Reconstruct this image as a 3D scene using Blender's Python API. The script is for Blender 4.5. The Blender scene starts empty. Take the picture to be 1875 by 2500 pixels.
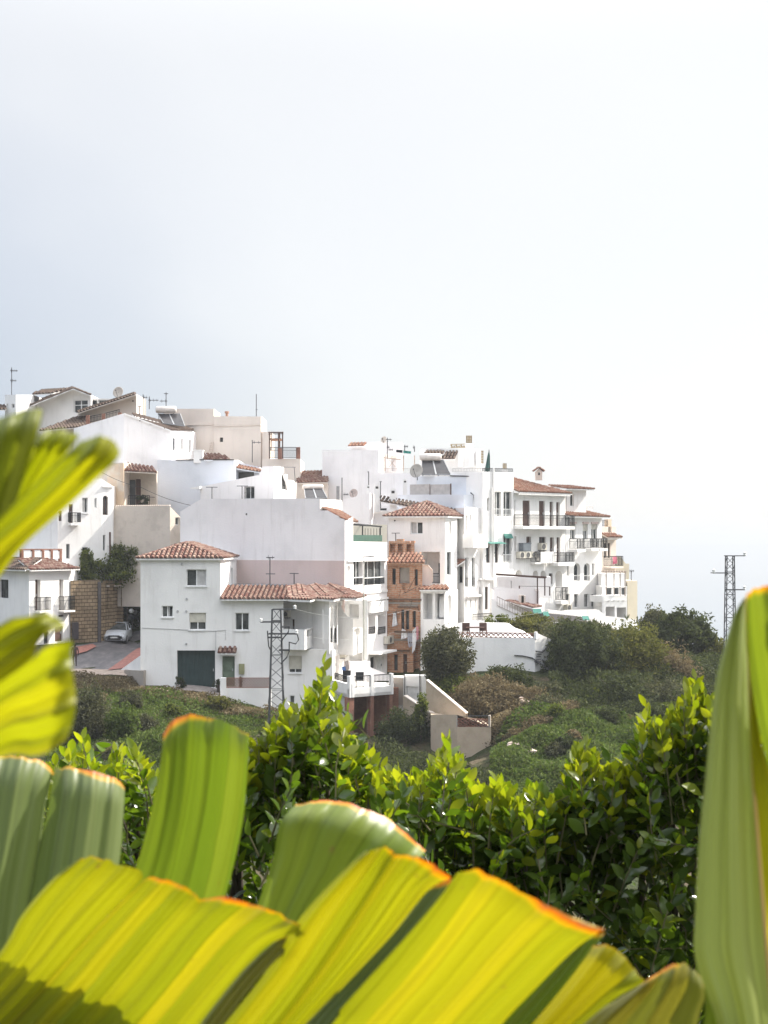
import bpy, math, random
import numpy as np
from mathutils import Vector, geometry
random.seed(7); RNG = np.random.default_rng(7)
SC = bpy.context.scene
COL = SC.collection
# ---------------------------------------------------------------- camera model: level camera at the origin looking along +Y
F, CX, HY = 3611.0, 937.5, 1320.0
def P(px, py, Y): return Vector(((px-CX)/F*Y, Y, (HY-py)/F*Y))
def XY(px, Y): return ((px-CX)/F*Y, Y)
def ZY(py, Y): return (HY-py)/F*Y
SUN_AZ, SUN_EL = math.radians(68), math.radians(42)

# ---------------------------------------------------------------- materials
MATS = {}
def nodes(name):
    m = bpy.data.materials.new(name); m.use_nodes = True
    nt = m.node_tree
    for n in list(nt.nodes): nt.nodes.remove(n)
    out = nt.nodes.new('ShaderNodeOutputMaterial')
    return m, nt, out
def N(nt, t, **kw):
    n = nt.nodes.new(t)
    for k, v in kw.items():
        if k in n.inputs: n.inputs[k].default_value = v
        else: setattr(n, k, v)
    return n
def L(nt, a, b): nt.links.new(a, b)
def ramp(nt, stops):
    r = nt.nodes.new('ShaderNodeValToRGB'); e = r.color_ramp.elements
    while len(e) < len(stops): e.new(0.5)
    for k, (p, c) in enumerate(stops):
        e[k].position = p; e[k].color = (c[0], c[1], c[2], 1)
    return r
def mixc(nt, fac, a, b, mode='MIX'):
    m = nt.nodes.new('ShaderNodeMix'); m.data_type = 'RGBA'; m.blend_type = mode
    for s, v in ((m.inputs[0], fac), (m.inputs[6], a), (m.inputs[7], b)):
        if hasattr(v, 'links') or hasattr(v, 'is_linked'): nt.links.new(v, s)
        elif isinstance(v, (tuple, list)): s.default_value = (v[0], v[1], v[2], 1)
        else: s.default_value = v
    return m.outputs[2]
def plain(name, col, rough=0.6, metal=0.0, var=0.15, scale=3.0, spec=0.4):
    if name in MATS: return MATS[name]
    m, nt, out = nodes(name)
    b = N(nt, 'ShaderNodeBsdfPrincipled', Roughness=rough, Metallic=metal)
    b.inputs['Specular IOR Level'].default_value = spec
    tc = N(nt, 'ShaderNodeNewGeometry')
    nz = N(nt, 'ShaderNodeTexNoise', Scale=scale, Detail=4.0)
    L(nt, tc.outputs['Position'], nz.inputs['Vector'])
    r = ramp(nt, [(0.3, [c*(1-var) for c in col]), (0.7, [min(1, c*(1+var)) for c in col])])
    L(nt, nz.outputs['Fac'], r.inputs['Fac']); L(nt, r.outputs['Color'], b.inputs['Base Color'])
    L(nt, b.outputs[0], out.inputs[0])
    MATS[name] = m; return m
def plaster(name, col, stain=(0.35, 0.31, 0.27), amount=0.35, patch=None):
    """lime-washed render: cloudy tone, run-down streaks of dirt, trowel bump"""
    if name in MATS: return MATS[name]
    m, nt, out = nodes(name)
    b = N(nt, 'ShaderNodeBsdfPrincipled', Roughness=0.9); b.inputs['Specular IOR Level'].default_value = 0.15
    g = N(nt, 'ShaderNodeNewGeometry')
    n1 = N(nt, 'ShaderNodeTexNoise', Scale=0.55, Detail=5.0); L(nt, g.outputs['Position'], n1.inputs['Vector'])
    r1 = ramp(nt, [(0.32, [c*0.90 for c in col]), (0.5, col), (0.72, [min(0.86, c*1.04) for c in col])])
    L(nt, n1.outputs['Fac'], r1.inputs['Fac'])
    mp = N(nt, 'ShaderNodeMapping'); mp.inputs['Scale'].default_value = (1.6, 1.6, 0.16); L(nt, g.outputs['Position'], mp.inputs['Vector'])
    n2 = N(nt, 'ShaderNodeTexNoise', Scale=1.5, Detail=6.0, Roughness=0.7); L(nt, mp.outputs[0], n2.inputs['Vector'])
    r2 = ramp(nt, [(0.53, (0, 0, 0)), (0.76, (1, 1, 1))]); L(nt, n2.outputs['Fac'], r2.inputs['Fac'])
    mu = N(nt, 'ShaderNodeMath', operation='MULTIPLY'); mu.inputs[1].default_value = amount; L(nt, r2.outputs['Color'], mu.inputs[0])
    c = mixc(nt, mu.outputs[0], r1.outputs['Color'], [col[k]*0.45+stain[k]*0.55 for k in range(3)])
    if patch:
        n4 = N(nt, 'ShaderNodeTexNoise', Scale=0.9, Detail=7.0, Roughness=0.65); L(nt, g.outputs['Position'], n4.inputs['Vector'])
        r4 = ramp(nt, [(0.5, (0, 0, 0)), (0.6, (0.75, 0.75, 0.75))]); L(nt, n4.outputs['Fac'], r4.inputs['Fac'])
        c = mixc(nt, r4.outputs['Color'], c, patch)
    n3 = N(nt, 'ShaderNodeTexNoise', Scale=9.0, Detail=5.0); L(nt, g.outputs['Position'], n3.inputs['Vector'])
    c = mixc(nt, 0.12, c, n3.outputs['Color'], 'SOFT_LIGHT')
    bp = N(nt, 'ShaderNodeBump', Strength=0.35, Distance=0.03); L(nt, n3.outputs['Fac'], bp.inputs['Height'])
    L(nt, c, b.inputs['Base Color']); L(nt, bp.outputs[0], b.inputs['Normal']); L(nt, b.outputs[0], out.inputs[0])
    MATS[name] = m; return m
def bricky(name, c1, c2, mortar, scale, bw=0.5, bh=0.25, ms=0.02, rot=0.0):
    if name in MATS: return MATS[name]
    m, nt, out = nodes(name)
    b = N(nt, 'ShaderNodeBsdfPrincipled', Roughness=0.92); b.inputs['Specular IOR Level'].default_value = 0.1
    g = N(nt, 'ShaderNodeNewGeometry')
    sx = N(nt, 'ShaderNodeSeparateXYZ'); L(nt, g.outputs['Position'], sx.inputs[0])
    ad = N(nt, 'ShaderNodeMath', operation='ADD'); L(nt, sx.outputs[0], ad.inputs[0]); L(nt, sx.outputs[1], ad.inputs[1])
    cb = N(nt, 'ShaderNodeCombineXYZ'); L(nt, ad.outputs[0], cb.inputs[0]); L(nt, sx.outputs[2], cb.inputs[1])
    wn = N(nt, 'ShaderNodeTexNoise', Scale=2.3, Detail=3.0); L(nt, cb.outputs[0], wn.inputs['Vector'])
    va = mixc(nt, 0.035, cb.outputs[0], wn.outputs['Color'], 'ADD')
    br = N(nt, 'ShaderNodeTexBrick', Scale=scale); br.inputs['Brick Width'].default_value = bw; br.inputs['Row Height'].default_value = bh
    br.inputs['Mortar Size'].default_value = ms; br.inputs['Color1'].default_value = (*c1, 1); br.inputs['Color2'].default_value = (*c2, 1); br.inputs['Mortar'].default_value = (*mortar, 1)
    L(nt, va, br.inputs['Vector'])
    nz = N(nt, 'ShaderNodeTexNoise', Scale=1.2, Detail=8.0, Roughness=0.7); L(nt, cb.outputs[0], nz.inputs['Vector'])
    r = ramp(nt, [(0.3, (0.55, 0.52, 0.5)), (0.62, (1.15, 1.12, 1.1))]); L(nt, nz.outputs['Fac'], r.inputs['Fac'])
    c = mixc(nt, 0.8, br.outputs['Color'], r.outputs['Color'], 'MULTIPLY')
    bp = N(nt, 'ShaderNodeBump', Strength=0.8, Distance=0.04, invert=True); L(nt, br.outputs['Fac'], bp.inputs['Height'])
    L(nt, c, b.inputs['Base Color']); L(nt, bp.outputs[0], b.inputs['Normal']); L(nt, b.outputs[0], out.inputs[0])
    MATS[name] = m; return m
def tilemat(name, cols, lichen=(0.5, 0.42, 0.34)):
    """terracotta: every tile (mesh island) its own tone, pale lichen on some"""
    if name in MATS: return MATS[name]
    m, nt, out = nodes(name)
    b = N(nt, 'ShaderNodeBsdfPrincipled', Roughness=0.85); b.inputs['Specular IOR Level'].default_value = 0.2
    g = N(nt, 'ShaderNodeNewGeometry')
    r = ramp(nt, [(k/(len(cols)-1), c) for k, c in enumerate(cols)]); L(nt, g.outputs['Random Per Island'], r.inputs['Fac'])
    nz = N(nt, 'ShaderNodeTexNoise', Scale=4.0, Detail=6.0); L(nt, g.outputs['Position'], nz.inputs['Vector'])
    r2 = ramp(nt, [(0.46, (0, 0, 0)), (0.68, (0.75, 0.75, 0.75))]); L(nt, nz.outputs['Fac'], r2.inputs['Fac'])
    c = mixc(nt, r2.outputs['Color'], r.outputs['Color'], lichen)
    L(nt, c, b.inputs['Base Color']); L(nt, b.outputs[0], out.inputs[0])
    MATS[name] = m; return m
def glassmat():
    if 'window glass' in MATS: return MATS['window glass']
    m, nt, out = nodes('window glass')
    b = N(nt, 'ShaderNodeBsdfPrincipled', Roughness=0.12); b.inputs['Specular IOR Level'].default_value = 0.25
    g = N(nt, 'ShaderNodeNewGeometry')
    nz = N(nt, 'ShaderNodeTexNoise', Scale=1.3, Detail=3.0); L(nt, g.outputs['Position'], nz.inputs['Vector'])
    r = ramp(nt, [(0.4, (0.022, 0.026, 0.028)), (0.62, (0.10, 0.105, 0.105))]); L(nt, nz.outputs['Fac'], r.inputs['Fac'])
    L(nt, r.outputs['Color'], b.inputs['Base Color'])
    bp = N(nt, 'ShaderNodeBump', Strength=0.05, Distance=0.05); L(nt, nz.outputs['Fac'], bp.inputs['Height']); L(nt, bp.outputs[0], b.inputs['Normal'])
    L(nt, b.outputs[0], out.inputs[0]); MATS['window glass'] = m; return m
def leafmat(name, cols, trans, tw=0.45, rough=0.35, spec=0.5, attr=None):
    """thin leaves: reflect on the lit side, let warm green light through; tone differs leaf by leaf (mesh island)"""
    if name in MATS: return MATS[name]
    m, nt, out = nodes(name)
    g = N(nt, 'ShaderNodeNewGeometry')
    r = ramp(nt, [(k/(len(cols)-1), c) for k, c in enumerate(cols)]); L(nt, g.outputs['Random Per Island'], r.inputs['Fac'])
    nz = N(nt, 'ShaderNodeTexNoise', Scale=0.8, Detail=3.0); L(nt, g.outputs['Position'], nz.inputs['Vector'])
    r2 = ramp(nt, [(0.35, (0.6, 0.6, 0.6)), (0.65, (1.3, 1.3, 1.3))]); L(nt, nz.outputs['Fac'], r2.inputs['Fac'])
    c = mixc(nt, 0.7, r.outputs['Color'], r2.outputs['Color'], 'MULTIPLY')
    b = N(nt, 'ShaderNodeBsdfPrincipled', Roughness=rough); b.inputs['Specular IOR Level'].default_value = spec
    L(nt, c, b.inputs['Base Color'])
    t = N(nt, 'ShaderNodeBsdfTranslucent'); ct = mixc(nt, 1.0, c, trans, 'MULTIPLY'); L(nt, ct, t.inputs['Color'])
    ms = N(nt, 'ShaderNodeMixShader'); ms.inputs[0].default_value = tw
    L(nt, b.outputs[0], ms.inputs[1]); L(nt, t.outputs[0], ms.inputs[2]); L(nt, ms.outputs[0], out.inputs[0])
    MATS[name] = m; return m

WHITE = lambda: plaster('white limewash', (0.81, 0.795, 0.775), amount=0.48)
SHADEW = lambda: plaster('blue-shade white limewash', (0.69, 0.71, 0.75), amount=0.20)  # white limewash with the blue shade mixed into its colour
PINKW = lambda: plaster('pinkish white limewash', (0.82, 0.79, 0.78), amount=0.42)
PINKB = lambda: plaster('faded pink render', (0.62, 0.50, 0.47), amount=0.25)
CREAM = lambda: plaster('cream render', (0.68, 0.60, 0.53), amount=0.3)
TAN = lambda: plaster('raw tan render', (0.60, 0.53, 0.46), amount=0.45, patch=(0.50, 0.44, 0.38))
ORANGE = lambda: plaster('bare orange render', (0.62, 0.48, 0.35), amount=0.4, patch=(0.64, 0.57, 0.48))
BEIGE = lambda: plaster('beige sand render', (0.52, 0.47, 0.37), amount=0.35)
GREYC = lambda: plaster('rough grey cement', (0.36, 0.32, 0.28), amount=0.6, patch=(0.29, 0.25, 0.21))
BRICK = lambda: bricky('raw hollow brick', (0.47, 0.23, 0.135), (0.57, 0.33, 0.215), (0.54, 0.45, 0.36), 2.5, 0.72, 0.34, 0.03)
BRICKD = lambda: bricky('old red brick', (0.25, 0.10, 0.07), (0.33, 0.15, 0.10), (0.30, 0.24, 0.2), 4.0, 0.5, 0.25, 0.03)
STONE = lambda: bricky('sandstone block', (0.25, 0.19, 0.125), (0.34, 0.26, 0.17), (0.07, 0.055, 0.04), 1.5, 0.95, 0.40, 0.035)
CHAN = lambda: plain('shade-darkened red tile channel', (.075, .03, .025), .9, 0, .35, 6)  # channels coloured darker than the ribs, standing for the shade between them
CHANB = lambda: plain('shade-darkened brown tile channel', (.05, .035, .03), .9, 0, .35, 6)
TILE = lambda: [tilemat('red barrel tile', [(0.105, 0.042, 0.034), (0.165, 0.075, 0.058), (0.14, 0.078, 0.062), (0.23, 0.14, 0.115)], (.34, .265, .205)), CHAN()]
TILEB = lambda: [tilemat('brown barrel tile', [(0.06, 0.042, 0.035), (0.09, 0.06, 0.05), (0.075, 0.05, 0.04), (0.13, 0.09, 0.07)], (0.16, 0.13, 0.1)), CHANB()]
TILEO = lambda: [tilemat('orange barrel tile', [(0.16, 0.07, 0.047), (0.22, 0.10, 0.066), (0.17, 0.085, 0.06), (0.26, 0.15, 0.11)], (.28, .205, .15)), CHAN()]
BROWNW = lambda: plain('dark stained wood', (0.085, 0.045, 0.035), 0.6)
IRON = lambda: plain('black wrought iron', (0.014, 0.015, 0.017), 0.6, 0.0)
GALV = lambda: plain('weathered galvanised steel', (0.085, 0.085, 0.09), 0.6, 0.4)
FRAMEW = lambda: plain('white window frame', (0.74, 0.74, 0.73), 0.5)
FRAMEG = lambda: plain('grey aluminium frame', (0.38, 0.39, 0.40), 0.4, 0.4)
SHUT = lambda: plain('cream roller shutter', (0.58, 0.55, 0.47), 0.6)
DGREEN = lambda: plain('dark green paint', (0.022, 0.042, 0.042), 0.45)
GREEND = lambda: plain('olive green door paint', (0.13, 0.17, 0.12), 0.55)

# ---------------------------------------------------------------- mesh building
def wloc(o):
    v = Vector((0, 0, 0))
    while o is not None: v += o.location; o = o.parent
    return v
def empty(name, loc, label, cat, group=None):
    o = bpy.data.objects.new(name, None); COL.objects.link(o); o.location = loc; o.empty_display_size = 0.3
    o['label'] = label; o['category'] = cat
    if group: o['group'] = group
    return o
def tag(o, label=None, cat=None, group=None, kind=None):
    if label: o['label'] = label
    if cat: o['category'] = cat
    if group: o['group'] = group
    if kind: o['kind'] = kind
    return o
class MB:
    def __init__(s): s.v = []; s.f = []; s.m = []; s.mi = 0; s.sm = []; s.smooth = False
    def add(s, vs, fs):
        k = len(s.v); s.v.extend([tuple(x) for x in vs])
        for f in fs: s.f.append([i+k for i in f]); s.m.append(s.mi); s.sm.append(s.smooth)
    def quad(s, a, b, c, d): s.add([a, b, c, d], [[0, 1, 2, 3]])
    def poly(s, pts): s.add(pts, [list(range(len(pts)))])
    def box8(s, c): s.add(c, [[0, 3, 2, 1], [4, 5, 6, 7], [0, 1, 5, 4], [1, 2, 6, 5], [2, 3, 7, 6], [3, 0, 4, 7]])
    def box(s, lo, hi):
        (a, b, c), (d, e, f) = lo, hi
        s.box8([(a, b, c), (d, b, c), (d, e, c), (a, e, c), (a, b, f), (d, b, f), (d, e, f), (a, e, f)])
    def obox(s, o, u, v, w):
        o, u, v, w = Vector(o), Vector(u), Vector(v), Vector(w)
        s.box8([o, o+u, o+u+v, o+v, o+w, o+u+w, o+u+v+w, o+v+w])
    def bar(s, a, b, r, r2=None):
        """square bar"""
        s.tube([a, b], r, 4, r2)
    def tube(s, path, r, n=6, r2=None, closed=True):
        path = [Vector(p) for p in path]; vs = []; fs = []
        for i, p in enumerate(path):
            d = (path[min(i+1, len(path)-1)]-path[max(i-1, 0)]).normalized()
            ref = Vector((0, 0, 1)) if abs(d.z) < 0.9 else Vector((1, 0, 0))
            a = d.cross(ref).normalized(); b = d.cross(a).normalized()
            rr = r if r2 is None else r+(r2-r)*i/(len(path)-1)
            for k in range(n):
                t = 2*math.pi*(k+0.5)/n
                vs.append(p+a*(math.cos(t)*rr)+b*(math.sin(t)*rr))
        for i in range(len(path)-1):
            for k in range(n): fs.append([i*n+k, i*n+(k+1) % n, (i+1)*n+(k+1) % n, (i+1)*n+k])
        if closed: fs.append(list(range(n))[::-1]); fs.append([(len(path)-1)*n+k for k in range(n)])
        s.add(vs, fs)
    def lathe(s, c, prof, n=12, ax=(0, 0, 1)):
        ax = Vector(ax).normalized(); ref = Vector((0, 0, 1)) if abs(ax.z) < 0.9 else Vector((1, 0, 0))
        a = ax.cross(ref).normalized(); b = ax.cross(a).normalized(); c = Vector(c); vs = []; fs = []
        for r, h in prof:
            for k in range(n):
                t = 2*math.pi*k/n; vs.append(c+ax*h+(a*math.cos(t)+b*math.sin(t))*r)
        for i in range(len(prof)-1):
            for k in range(n): fs.append([i*n+k, i*n+(k+1) % n, (i+1)*n+(k+1) % n, (i+1)*n+k])
        s.add(vs, fs)
    def build(s, name, mats, parent=None):
        if not s.v: return None
        off = wloc(parent) if parent is not None else Vector((0, 0, 0))
        me = bpy.data.meshes.new(name)
        me.from_pydata([(x-off.x, y-off.y, z-off.z) for x, y, z in s.v], [], s.f)
        for m in (mats if isinstance(mats, (list, tuple)) else [mats]): me.materials.append(m)
        me.polygons.foreach_set('material_index', s.m); me.polygons.foreach_set('use_smooth', s.sm)
        me.update()
        o = bpy.data.objects.new(name, me); COL.objects.link(o)
        if parent is not None: o.parent = parent
        return o
def fastmesh(name, verts, faces, mat, parent=None, smooth=False, uv=None, extra=None):
    """numpy verts (n,3), faces (m,k)"""
    off = wloc(parent) if parent is not None else Vector((0, 0, 0))
    verts = np.asarray(verts, dtype=np.float64)-np.array([off.x, off.y, off.z])
    faces = np.asarray(faces, dtype=np.int64); m, k = faces.shape
    me = bpy.data.meshes.new(name)
    me.vertices.add(len(verts)); me.vertices.foreach_set('co', verts.astype(np.float32).ravel())
    me.loops.add(m*k); me.loops.foreach_set('vertex_index', faces.astype(np.int32).ravel())
    me.polygons.add(m); me.polygons.foreach_set('loop_start', np.arange(0, m*k, k, dtype=np.int32))
    if smooth: me.polygons.foreach_set('use_smooth', np.ones(m, dtype=bool))
    if uv is not None:
        l = me.uv_layers.new(name='UVMap'); l.data.foreach_set('uv', np.asarray(uv, dtype=np.float32)[faces.ravel()].ravel())
    for x in (mat if isinstance(mat, (list, tuple)) else [mat]): me.materials.append(x)
    me.update(calc_edges=True); me.validate()
    o = bpy.data.objects.new(name, me); COL.objects.link(o)
    if parent is not None: o.parent = parent
    return o

# ---------------------------------------------------------------- vertical wall planes
class Pl:
    """vertical plane through plan points A=(px,Y) and B=(px,Y); pixels map onto it; n looks outwards (towards the valley)"""
    def __init__(s, A, B):
        s.A, s.B = A, B
        a, b = XY(*A), XY(*B); dx, dy = b[0]-a[0], b[1]-a[1]; s.len = math.hypot(dx, dy)
        s.o = a; s.u = Vector((dx/s.len, dy/s.len, 0)); s.n = Vector((s.u.y, -s.u.x, 0))
    def pix(s, px, py):
        k = (px-CX)/F; t = (k*s.o[1]-s.o[0])/(s.u.x-k*s.u.y); Y = s.o[1]+t*s.u.y
        return t, (HY-py)/F*Y
    def pt(s, t, d, z): return Vector((s.o[0]+s.u.x*t+s.n.x*d, s.o[1]+s.u.y*t+s.n.y*d, z))
    def at(s, px, py, d=0.0):
        t, z = s.pix(px, py); return s.pt(t, d, z)
    def rect(s, x0, y0, x1, y1):
        t0, t1 = s.pix(x0, y0)[0], s.pix(x1, y0)[0]; xm = (x0+x1)/2
        return t0, s.pix(xm, y1)[1], t1, s.pix(xm, y0)[1]
    def box(s, mb, t0, t1, d0, d1, z0, z1):
        mb.box8([s.pt(t0, d1, z0), s.pt(t1, d1, z0), s.pt(t1, d0, z0), s.pt(t0, d0, z0), s.pt(t0, d1, z1), s.pt(t1, d1, z1), s.pt(t1, d0, z1), s.pt(t0, d0, z1)])
def archpts(t0, z0, t1, z1, n=10):
    r = (t1-t0)/2; zc = z1-r; c = (t0+t1)/2
    return [(t0, z0), (t1, z0)]+[(c+r*math.cos(math.pi*k/n), zc+r*math.sin(math.pi*k/n)) for k in range(n+1)]

class House:
    def __init__(s, name, label, cat, px, py, Y, wall, group=None):
        s.root = empty(name, P(px, py, Y), label, cat, group); s.w = MB(); s.wm = wall; s.planes = []
    def wallpoly(s, pl, outline, ops=(), rd=0.16):
        """one wall face with real holes and reveals; outline/openings in (t,z) of the plane"""
        polys = [[Vector((t, z, 0)) for t, z in outline]]; holes = []
        for o in ops: holes.append(o); polys.append([Vector((t, z, 0)) for t, z in o['hole']])
        flat = [p for q in polys for p in q]
        tris = geometry.tessellate_polygon(polys)
        s.w.add([pl.pt(p.x, 0, p.y) for p in flat], [list(t) for t in tris])
        for o in holes:
            h = o['hole']; d = o.get('rd', rd)
            for i in range(len(h)):
                (a, b), (c, e) = h[i], h[(i+1) % len(h)]
                s.w.quad(pl.pt(a, 0, b), pl.pt(c, 0, e), pl.pt(c, -d, e), pl.pt(a, -d, b))
            if o.get('back'): s.w.poly([pl.pt(a, -d, b) for a, b in h])
    def body(s, pts, D, tops, bot, ops=None, outl=None, cap=True, closed=True, bdir=(0, 1)):
        """pts: visible plan polyline left to right [(px,Y)]; tops: py per point; bot: py; hidden back closed D metres behind"""
        ops = ops or {}; outl = outl or {}
        if not isinstance(tops, (list, tuple)): tops = [tops]*len(pts)
        zb = min(ZY(bot, p[1]) for p in pts); res = []
        for i in range(len(pts)-1):
            pl = Pl(pts[i], pts[i+1]); s.planes.append(pl); res.append(pl)
            if i in outl: ol = [pl.pix(*q) for q in outl[i]]; ol = [(pl.len, zb), (0, zb)]+ol
            else: ol = [(pl.len, zb), (0, zb), (0, ZY(tops[i], pts[i][1])), (pl.len, ZY(tops[i+1], pts[i+1][1]))]
            holes = [s.opening(pl, *o) for o in ops.get(i, [])]
            s.wallpoly(pl, ol, [h for h in holes if h])
        if closed:
            a, b = XY(*pts[0]), XY(*pts[-1]); za, zc = ZY(tops[0], pts[0][1]), ZY(tops[-1], pts[-1][1])
            a2, b2 = (a[0]+bdir[0]*D, a[1]+bdir[1]*D), (b[0]+bdir[0]*D, b[1]+bdir[1]*D)
            for p, q, z1, z2 in ((b, b2, zc, zc), (b2, a2, zc, za), (a2, a, za, za)):
                s.w.quad((*p, zb), (*q, zb), (*q, z2), (*p, z1))
            if cap:
                ring = [(*XY(*p), ZY(t, p[1])) for p, t in zip(pts, tops)]+[(*b2, zc), (*a2, za)]
                tr = geometry.tessellate_polygon([[Vector((x, y, 0)) for x, y, z in ring]])
                s.w.add(ring, [list(t) for t in tr])
        return res
    # -------- openings
    def opening(s, pl, kind, x0, y0, x1, y1, **k):
        t0, z0, t1, z1 = pl.rect(x0, y0, x1, y1)
        if t1-t0 < 0.02: return None
        arch = k.get('arch', False); hole = archpts(t0, z0, t1, z1) if arch else [(t0, z0), (t1, z0), (t1, z1), (t0, z1)]
        r = {'hole': hole, 'rd': k.get('rd', 0.2)}; fr = k.get('fr', 0.05); d = -r['rd']
        fm = {'w': FRAMEW, 'g': FRAMEG, 'b': BROWNW, 'i': IRON}[k.get('fm', 'w')]()
        if kind in ('void',):
            r['rd'] = k.get('rd', 1.2); r['back'] = True
        elif kind in ('win', 'grille', 'shut'):
            f = MB(); d += 0.02
            if arch:
                hi = archpts(t0+fr, z0+fr, t1-fr, z1-fr)
                for i in range(len(hole)):
                    j = (i+1) % len(hole); a, b, c, e = hole[i], hole[j], hi[j], hi[i]
                    f.quad(*[pl.pt(q[0], d+0.05, q[1]) for q in (a, b, c, e)])
                    f.quad(*[pl.pt(q[0], d+w, q[1]) for q, w in ((e, 0.05), (c, 0.05), (c, 0), (e, 0))])
            else:
                pl.box(f, t0, t1, d, d+0.06, z0, z0+fr); pl.box(f, t0, t1, d, d+0.06, z1-fr, z1)
                pl.box(f, t0, t0+fr, d, d+0.058, z0+fr, z1-fr); pl.box(f, t1-fr, t1, d, d+0.058, z0+fr, z1-fr)
            nm = k.get('n', 2)
            for q in range(1, nm):
                tm = t0+(t1-t0)*q/nm; pl.box(f, tm-fr*0.6, tm+fr*0.6, d, d+0.055, z0+fr, (z1-fr) if not arch else z1-(t1-t0)/2)
            if k.get('bar') is not None:
                zz = z0+(z1-z0)*k['bar']; pl.box(f, t0+fr, t1-fr, d, d+0.054, zz-0.035, zz+0.035)
            w = f.build('window', fm, s.root); g = MB()
            hq = archpts(t0+fr*0.5, z0+fr*0.5, t1-fr*0.5, z1-fr*0.5) if arch else [(t0, z0), (t1, z0), (t1, z1), (t0, z1)]
            g.poly([pl.pt(a, d+0.015, b) for a, b in hq]); g.build('pane', glassmat(), w)
            if k.get('cur'):
                g = MB(); c0, c1 = k['cur']; n = 14
                for q in range(n):
                    a, b = t0+(t1-t0)*(c0+(c1-c0)*q/n), t0+(t1-t0)*(c0+(c1-c0)*(q+1)/n)
                    g.quad(pl.pt(a, d+0.017+0.012*(q % 2), z0+fr), pl.pt(b, d+0.017+0.012*((q+1) % 2), z0+fr), pl.pt(b, d+0.017+0.012*((q+1) % 2), z1-fr), pl.pt(a, d+0.017+0.012*(q % 2), z1-fr))
                g.build('curtain', plain('net curtain', (0.45, 0.44, 0.43), 0.9), w)
            if k.get('sh'):
                g = MB(); zs = z1-(z1-z0)*k['sh']; n = max(3, int((z1-zs)/0.07))
                for q in range(n):
                    a = zs+(z1-zs)*q/n; b = zs+(z1-zs)*(q+1)/n
                    pl.box(g, t0+0.02, t1-0.02, d+0.065, d+0.085, a+0.006, b); pl.box(g, t0+0.02, t1-0.02, d+0.063, d+0.07, a-0.001, a+0.006)
                g.build('roller_shutter', k.get('shm', SHUT)(), w)
            if k.get('sill', not arch):
                g = MB(); pl.box(g, t0-0.06, t1+0.06, -0.04, 0.07, z0-0.07, z0-0.004); g.build('sill', k.get('silm', FRAMEW)(), w)
            if kind == 'grille':
                g = MB(); n = max(3, int((t1-t0)/0.13)); rr = 0.012
                for q in range(n+1):
                    a = t0+(t1-t0)*q/n; g.bar(pl.pt(a, 0.03, z0), pl.pt(a, 0.03, z1), rr)
                m = max(2, int((z1-z0)/0.35))
                for q in range(m+1):
                    a = z0+(z1-z0)*q/m; g.bar(pl.pt(t0, 0.03, a), pl.pt(t1, 0.03, a), rr)
                g.build('grille', IRON(), w)
            if k.get('rail'):
                g = MB(); zr = z0+(z1-z0)*k['rail']; n = max(3, int((t1-t0)/0.12))
                for q in range(n+1):
                    a = t0+(t1-t0)*q/n; g.bar(pl.pt(a, 0.0, z0), pl.pt(a, 0.0, zr), 0.012)
                g.bar(pl.pt(t0, 0.0, zr), pl.pt(t1, 0.0, zr), 0.025); g.build('railing', k.get('rm', FRAMEW)(), w)
        elif kind in ('door', 'garage'):
            f = MB(); m = k.get('mat', BROWNW)()
            pl.box(f, t0, t1, d-0.05, d, z0, z1)
            if kind == 'garage':
                n = 9
                for q in range(n): a = t0+(t1-t0)*(q+0.1)/n; b = t0+(t1-t0)*(q+0.9)/n; pl.box(f, a, b, d, d+0.025, z0+0.05, z1-0.05)
            else:
                nl = k.get('leaves', 1)
                for q in range(nl):
                    a, b = t0+(t1-t0)*q/nl, t0+(t1-t0)*(q+1)/nl; w_ = (b-a)
                    for e0, e1 in ((0.06, 0.46), (0.52, 0.94)):
                        pl.box(f, a+w_*0.16, b-w_*0.16, d, d+0.02, z0+(z1-z0)*e0, z0+(z1-z0)*e1)
            o = f.build('garage_door' if kind == 'garage' else 'door', m, s.root)
            g = MB(); zz = z0+min(1.0, (z1-z0)*0.5); pl.box(g, t1-0.16, t1-0.11, d, d+0.07, zz, zz+0.16); g.build('handle', FRAMEG(), o)
            if k.get('fram'):
                g = MB(); e = 0.07
                pl.box(g, t0-e, t0, -0.02, 0.03, z0, z1); pl.box(g, t1, t1+e, -0.02, 0.03, z0, z1); pl.box(g, t0-e, t1+e, -0.02, 0.034, z1, z1+e)
                g.build('door_frame', FRAMEW(), o)
        return r
    # -------- applied pieces
    def part(s, name, mb, mat, label=None, parent=None):
        o = mb.build(name, mat, parent or s.root)
        if o is not None and label: o['label'] = label
        return o
    def slab(s, name, pl, x0, y0, x1, y1, d0, d1, mat, label=None):
        """a box standing proud of a wall plane, its face given in pixels"""
        t0, z0, t1, z1 = pl.rect(x0, y0, x1, y1); m = MB(); pl.box(m, t0, t1, d0, d1, z0, z1); return s.part(name, m, mat, label)
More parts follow.
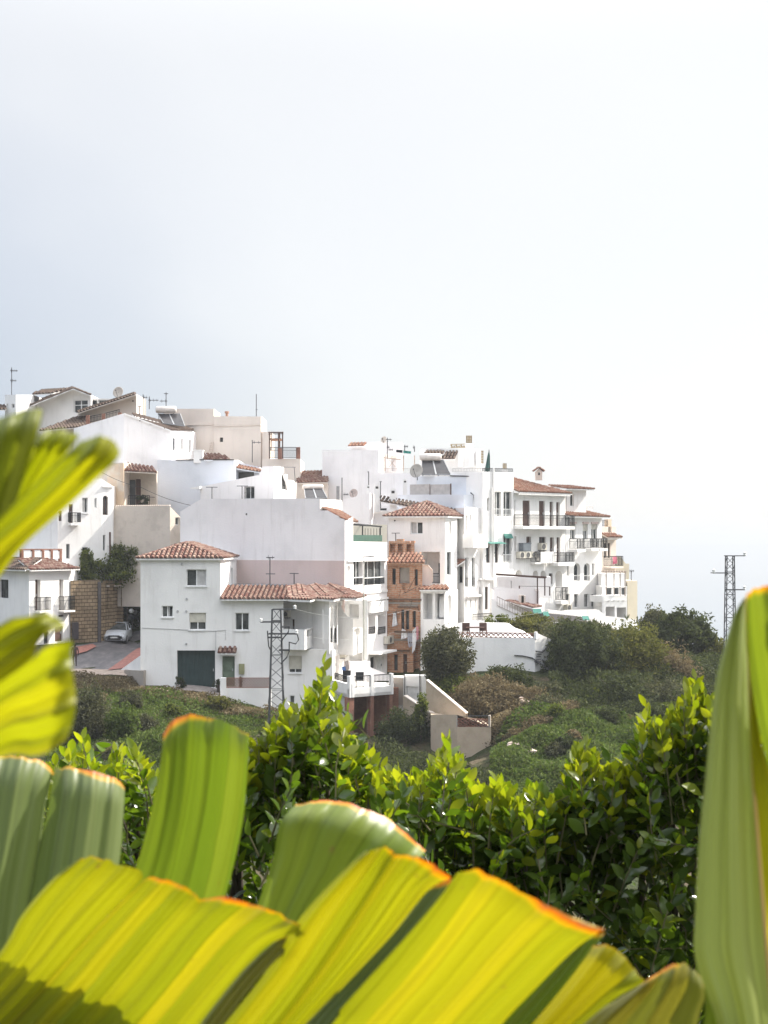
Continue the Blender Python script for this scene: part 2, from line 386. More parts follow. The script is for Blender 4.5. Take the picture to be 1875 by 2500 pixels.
    def balcony(s, pl, x0, x1, ytop, yfloor, yslab, dep, mat=None, solid=False, rails='i', gap=0.11, label=None):
        t0, z0, t1, z1 = pl.rect(x0, ytop, x1, yfloor); zs = pl.rect(x0, yfloor, x1, yslab)[1]
        m = MB(); pl.box(m, t0, t1, -0.02, dep, zs, z0)
        o = s.part('balcony', m, (mat or s.wm), label)
        r = MB()
        if solid:
            for a in ((t0, t1, dep-0.12, dep), (t0, t0+0.12, 0, dep-0.12), (t1-0.12, t1, 0, dep-0.12)): pl.box(r, *a, z0, z1)
            s.part('parapet', r, (mat or s.wm), None, o)
        else:
            c = [(t0+.03, 0), (t0+.03, dep-.04), (t1-.03, dep-.04), (t1-.03, 0)]
            rail3d(r, [pl.pt(a, b, z0) for a, b in c], z1-z0, gap)
            s.part('railing', r, IRON() if rails == 'i' else FRAMEW(), None, o)
        return o
    def done(s): return s.part('wall', s.w, s.wm)
def rail3d(r, pts, h, gap=0.11, mid=True, rt=0.034, rb=0.021):
    for a, b in zip(pts[:-1], pts[1:]):
        a, b = Vector(a), Vector(b); up = Vector((0, 0, h)); lo = Vector((0, 0, 0.08))
        r.bar(a+up, b+up, rt); r.bar(a+lo, b+lo, rt*0.7); n = max(2, int((b-a).length/gap))
        if mid: r.bar(a+up*0.72, b+up*0.72, rt*0.5)
        for k in range(n+1):
            p = a+(b-a)*k/n; r.bar(p+lo, p+up, rb if 0 < k < n else rt*0.8)

# ---------------------------------------------------------------- barrel-tile roofs
def tile_slope(mb, A, B, C, D, pitch=0.29, r=0.105, tl=0.42, under=True):
    """tiles on the convex quad: eave A-B, top D-C (D above A). Every tile is its own island."""
    A, B, C, D = map(Vector, (A, B, C, D))
    ex = (B-A).normalized(); nrm = ex.cross(((C+D)/2-A)).normalized()
    if nrm.z < 0: nrm = -nrm
    gy = nrm.cross(ex).normalized()
    if gy.z < 0: gy = -gy
    poly = [((p-A).dot(ex), max(0.0, (p-A).dot(gy))) for p in (A, B, C, D)]
    xs = [p[0] for p in poly]; x0, x1 = min(xs), max(xs); n = max(2, int(round((x1-x0)/pitch)))
    def span(x):
        ys = []
        for (a, b), (c, d) in zip(poly, poly[1:]+poly[:1]):
            if abs(c-a) < 1e-6: continue
            t = (x-a)/(c-a)
            if -1e-6 <= t <= 1+1e-6: ys.append(b+(d-b)*t)
        return (min(ys), max(ys)) if len(ys) > 1 else None
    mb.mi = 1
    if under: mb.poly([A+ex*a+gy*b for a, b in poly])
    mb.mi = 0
    S = 5
    for i in range(n):
        x = x0+(i+0.5)*(x1-x0)/n; sp = span(x)
        if not sp or sp[1]-sp[0] < 0.06: continue
        y = sp[0]-0.04
        while y < sp[1]-0.02:
            y2 = min(y+tl, sp[1]); jx = random.uniform(-.008, .008); vs = []
            for yy, rr, h in ((y, r*1.06, 0.026), (y2+0.03, r*0.9, 0.002)):
                for k in range(S+1):
                    t = math.pi*k/S
                    vs.append(A+ex*(x+jx-math.cos(t)*rr)+gy*yy+nrm*(h+math.sin(t)*rr*1.25))
            fs = [[k, k+1, S+2+k, S+1+k] for k in range(S)]+[list(range(S+1))[::-1]]
            mb.add(vs, fs); y = y2
def ridge_tiles(mb, a, b, r=0.11, tl=0.4):
    a, b = Vector(a), Vector(b); d = b-a; n = max(1, int(d.length/tl)); d.normalize(); side = d.cross(Vector((0, 0, 1))).normalized(); up = side.cross(d)
    for i in range(n):
        vs = []
        for q, rr in ((i, r*1.08), (i+1.08, r*0.92)):
            p = a+(b-a)*min(1, q/n)
            for k in range(6):
                t = math.pi*k/5; vs.append(p+side*(math.cos(t)*rr)+up*(math.sin(t)*rr*0.9+0.02))
        mb.add(vs, [[k, k+1, 7+k, 6+k] for k in range(5)]+[[0, 1, 2, 3, 4, 5]])
def eaves(h, ring, th=0.12, mat=None):
    """soffit slab under a roof edge ring of 3D points"""
    m = MB(); lo = [Vector(p)-Vector((0, 0, th)) for p in ring]; hi = [Vector(p)-Vector((0, 0, 0.012)) for p in ring]
    m.poly(lo)
    for i in range(len(ring)): j = (i+1) % len(ring); m.quad(lo[i], lo[j], hi[j], hi[i])
    return m
def hip_roof(h, pl, t0, t1, D, z, rise, oh=0.4, mat=None, rin=None, name='roof', label=None):
    a, b, c, d = pl.pt(t0-oh, oh, z), pl.pt(t1+oh, oh, z), pl.pt(t1+oh, -D-oh, z), pl.pt(t0-oh, -D-oh, z)
    W = t1-t0+2*oh; ri = rin if rin is not None else min(W, D+2*oh)/2
    if W <= D+2*oh: e = pl.pt((t0+t1)/2, oh-W/2, z+rise); f = pl.pt((t0+t1)/2, -D-oh+W/2, z+rise); quads = [(a, b, e, e), (b, c, f, e), (c, d, f, f), (d, a, e, f)]
    else: e = pl.pt(t0-oh+ri, -D/2, z+rise); f = pl.pt(t1+oh-ri, -D/2, z+rise); quads = [(a, b, f, e), (b, c, f, f), (c, d, e, f), (d, a, e, e)]
    m = MB(); [tile_slope(m, *q) for q in quads]
    ends = [(a, e), (b, e if W <= D+2*oh else f), (c, f), (d, f if W <= D+2*oh else e), (e, f)]
    [ridge_tiles(m, p, q) for p, q in ends if (Vector(q)-Vector(p)).length > 0.1]
    o = h.part(name, m, (mat or TILE)(), label)
    h.part('eaves', eaves(h, [a, b, c, d]), h.wm, None, o); return o
def slope_roof(h, A, B, C, D, mat=None, name='roof', th=0.1, label=None):
    m = MB(); tile_slope(m, A, B, C, D); o = h.part(name, m, (mat or TILE)(), label)
    A, B, C, D = map(Vector, (A, B, C, D)); e = MB(); dn = Vector((0, 0, th)); up = Vector((0, 0, 0.012))
    e.box8([A-dn, B-dn, C-dn, D-dn, A-up, B-up, C-up, D-up]); h.part('eaves', e, h.wm, None, o); return o
def canopy(h, pl, x0, x1, ytop, ybot, dep, mat=None):
    """little tiled pent roof over an opening"""
    t0, z0, t1, z1 = pl.rect(x0, ytop, x1, ybot)
    return slope_roof(h, pl.pt(t0, dep, z0), pl.pt(t1, dep, z0), pl.pt(t1, 0, z1), pl.pt(t0, 0, z1), mat, 'canopy')
# ================================================================ small things of the roofs and walls
def antenna(px, ybase, ytop, Y, label, arms=(), cat='antenna', name='roof_antenna', group='rooftop antennas'):
    """mast with cross arms; arms: (py, px0, px1, nprongs)"""
    t = empty(name, P(px, ybase, Y), label, cat, group); m = MB()
    m.tube([P(px, ybase+3, Y), P(px, ytop, Y)], 0.035, 6); m.build('mast', GALV(), t)
    for py, a, b, n in arms:
        m = MB(); p, q = P(a, py, Y), P(b, py, Y); m.tube([p, q], 0.03, 5)
        for k in range(n):
            c = p+(q-p)*((k+0.5)/n); e = 0.22*(1-0.4*k/max(1, n)); m.tube([c+Vector((0.02, -e, 0.05)), c+Vector((0.02, e, -0.05))], 0.016, 4); m.tube([c+Vector((0, 0, -e*.7)), c+Vector((0, 0, e*.7))], 0.016, 4)
        m.build('cross_arm', GALV(), t)
    return t
def dish(px, py, rpx, Y, label, face=(-0.25, -1, 0.25), mat=None, stand=None):
    c = P(px, py, Y); r = rpx/F*Y; t = empty('satellite_dish', c-Vector((0, 0, r)), label, 'satellite dish', 'satellite dishes'); ax = Vector(face).normalized()
    m = MB(); m.smooth = True; m.lathe(c, [(0.001, -r*.22), (r*.5, -r*.17), (r*.85, -r*.05), (r, 0.0), (r*1.02, -0.01), (r*.85, -r*.08), (r*.5, -r*.2), (0.001, -r*.26)], 22, ax)
    m.build('reflector', (mat or (lambda: plain('dull grey dish', (0.36, 0.34, 0.31), 0.6)))(), t)
    m = MB(); m.bar(c-ax*r*.0+Vector((0, 0, -r)), c+ax*r*.9, 0.02); m.obox(c+ax*r*.9-Vector((.05, .05, .05)), (.1, 0, 0), (0, .1, 0), (0, 0, .1)); m.build('feed_arm', GALV(), t)
    m = MB(); m.tube([c-ax*r*.25, c-ax*r*.4-Vector((0, 0, r*.6)), c-ax*r*.4-Vector((0, 0, (stand or r*1.3)))], 0.04, 6); m.build('pole', GALV(), t); return t
def solar_heater(x0, x1, ytank, rpx, pan, Y, label, gap_mat=None):
    """tank lying on top of tilted collector panels; pan = 4 pixel corners TL TR BR BL"""
    r = rpx/F*Y; a, b = P(x0, ytank, Y+0.8), P(x1, ytank, Y+0.8); t = empty('solar_water_heater', P((x0+x1)/2, pan[2][1], Y), label, 'solar heater', 'solar water heaters')
    m = MB(); m.smooth = True; d = (b-a).normalized(); l = (b-a).length
    m.lathe(a, [(0.01, 0), (r*.7, 0.02), (r, r*.35), (r, l-r*.35), (r*.7, l-.02), (0.01, l)], 16, d); m.build('tank', plain('white enamel tank', (0.66, 0.60, 0.55), 0.4), t)
    c = [P(pan[0][0], pan[0][1], Y+0.75), P(pan[1][0], pan[1][1], Y+0.75), P(pan[2][0], pan[2][1], Y-0.5), P(pan[3][0], pan[3][1], Y-0.5)]
    up = Vector((0, 0.04, 0.06))
    for k in range(2):
        u0, u1 = k/2+0.01, (k+1)/2-0.02; q = [c[3]+(c[2]-c[3])*u0, c[3]+(c[2]-c[3])*u1, c[0]+(c[1]-c[0])*u1, c[0]+(c[1]-c[0])*u0]
        m = MB(); m.box8(q+[p+up for p in q]); o = m.build('collector_panel', plain('dark collector glass', (0.045, 0.042, 0.045), 0.25, 0.0, 0.2), t)
        f = MB(); w = Vector((0, 0, 0.035)); 
        for p, s_ in zip(q, q[1:]+q[:1]): f.tube([p+up*1.1, s_+up*1.1], 0.03, 4)
        f.build('panel_frame', FRAMEG(), o)
    m = MB(); lo = min(c[2].z, c[3].z)
    for p in (a+(b-a)*.15, a+(b-a)*.85):
        m.bar(p-Vector((0, 0, r*.8)), (p.x, p.y+.1, lo-.05), 0.03); m.bar((p.x, p.y+.1, lo), (p.x, p.y-1.3, lo), 0.025); m.bar(p-Vector((0, 0, r)), (p.x+0.5, p.y-0.9, lo), 0.02)
    m.build('stand', GALV(), t); return t
def aircon(pl, x0, y0, x1, y1, label, dep=0.32, d0=0.03):
    t0, z0, t1, z1 = pl.rect(x0, y0, x1, y1); t = empty('air_conditioner', pl.pt((t0+t1)/2, 0, z0), label, 'air conditioner', 'air conditioners on the house walls')
    m = MB(); pl.box(m, t0, t1, d0, d0+dep, z0, z1); pl.box(m, t0-.01, t1+.01, d0, d0+dep+.008, z1-.03, z1+.012); m.build('casing', plain('ivory air conditioner casing', (0.55, 0.52, 0.45), 0.5), t)
    m = MB(); c = pl.pt(t0+(t1-t0)*.42, d0+dep+.01, (z0+z1)/2); r = min(z1-z0, t1-t0)*.4; m.lathe(c, [(r, 0), (r, .02), (r*.86, .02), (r*.86, 0), (0.01, 0.004)], 18, pl.n); m.build('fan', plain('dark fan grille', (0.09, 0.09, 0.09), 0.6), t)
    m = MB(); pl.box(m, t0+.05, t0+.1, 0, d0+dep, z0-.06, z0-.004); pl.box(m, t1-.1, t1-.05, 0, d0+dep, z0-.06, z0-.004); m.build('bracket', GALV(), t); return t
def chimney(h, px0, px1, ytop, ybot, Y, mat=None, cap='round', dep=None, name='chimney'):
    """white-washed chimney; cap: round (domed with a vent), hood (tiled), louvre (brick vent)"""
    a, b = P(px0, ybot, Y), P(px1, ytop, Y); w = b.x-a.x; dp = dep or w; m = MB(); x, y = (a.x+b.x)/2, Y
    zt = b.z
    if cap == 'round':
        hz = w*.9; m.box((a.x, y, a.z), (b.x, y+dp, zt-hz)); n = 8
        for k in range(4):
            for (xx, yy) in ((a.x, y), (b.x-w*.22, y), (a.x, y+dp-w*.22), (b.x-w*.22, y+dp-w*.22))[k:k+1]: m.box((xx, yy, zt-hz), (xx+w*.22, yy+w*.22, zt-hz*.5))
        prof = [(x+math.cos(math.pi*k/n)*w*.5, zt-hz*.5+math.sin(math.pi*k/n)*hz*.5) for k in range(n+1)]
        m.poly([(p, y, q) for p, q in prof]); m.poly([(p, y+dp, q) for p, q in prof][::-1])
        for (p, q), (r, s) in zip(prof[:-1], prof[1:]): m.quad((p, y, q), (r, y, s), (r, y+dp, s), (p, y+dp, q))
        m.quad((a.x, y, zt-hz*.5), (b.x, y, zt-hz*.5), (b.x, y+dp, zt-hz*.5), (a.x, y+dp, zt-hz*.5))
        o = h.part(name, m, (mat or WHITE)()); g = MB(); g.box((a.x+w*.25, y+.02, zt-hz), (b.x-w*.25, y+dp-.02, zt-hz*.55)); h.part('vent', g, plain('dark vent', (0.06, 0.055, 0.05), 0.9), None, o); return o  # vent opening filled with one plain dark colour
    if cap == 'hood':
        hz = (zt-a.z)*.3; m.box((a.x, y, a.z), (b.x, y+dp, zt-hz)); o = h.part(name, m, (mat or WHITE)())
        g = MB(); e = w*.22
        tile_slope(g, (a.x-e, y-e, zt-hz), (a.x-e, y+dp+e, zt-hz), (x, y+dp+e, zt), (x, y-e, zt)); tile_slope(g, (b.x+e, y+dp+e, zt-hz), (b.x+e, y-e, zt-hz), (x, y-e, zt), (x, y+dp+e, zt))
        h.part('hood', g, TILEO(), None, o); g = MB(); g.poly([(a.x, y+.001, zt-hz), (b.x, y+.001, zt-hz), (x, y+.001, zt-.03)]); h.part('gable', g, (mat or WHITE)(), None, o)
        g = MB(); zz = zt-hz*2.0; g.poly([(x-w*.14, y-.012, zz), (x+w*.14, y-.012, zz), (x+w*.14, y-.012, zz+w*.3), (x, y-.012, zz+w*.48), (x-w*.14, y-.012, zz+w*.3)]); h.part('vent', g, plain('dark vent', (0.06, 0.055, 0.05), 0.9), None, o); return o
    hz = (zt-a.z)*.55; m.box((a.x-w*.06, y-w*.06, a.z), (b.x+w*.06, y+dp+w*.06, zt-hz)); o = h.part(name, m, (mat or WHITE)())
    g = MB(); n = 5
    for k in range(n): zz = zt-hz+hz*(k+.35)/n; g.box((a.x+w*.1, y+w*.1, zz), (b.x-w*.1, y+dp-w*.1, zz+hz*.1))
    for xx in (a.x+w*.1, x-w*.07, b.x-w*.24):
        g.box((xx, y+w*.1, zt-hz), (xx+w*.14, y+w*.24, zt)); g.box((xx, y+dp-w*.24, zt-hz), (xx+w*.14, y+dp-w*.1, zt))
    h.part('louvre_cap', g, plain('ochre clay vent', (0.40, 0.30, 0.17), 0.9), None, o); return o
def lattice(h, pl, x0, y0, x1, y1, d=0.0, mat=None, name='brick_lattice', cell=0.17, th=0.12):
    """screen of curved clay bricks with see-through gaps"""
    t0, z0, t1, z1 = pl.rect(x0, y0, x1, y1); m = MB(); H = z1-z0; e = 0.035
    pl.box(m, t0, t1, d-th, d, z1-e, z1); pl.box(m, t0, t1, d-th, d, z0, z0+e); nx = max(2, int((t1-t0)/cell)); nz = max(1, int(round((H-2*e)/cell))); cx, cz = (t1-t0)/nx, (H-2*e)/nz
    for j in range(nz):
        for i in range(nx):
            a, b, c, f = t0+i*cx, t0+(i+1)*cx, z0+e+j*cz, z0+e+(j+1)*cz
            for q in ((a, c, b, f), (a, f, b, c)):
                p0, p1 = pl.pt(q[0], d-th, q[1]), pl.pt(q[2], d-th, q[3]); w = Vector((0, 0, 0.034)); nn = pl.n*th
                m.box8([p0-w, p1-w, p1-w+nn, p0-w+nn, p0+w, p1+w, p1+w+nn, p0+w+nn])
    return h.part(name, m, (mat or BRICKD)())
def cable(pts, label, r=0.012, name='power_cable', mat=None, group='overhead cables', sag=0.0, cat='cable'):
    pts = [Vector(p) for p in pts]; path = []
    for a, b in zip(pts[:-1], pts[1:]):
        for k in range(9): t = k/8; path.append(a+(b-a)*t-Vector((0, 0, sag*4*t*(1-t))))
    m = MB(); m.tube(path, r, 5); o = m.build(name, mat or IRON()); return tag(o, label, cat, group)
def parasol(px0, px1, ytop, ybot, Y, label):
    a, b = P((px0+px1)/2, ybot, Y), P((px0+px1)/2+4, ytop, Y); t = empty('folded_parasol', a, label, 'parasol'); m = MB(); m.tube([a-Vector((0, 0, .3)), b+Vector((0, 0, .1))], 0.03, 6); m.build('pole', GALV(), t)
    m = MB(); w = (px1-px0)/F*Y/2; n = 12; l = b-a; prof = [(0.0, 0.9), (.12, 1.0), (.4, .75), (.75, .5), (1.0, .12)]; vs = []; fs = []
    for i, (h, r) in enumerate(prof):
        for k in range(n): q = 2*math.pi*k/n; rr = w*r*(1.0 if k % 2 else .7); vs.append(a+l*h+Vector((math.cos(q)*rr, math.sin(q)*rr, 0)))
    for i in range(len(prof)-1):
        for k in range(n): fs.append([i*n+k, i*n+(k+1) % n, (i+1)*n+(k+1) % n, (i+1)*n+k])
    m.add(vs, fs); m.build('canvas', plain('dark green canvas', (0.02, 0.07, 0.06), 0.9), t); return t
# ================================================================ the village (near to far). Plan corners are (pixel column, metres away)
def W(x0, y0, x1, y1, **k): return ('win', x0, y0, x1, y1, k)
# ---- main white house with two hipped tile roofs
h = House('white_house', 'big white house with dark green garage door behind the lattice pylon', 'house', 440, 1680, 92, WHITE())
def op(h_, i, l): return {i: [o[:5] for o in l]}
_op = House.opening
def opening(self, pl, kind, x0, y0, x1, y1, *a, **k):
    kk = dict(a[0]) if a else {}; kk.update(k); return _op(self, pl, kind, x0, y0, x1, y1, **kk)
House.opening = opening
R = h.body([(343, 92), (538, 92), (576, 101)], 9, 1366, 1720, {
    0: [W(455, 1390, 504, 1431, cur=(.5, .97)), W(395, 1479, 422, 1507, cur=(.45, .7)), W(462, 1496, 503, 1538, sh=.56), ('garage', 432, 1588, 525, 1679, {'mat': DGREEN, 'rd': .35})],
    1: [W(563.5, 1387, 568.5, 1430, n=1, sill=False)]})
pl = R[0]
hip_roof(h, pl, 0, pl.len, 9, ZY(1363, 92), 0.95, oh=0.22)
m = MB(); q = P(425, 1327, 97); m.box((q.x, 97, q.z-.5), (q.x+.3, 97.3, q.z)); h.part('chimney', m, BRICKD())
q2 = MB(); pts_ = [(347, 1533), (420, 1536), (520, 1541), (552, 1538)]; q2.tube([pl.at(*p, .02) for p in pts_], .014, 4); q2.tube([pl.at(527, 1541, .02), pl.at(527, 1590, .02)], .012, 4); q2.tube([pl.at(550, 1539, .02), pl.at(551, 1562, .02)], .01, 4)
h.part('wall_cable', q2, plain('grey cable', (0.3, 0.3, 0.3), .7))
m = MB()
for x, y in ((434, 1492), (455, 1492), (456, 1462), (455, 1572), (444, 1377)): m = MB(); c = pl.at(x, y); m.lathe(c, [(.07, 0), (.07, .05), (.045, .06), (.0, .05)], 10, pl.n); h.part('wall_vent', m, plain('grey vent cap', (0.4, 0.4, 0.4), .7))
# lower block with the long roof
R = h.body([(538, 92.01), (692, 92.0)], 7, 1464, 1740, {0: [W(574, 1496, 608, 1539), ('door', 542.5, 1602, 573, 1676, {'mat': GREEND, 'rd': .15}), W(705, 1601, 731, 1642, sh=.78, shm=FRAMEW)] if False else
    [W(574, 1496, 608, 1539, bar=.0), ('door', 542.5, 1602, 573, 1676, {'mat': GREEND, 'rd': .15})]}, closed=False)
pl = R[0]
t0, z0, t1, z1 = pl.rect(583.5, 1620.5, 597, 1645.5); m = MB(); pl.box(m, t0, t1, 0.01, .12, z0, z1); h.part('meter_box', m, plain('olive meter box', (0.25, 0.25, 0.13), .6))
canopy(h, pl, 533, 579, 1581, 1593, .55)
# lower storeys to the right of the pylon
R = h.body([(692, 92.0), (812, 92.0), (843, 98)], 4, 1586, 1800, {0: [W(705, 1601, 737, 1643, sh=.78, n=2), W(707, 1698, 719.5, 1718, n=1, sill=False)],
    1: [('door', 819, 1600, 827, 1655, {'mat': lambda: plain('pale wooden door', (.5, .38, .32), .6)})]}, cap=True)
# upper floor: recessed wall, zig-zag balconies
R = h.body([(692, 94.2), (764, 93.2)], 3, 1464, 1586, {0: [('door', 711, 1512, 719, 1560, {})]}, closed=False)
aircon(R[0], 699, 1490, 711, 1507, 'air conditioner high under the tiled eaves in the shaded balcony recess')
zz = [(692, 91.2), (744, 90.6), (763, 93.2)]
for i, (a, b) in enumerate(zip(zz[:-1], zz[1:])):
    p = Pl(a, b); z0, z1 = ZY(1586, 91), ZY(1536, 91)
    if i == 0: h.wallpoly(p, [(0, z0), (p.len, z0), (p.len, z1), (0, z1)])
    else: h.wallpoly(p, [(0, z0), (p.len, z0), (p.len, z1), (0, z1)], [_op(h, p, 'void', 748, 1537.5, 760, 1554, rd=.25)])
m = MB(); m.poly([P(692, 1586, 91.2), P(744, 1586, 90.6), P(763, 1586, 93.2), P(692, 1586, 94.2)]); m.poly([P(692, 1583, 91.2), P(744, 1583, 90.6), P(763, 1583, 93.2), P(692, 1583, 94.2)]); h.part('balcony_floor', m, WHITE())
R = h.body([(762, 93.2), (804, 91.8), (826, 95.2)], 3, 1464, 1587, {1: [('void', 806.3, 1478, 813.5, 1570, {'arch': True, 'rd': .5}), ('void', 816, 1478, 823.5, 1570, {'arch': True, 'rd': .5})]})
m = MB()
for (a, b) in ((806.3, 813.5), (816, 823.5)): rail3d(m, [R[1].at(a, 1570, -.1), R[1].at(b, 1570, -.1)], .95, .1)
h.part('railing', m, IRON())
R = h.body([(825, 94.6), (862, 93.6), (884, 96.5)], 3, 1590, 1592, closed=False, outl={0: [(825, 1470), (832, 1470), (834, 1483), (840, 1494), (848, 1503), (856, 1509), (862, 1511)], 1: [(862, 1532), (884, 1532)]}, ops={1: [('void', 864.5, 1534, 879, 1552, {'rd': .25})]})
m = MB(); m.poly([P(825, 1588, 94.6), P(862, 1588, 93.6), P(884, 1588, 96.5), P(840, 1588, 98)]); h.part('balcony_floor', m, WHITE())
m = MB(); p0 = P(891, 1464, 95.2); p1 = P(893, 1612, 95.2); m.box((p0.x-.17, 95.05, p1.z), (p0.x+.17, 95.45, p0.z)); h.part('pillar', m, WHITE())
# the back wall of the recessed loggias (the light part under the roof)
R = h.body([(804, 97.5), (890, 97.6)], .4, 1466, 1660, {0: [('void', 853, 1475, 876, 1510, {'rd': .5}), ('void', 853, 1592, 884, 1614, {'rd': .6}), ('door', 831, 1478, 836, 1530, {})]}, closed=True)
# long lower roof: front slope and hipped right end following the zig-zag
zr, ze = ZY(1431, 96), ZY(1463, 91.6)
A, B, C_, D_ = Vector((*XY(537, 91.6), ze)), Vector((*XY(705, 91.6), ze)), Vector((*XY(700, 96), zr)), Vector((*XY(553, 96), zr))
slope_roof(h, A, B, C_, D_)
seg = [(705, 91.6), (757, 90.2), (770, 92.4), (815, 90.9), (832, 93.8), (870, 92.6), (893, 96.2)]
top = [(700, 96), (735, 96.2), (742, 96.3), (772, 96.5), (790, 96.7), (808, 97.0), (822, 98.2)]
m = MB(); e = MB()
for k in range(len(seg)-1):
    a, b = Vector((*XY(*seg[k]), ze)), Vector((*XY(*seg[k+1]), ze)); c, d = Vector((*XY(*top[k+1]), zr)), Vector((*XY(*top[k]), zr)); tile_slope(m, a, b, c, d); ridge_tiles(m, b, c, .09)
    dn = Vector((0, 0, .13)); e.box8([a-dn, b-dn, c-Vector((0, 0, zr-ze))-dn, d-Vector((0, 0, zr-ze))-dn, a-Vector((0, 0, .01)), b-Vector((0, 0, .01)), c-dn, d-dn])
o = h.part('roof', m, TILE()); h.part('eaves', e, WHITE(), None, o)
m = MB(); m.poly([Vector((*XY(553, 96), zr+.02)), Vector((*XY(822, 98.2), zr+.02)), Vector((*XY(835, 101), zr+.02)), Vector((*XY(560, 101), zr+.02))]); m.obox(Vector((*XY(553, 95.9), zr-.02)), Vector((*XY(822, 97.8), 0))-Vector((*XY(553, 95.9), 0)), (0, .12, 0), (0, 0, .07)); h.part('roof_terrace', m, plain('grey terrace edge', (0.2, 0.2, .21), .9))
h.done(); MAIN = h
# garden wall with lattice in front of the house
h = House('garden_wall', 'low white garden wall topped with dark red brick lattice beside the garage', 'wall', 600, 1720, 89.5, WHITE())
R = h.body([(550, 89.6), (662, 89.6)], .25, 1680, 1760); lattice(h, R[0], 551, 1655, 661, 1680, d=-.07)
m = MB(); a = P(538, 1655, 89.5); m.box((a.x, 89.4, a.z-2.4), (a.x+.34, 89.8, a.z)); h.part('pillar', m, WHITE()); h.done()
h = House('drive_kerb_wall', 'stepped grey brick edging wall below the garage forecourt', 'wall', 530, 1705, 89, GREYC())
h.body([(470, 89.2), (545, 89.0)], .3, (1693, 1700), 1740); h.done()
# ---- terrace of the house: parapet, rails, brick pillars, dark undercroft
h = House('terrace', 'white railed terrace on red brick pillars over a dark brick undercroft', 'terrace', 880, 1700, 90, WHITE())
fl = [(808, 92.2), (853, 89.2), (958, 91.2)]; zf, zp = ZY(1700, 90), ZY(1679, 90)
for i, (a, b) in enumerate(zip(fl[:-1], fl[1:])):
    p = Pl(a, b); p.box(h.w, 0, p.len, -.2, 0, zf, zp if i else ZY(1668, 90))
m = MB(); ring = [Vector((*XY(*q), zf)) for q in fl]+[Vector((*XY(962, 97), zf)), Vector((*XY(812, 97), zf))]; m.poly(ring); m.poly([q+Vector((0, 0, .18)) for q in ring])
for a, b in zip(ring, ring[1:]+ring[:1]): m.quad(a, b, b+Vector((0, 0, .18)), a+Vector((0, 0, .18)))
h.part('floor_slab', m, WHITE())
p1 = Pl(fl[1], fl[2]); p0 = Pl(fl[0], fl[1]); r_ = MB()
for a, b, pp in ((866, 906, p1), (913, 955, p1), (813, 852, p0)):
    zz0 = ZY(1679 if pp is p1 else 1668, 90); ta, tb = pp.pix(a, 1660)[0], pp.pix(b, 1660)[0]; rail3d(r_, [pp.pt(ta, -.1, zz0), pp.pt(tb, -.1, zz0)], ZY(1650, 90)-zz0, .1, False)
h.part('railing', r_, IRON())
for a, b in ((853, 864.5), (906, 912.5), (955, 960)):
    m = MB(); ta, tb = p1.pix(a, 1660)[0], p1.pix(b, 1660)[0]; p1.box(m, ta, tb, -.24, .03, zf, ZY(1648, 90)); h.part('parapet_pillar', m, WHITE())
for a, b in ((852, 866), (906, 914), (952.5, 960)):
    m = MB(); ta, tb = p1.pix(a, 1740)[0], p1.pix(b, 1740)[0]; p1.box(m, ta, tb, -.45, -.06, ZY(1850, 90), zf-.003); h.part('brick_pillar', m, BRICKD())
U = Pl((866, 95), (962, 95.5)); m = MB(); U.box(m, -.5, U.len+.3, -.2, 0, ZY(1860, 95), zf-.01); h.part('undercroft_wall', m, BRICKD())
U = Pl((800, 92.3), (853, 90.2)); m = MB(); U.box(m, 0, U.len-.1, -.2, -.06, ZY(1850, 91), zf-.004); h.part('side_wall', m, plaster('shade-greyed white wall', (.6, .58, .56), amount=.6))  # white wall greyed in its base colour for the shade; streaks are stains
h.done()
h = House('stair_wall', 'stepped grey stair wall rising across the back of the railed terrace', 'wall', 900, 1650, 93.4, PINKW())
p = Pl((853, 93.4), (955, 94)); z = lambda x, y: p.pix(x, y)
h.wallpoly(p, [z(853, 1662), z(955, 1662), z(953, 1649), z(904.5, 1629), z(904.5, 1615), z(853, 1615)]); q_ = [z(853, 1662), z(955, 1662), z(953, 1649), z(904.5, 1629), z(904.5, 1615), z(853, 1615)]
for (a, b), (c, d) in zip(q_, q_[1:]+q_[:1]): h.w.quad(p.pt(a, 0, b), p.pt(c, 0, d), p.pt(c, -.25, d), p.pt(a, -.25, b))
h.done()
# ---- tall gabled house behind, pink lower band, sunroom side to the right
h = House('gabled_house', 'tall white house with blank gable wall above a faded pink band', 'house', 640, 1400, 101, PINKW())
Lw = [(440, 104), (842, 97.5), (945, 105)]
ol = [(440, 1249), (491, 1218), (781, 1217), (781.2, 1246), (800, 1246), (842, 1269)]
R = h.body(Lw[:2], 5, [1250, 1272], 1400, outl={0: ol}, cap=False); pS = Pl(*Lw[1:]); h.wallpoly(pS, [pS.pix(*q) for q in [(842, 1325), (945, 1325), (945, 1323.5), (862, 1322), (862, 1262), (842, 1270)]])
m = MB(); a_, b_, c_ = P(491, 1217.5, 103.2), P(781, 1217.5, 98.5), None
m.poly([P(440, 1251, 104), P(491, 1219, 103.2), P(500, 1219, 110), P(445, 1251, 110)]); m.poly([P(491, 1219, 103.2), P(781, 1219, 98.5), P(835, 1219, 104), P(500, 1219, 110)])
h.part('roof_deck', m, PINKW())
p = Pl((781.3, 98.55), (835, 104)); h.wallpoly(p, [p.pix(781.3, 1262), p.pix(835, 1262), p.pix(835, 1221), p.pix(781.3, 1218)])
slope_roof(h, P(842, 1270, 97.5), P(873, 1276, 100.6), P(820, 1238, 104), P(783, 1246, 98.6), TILEO)
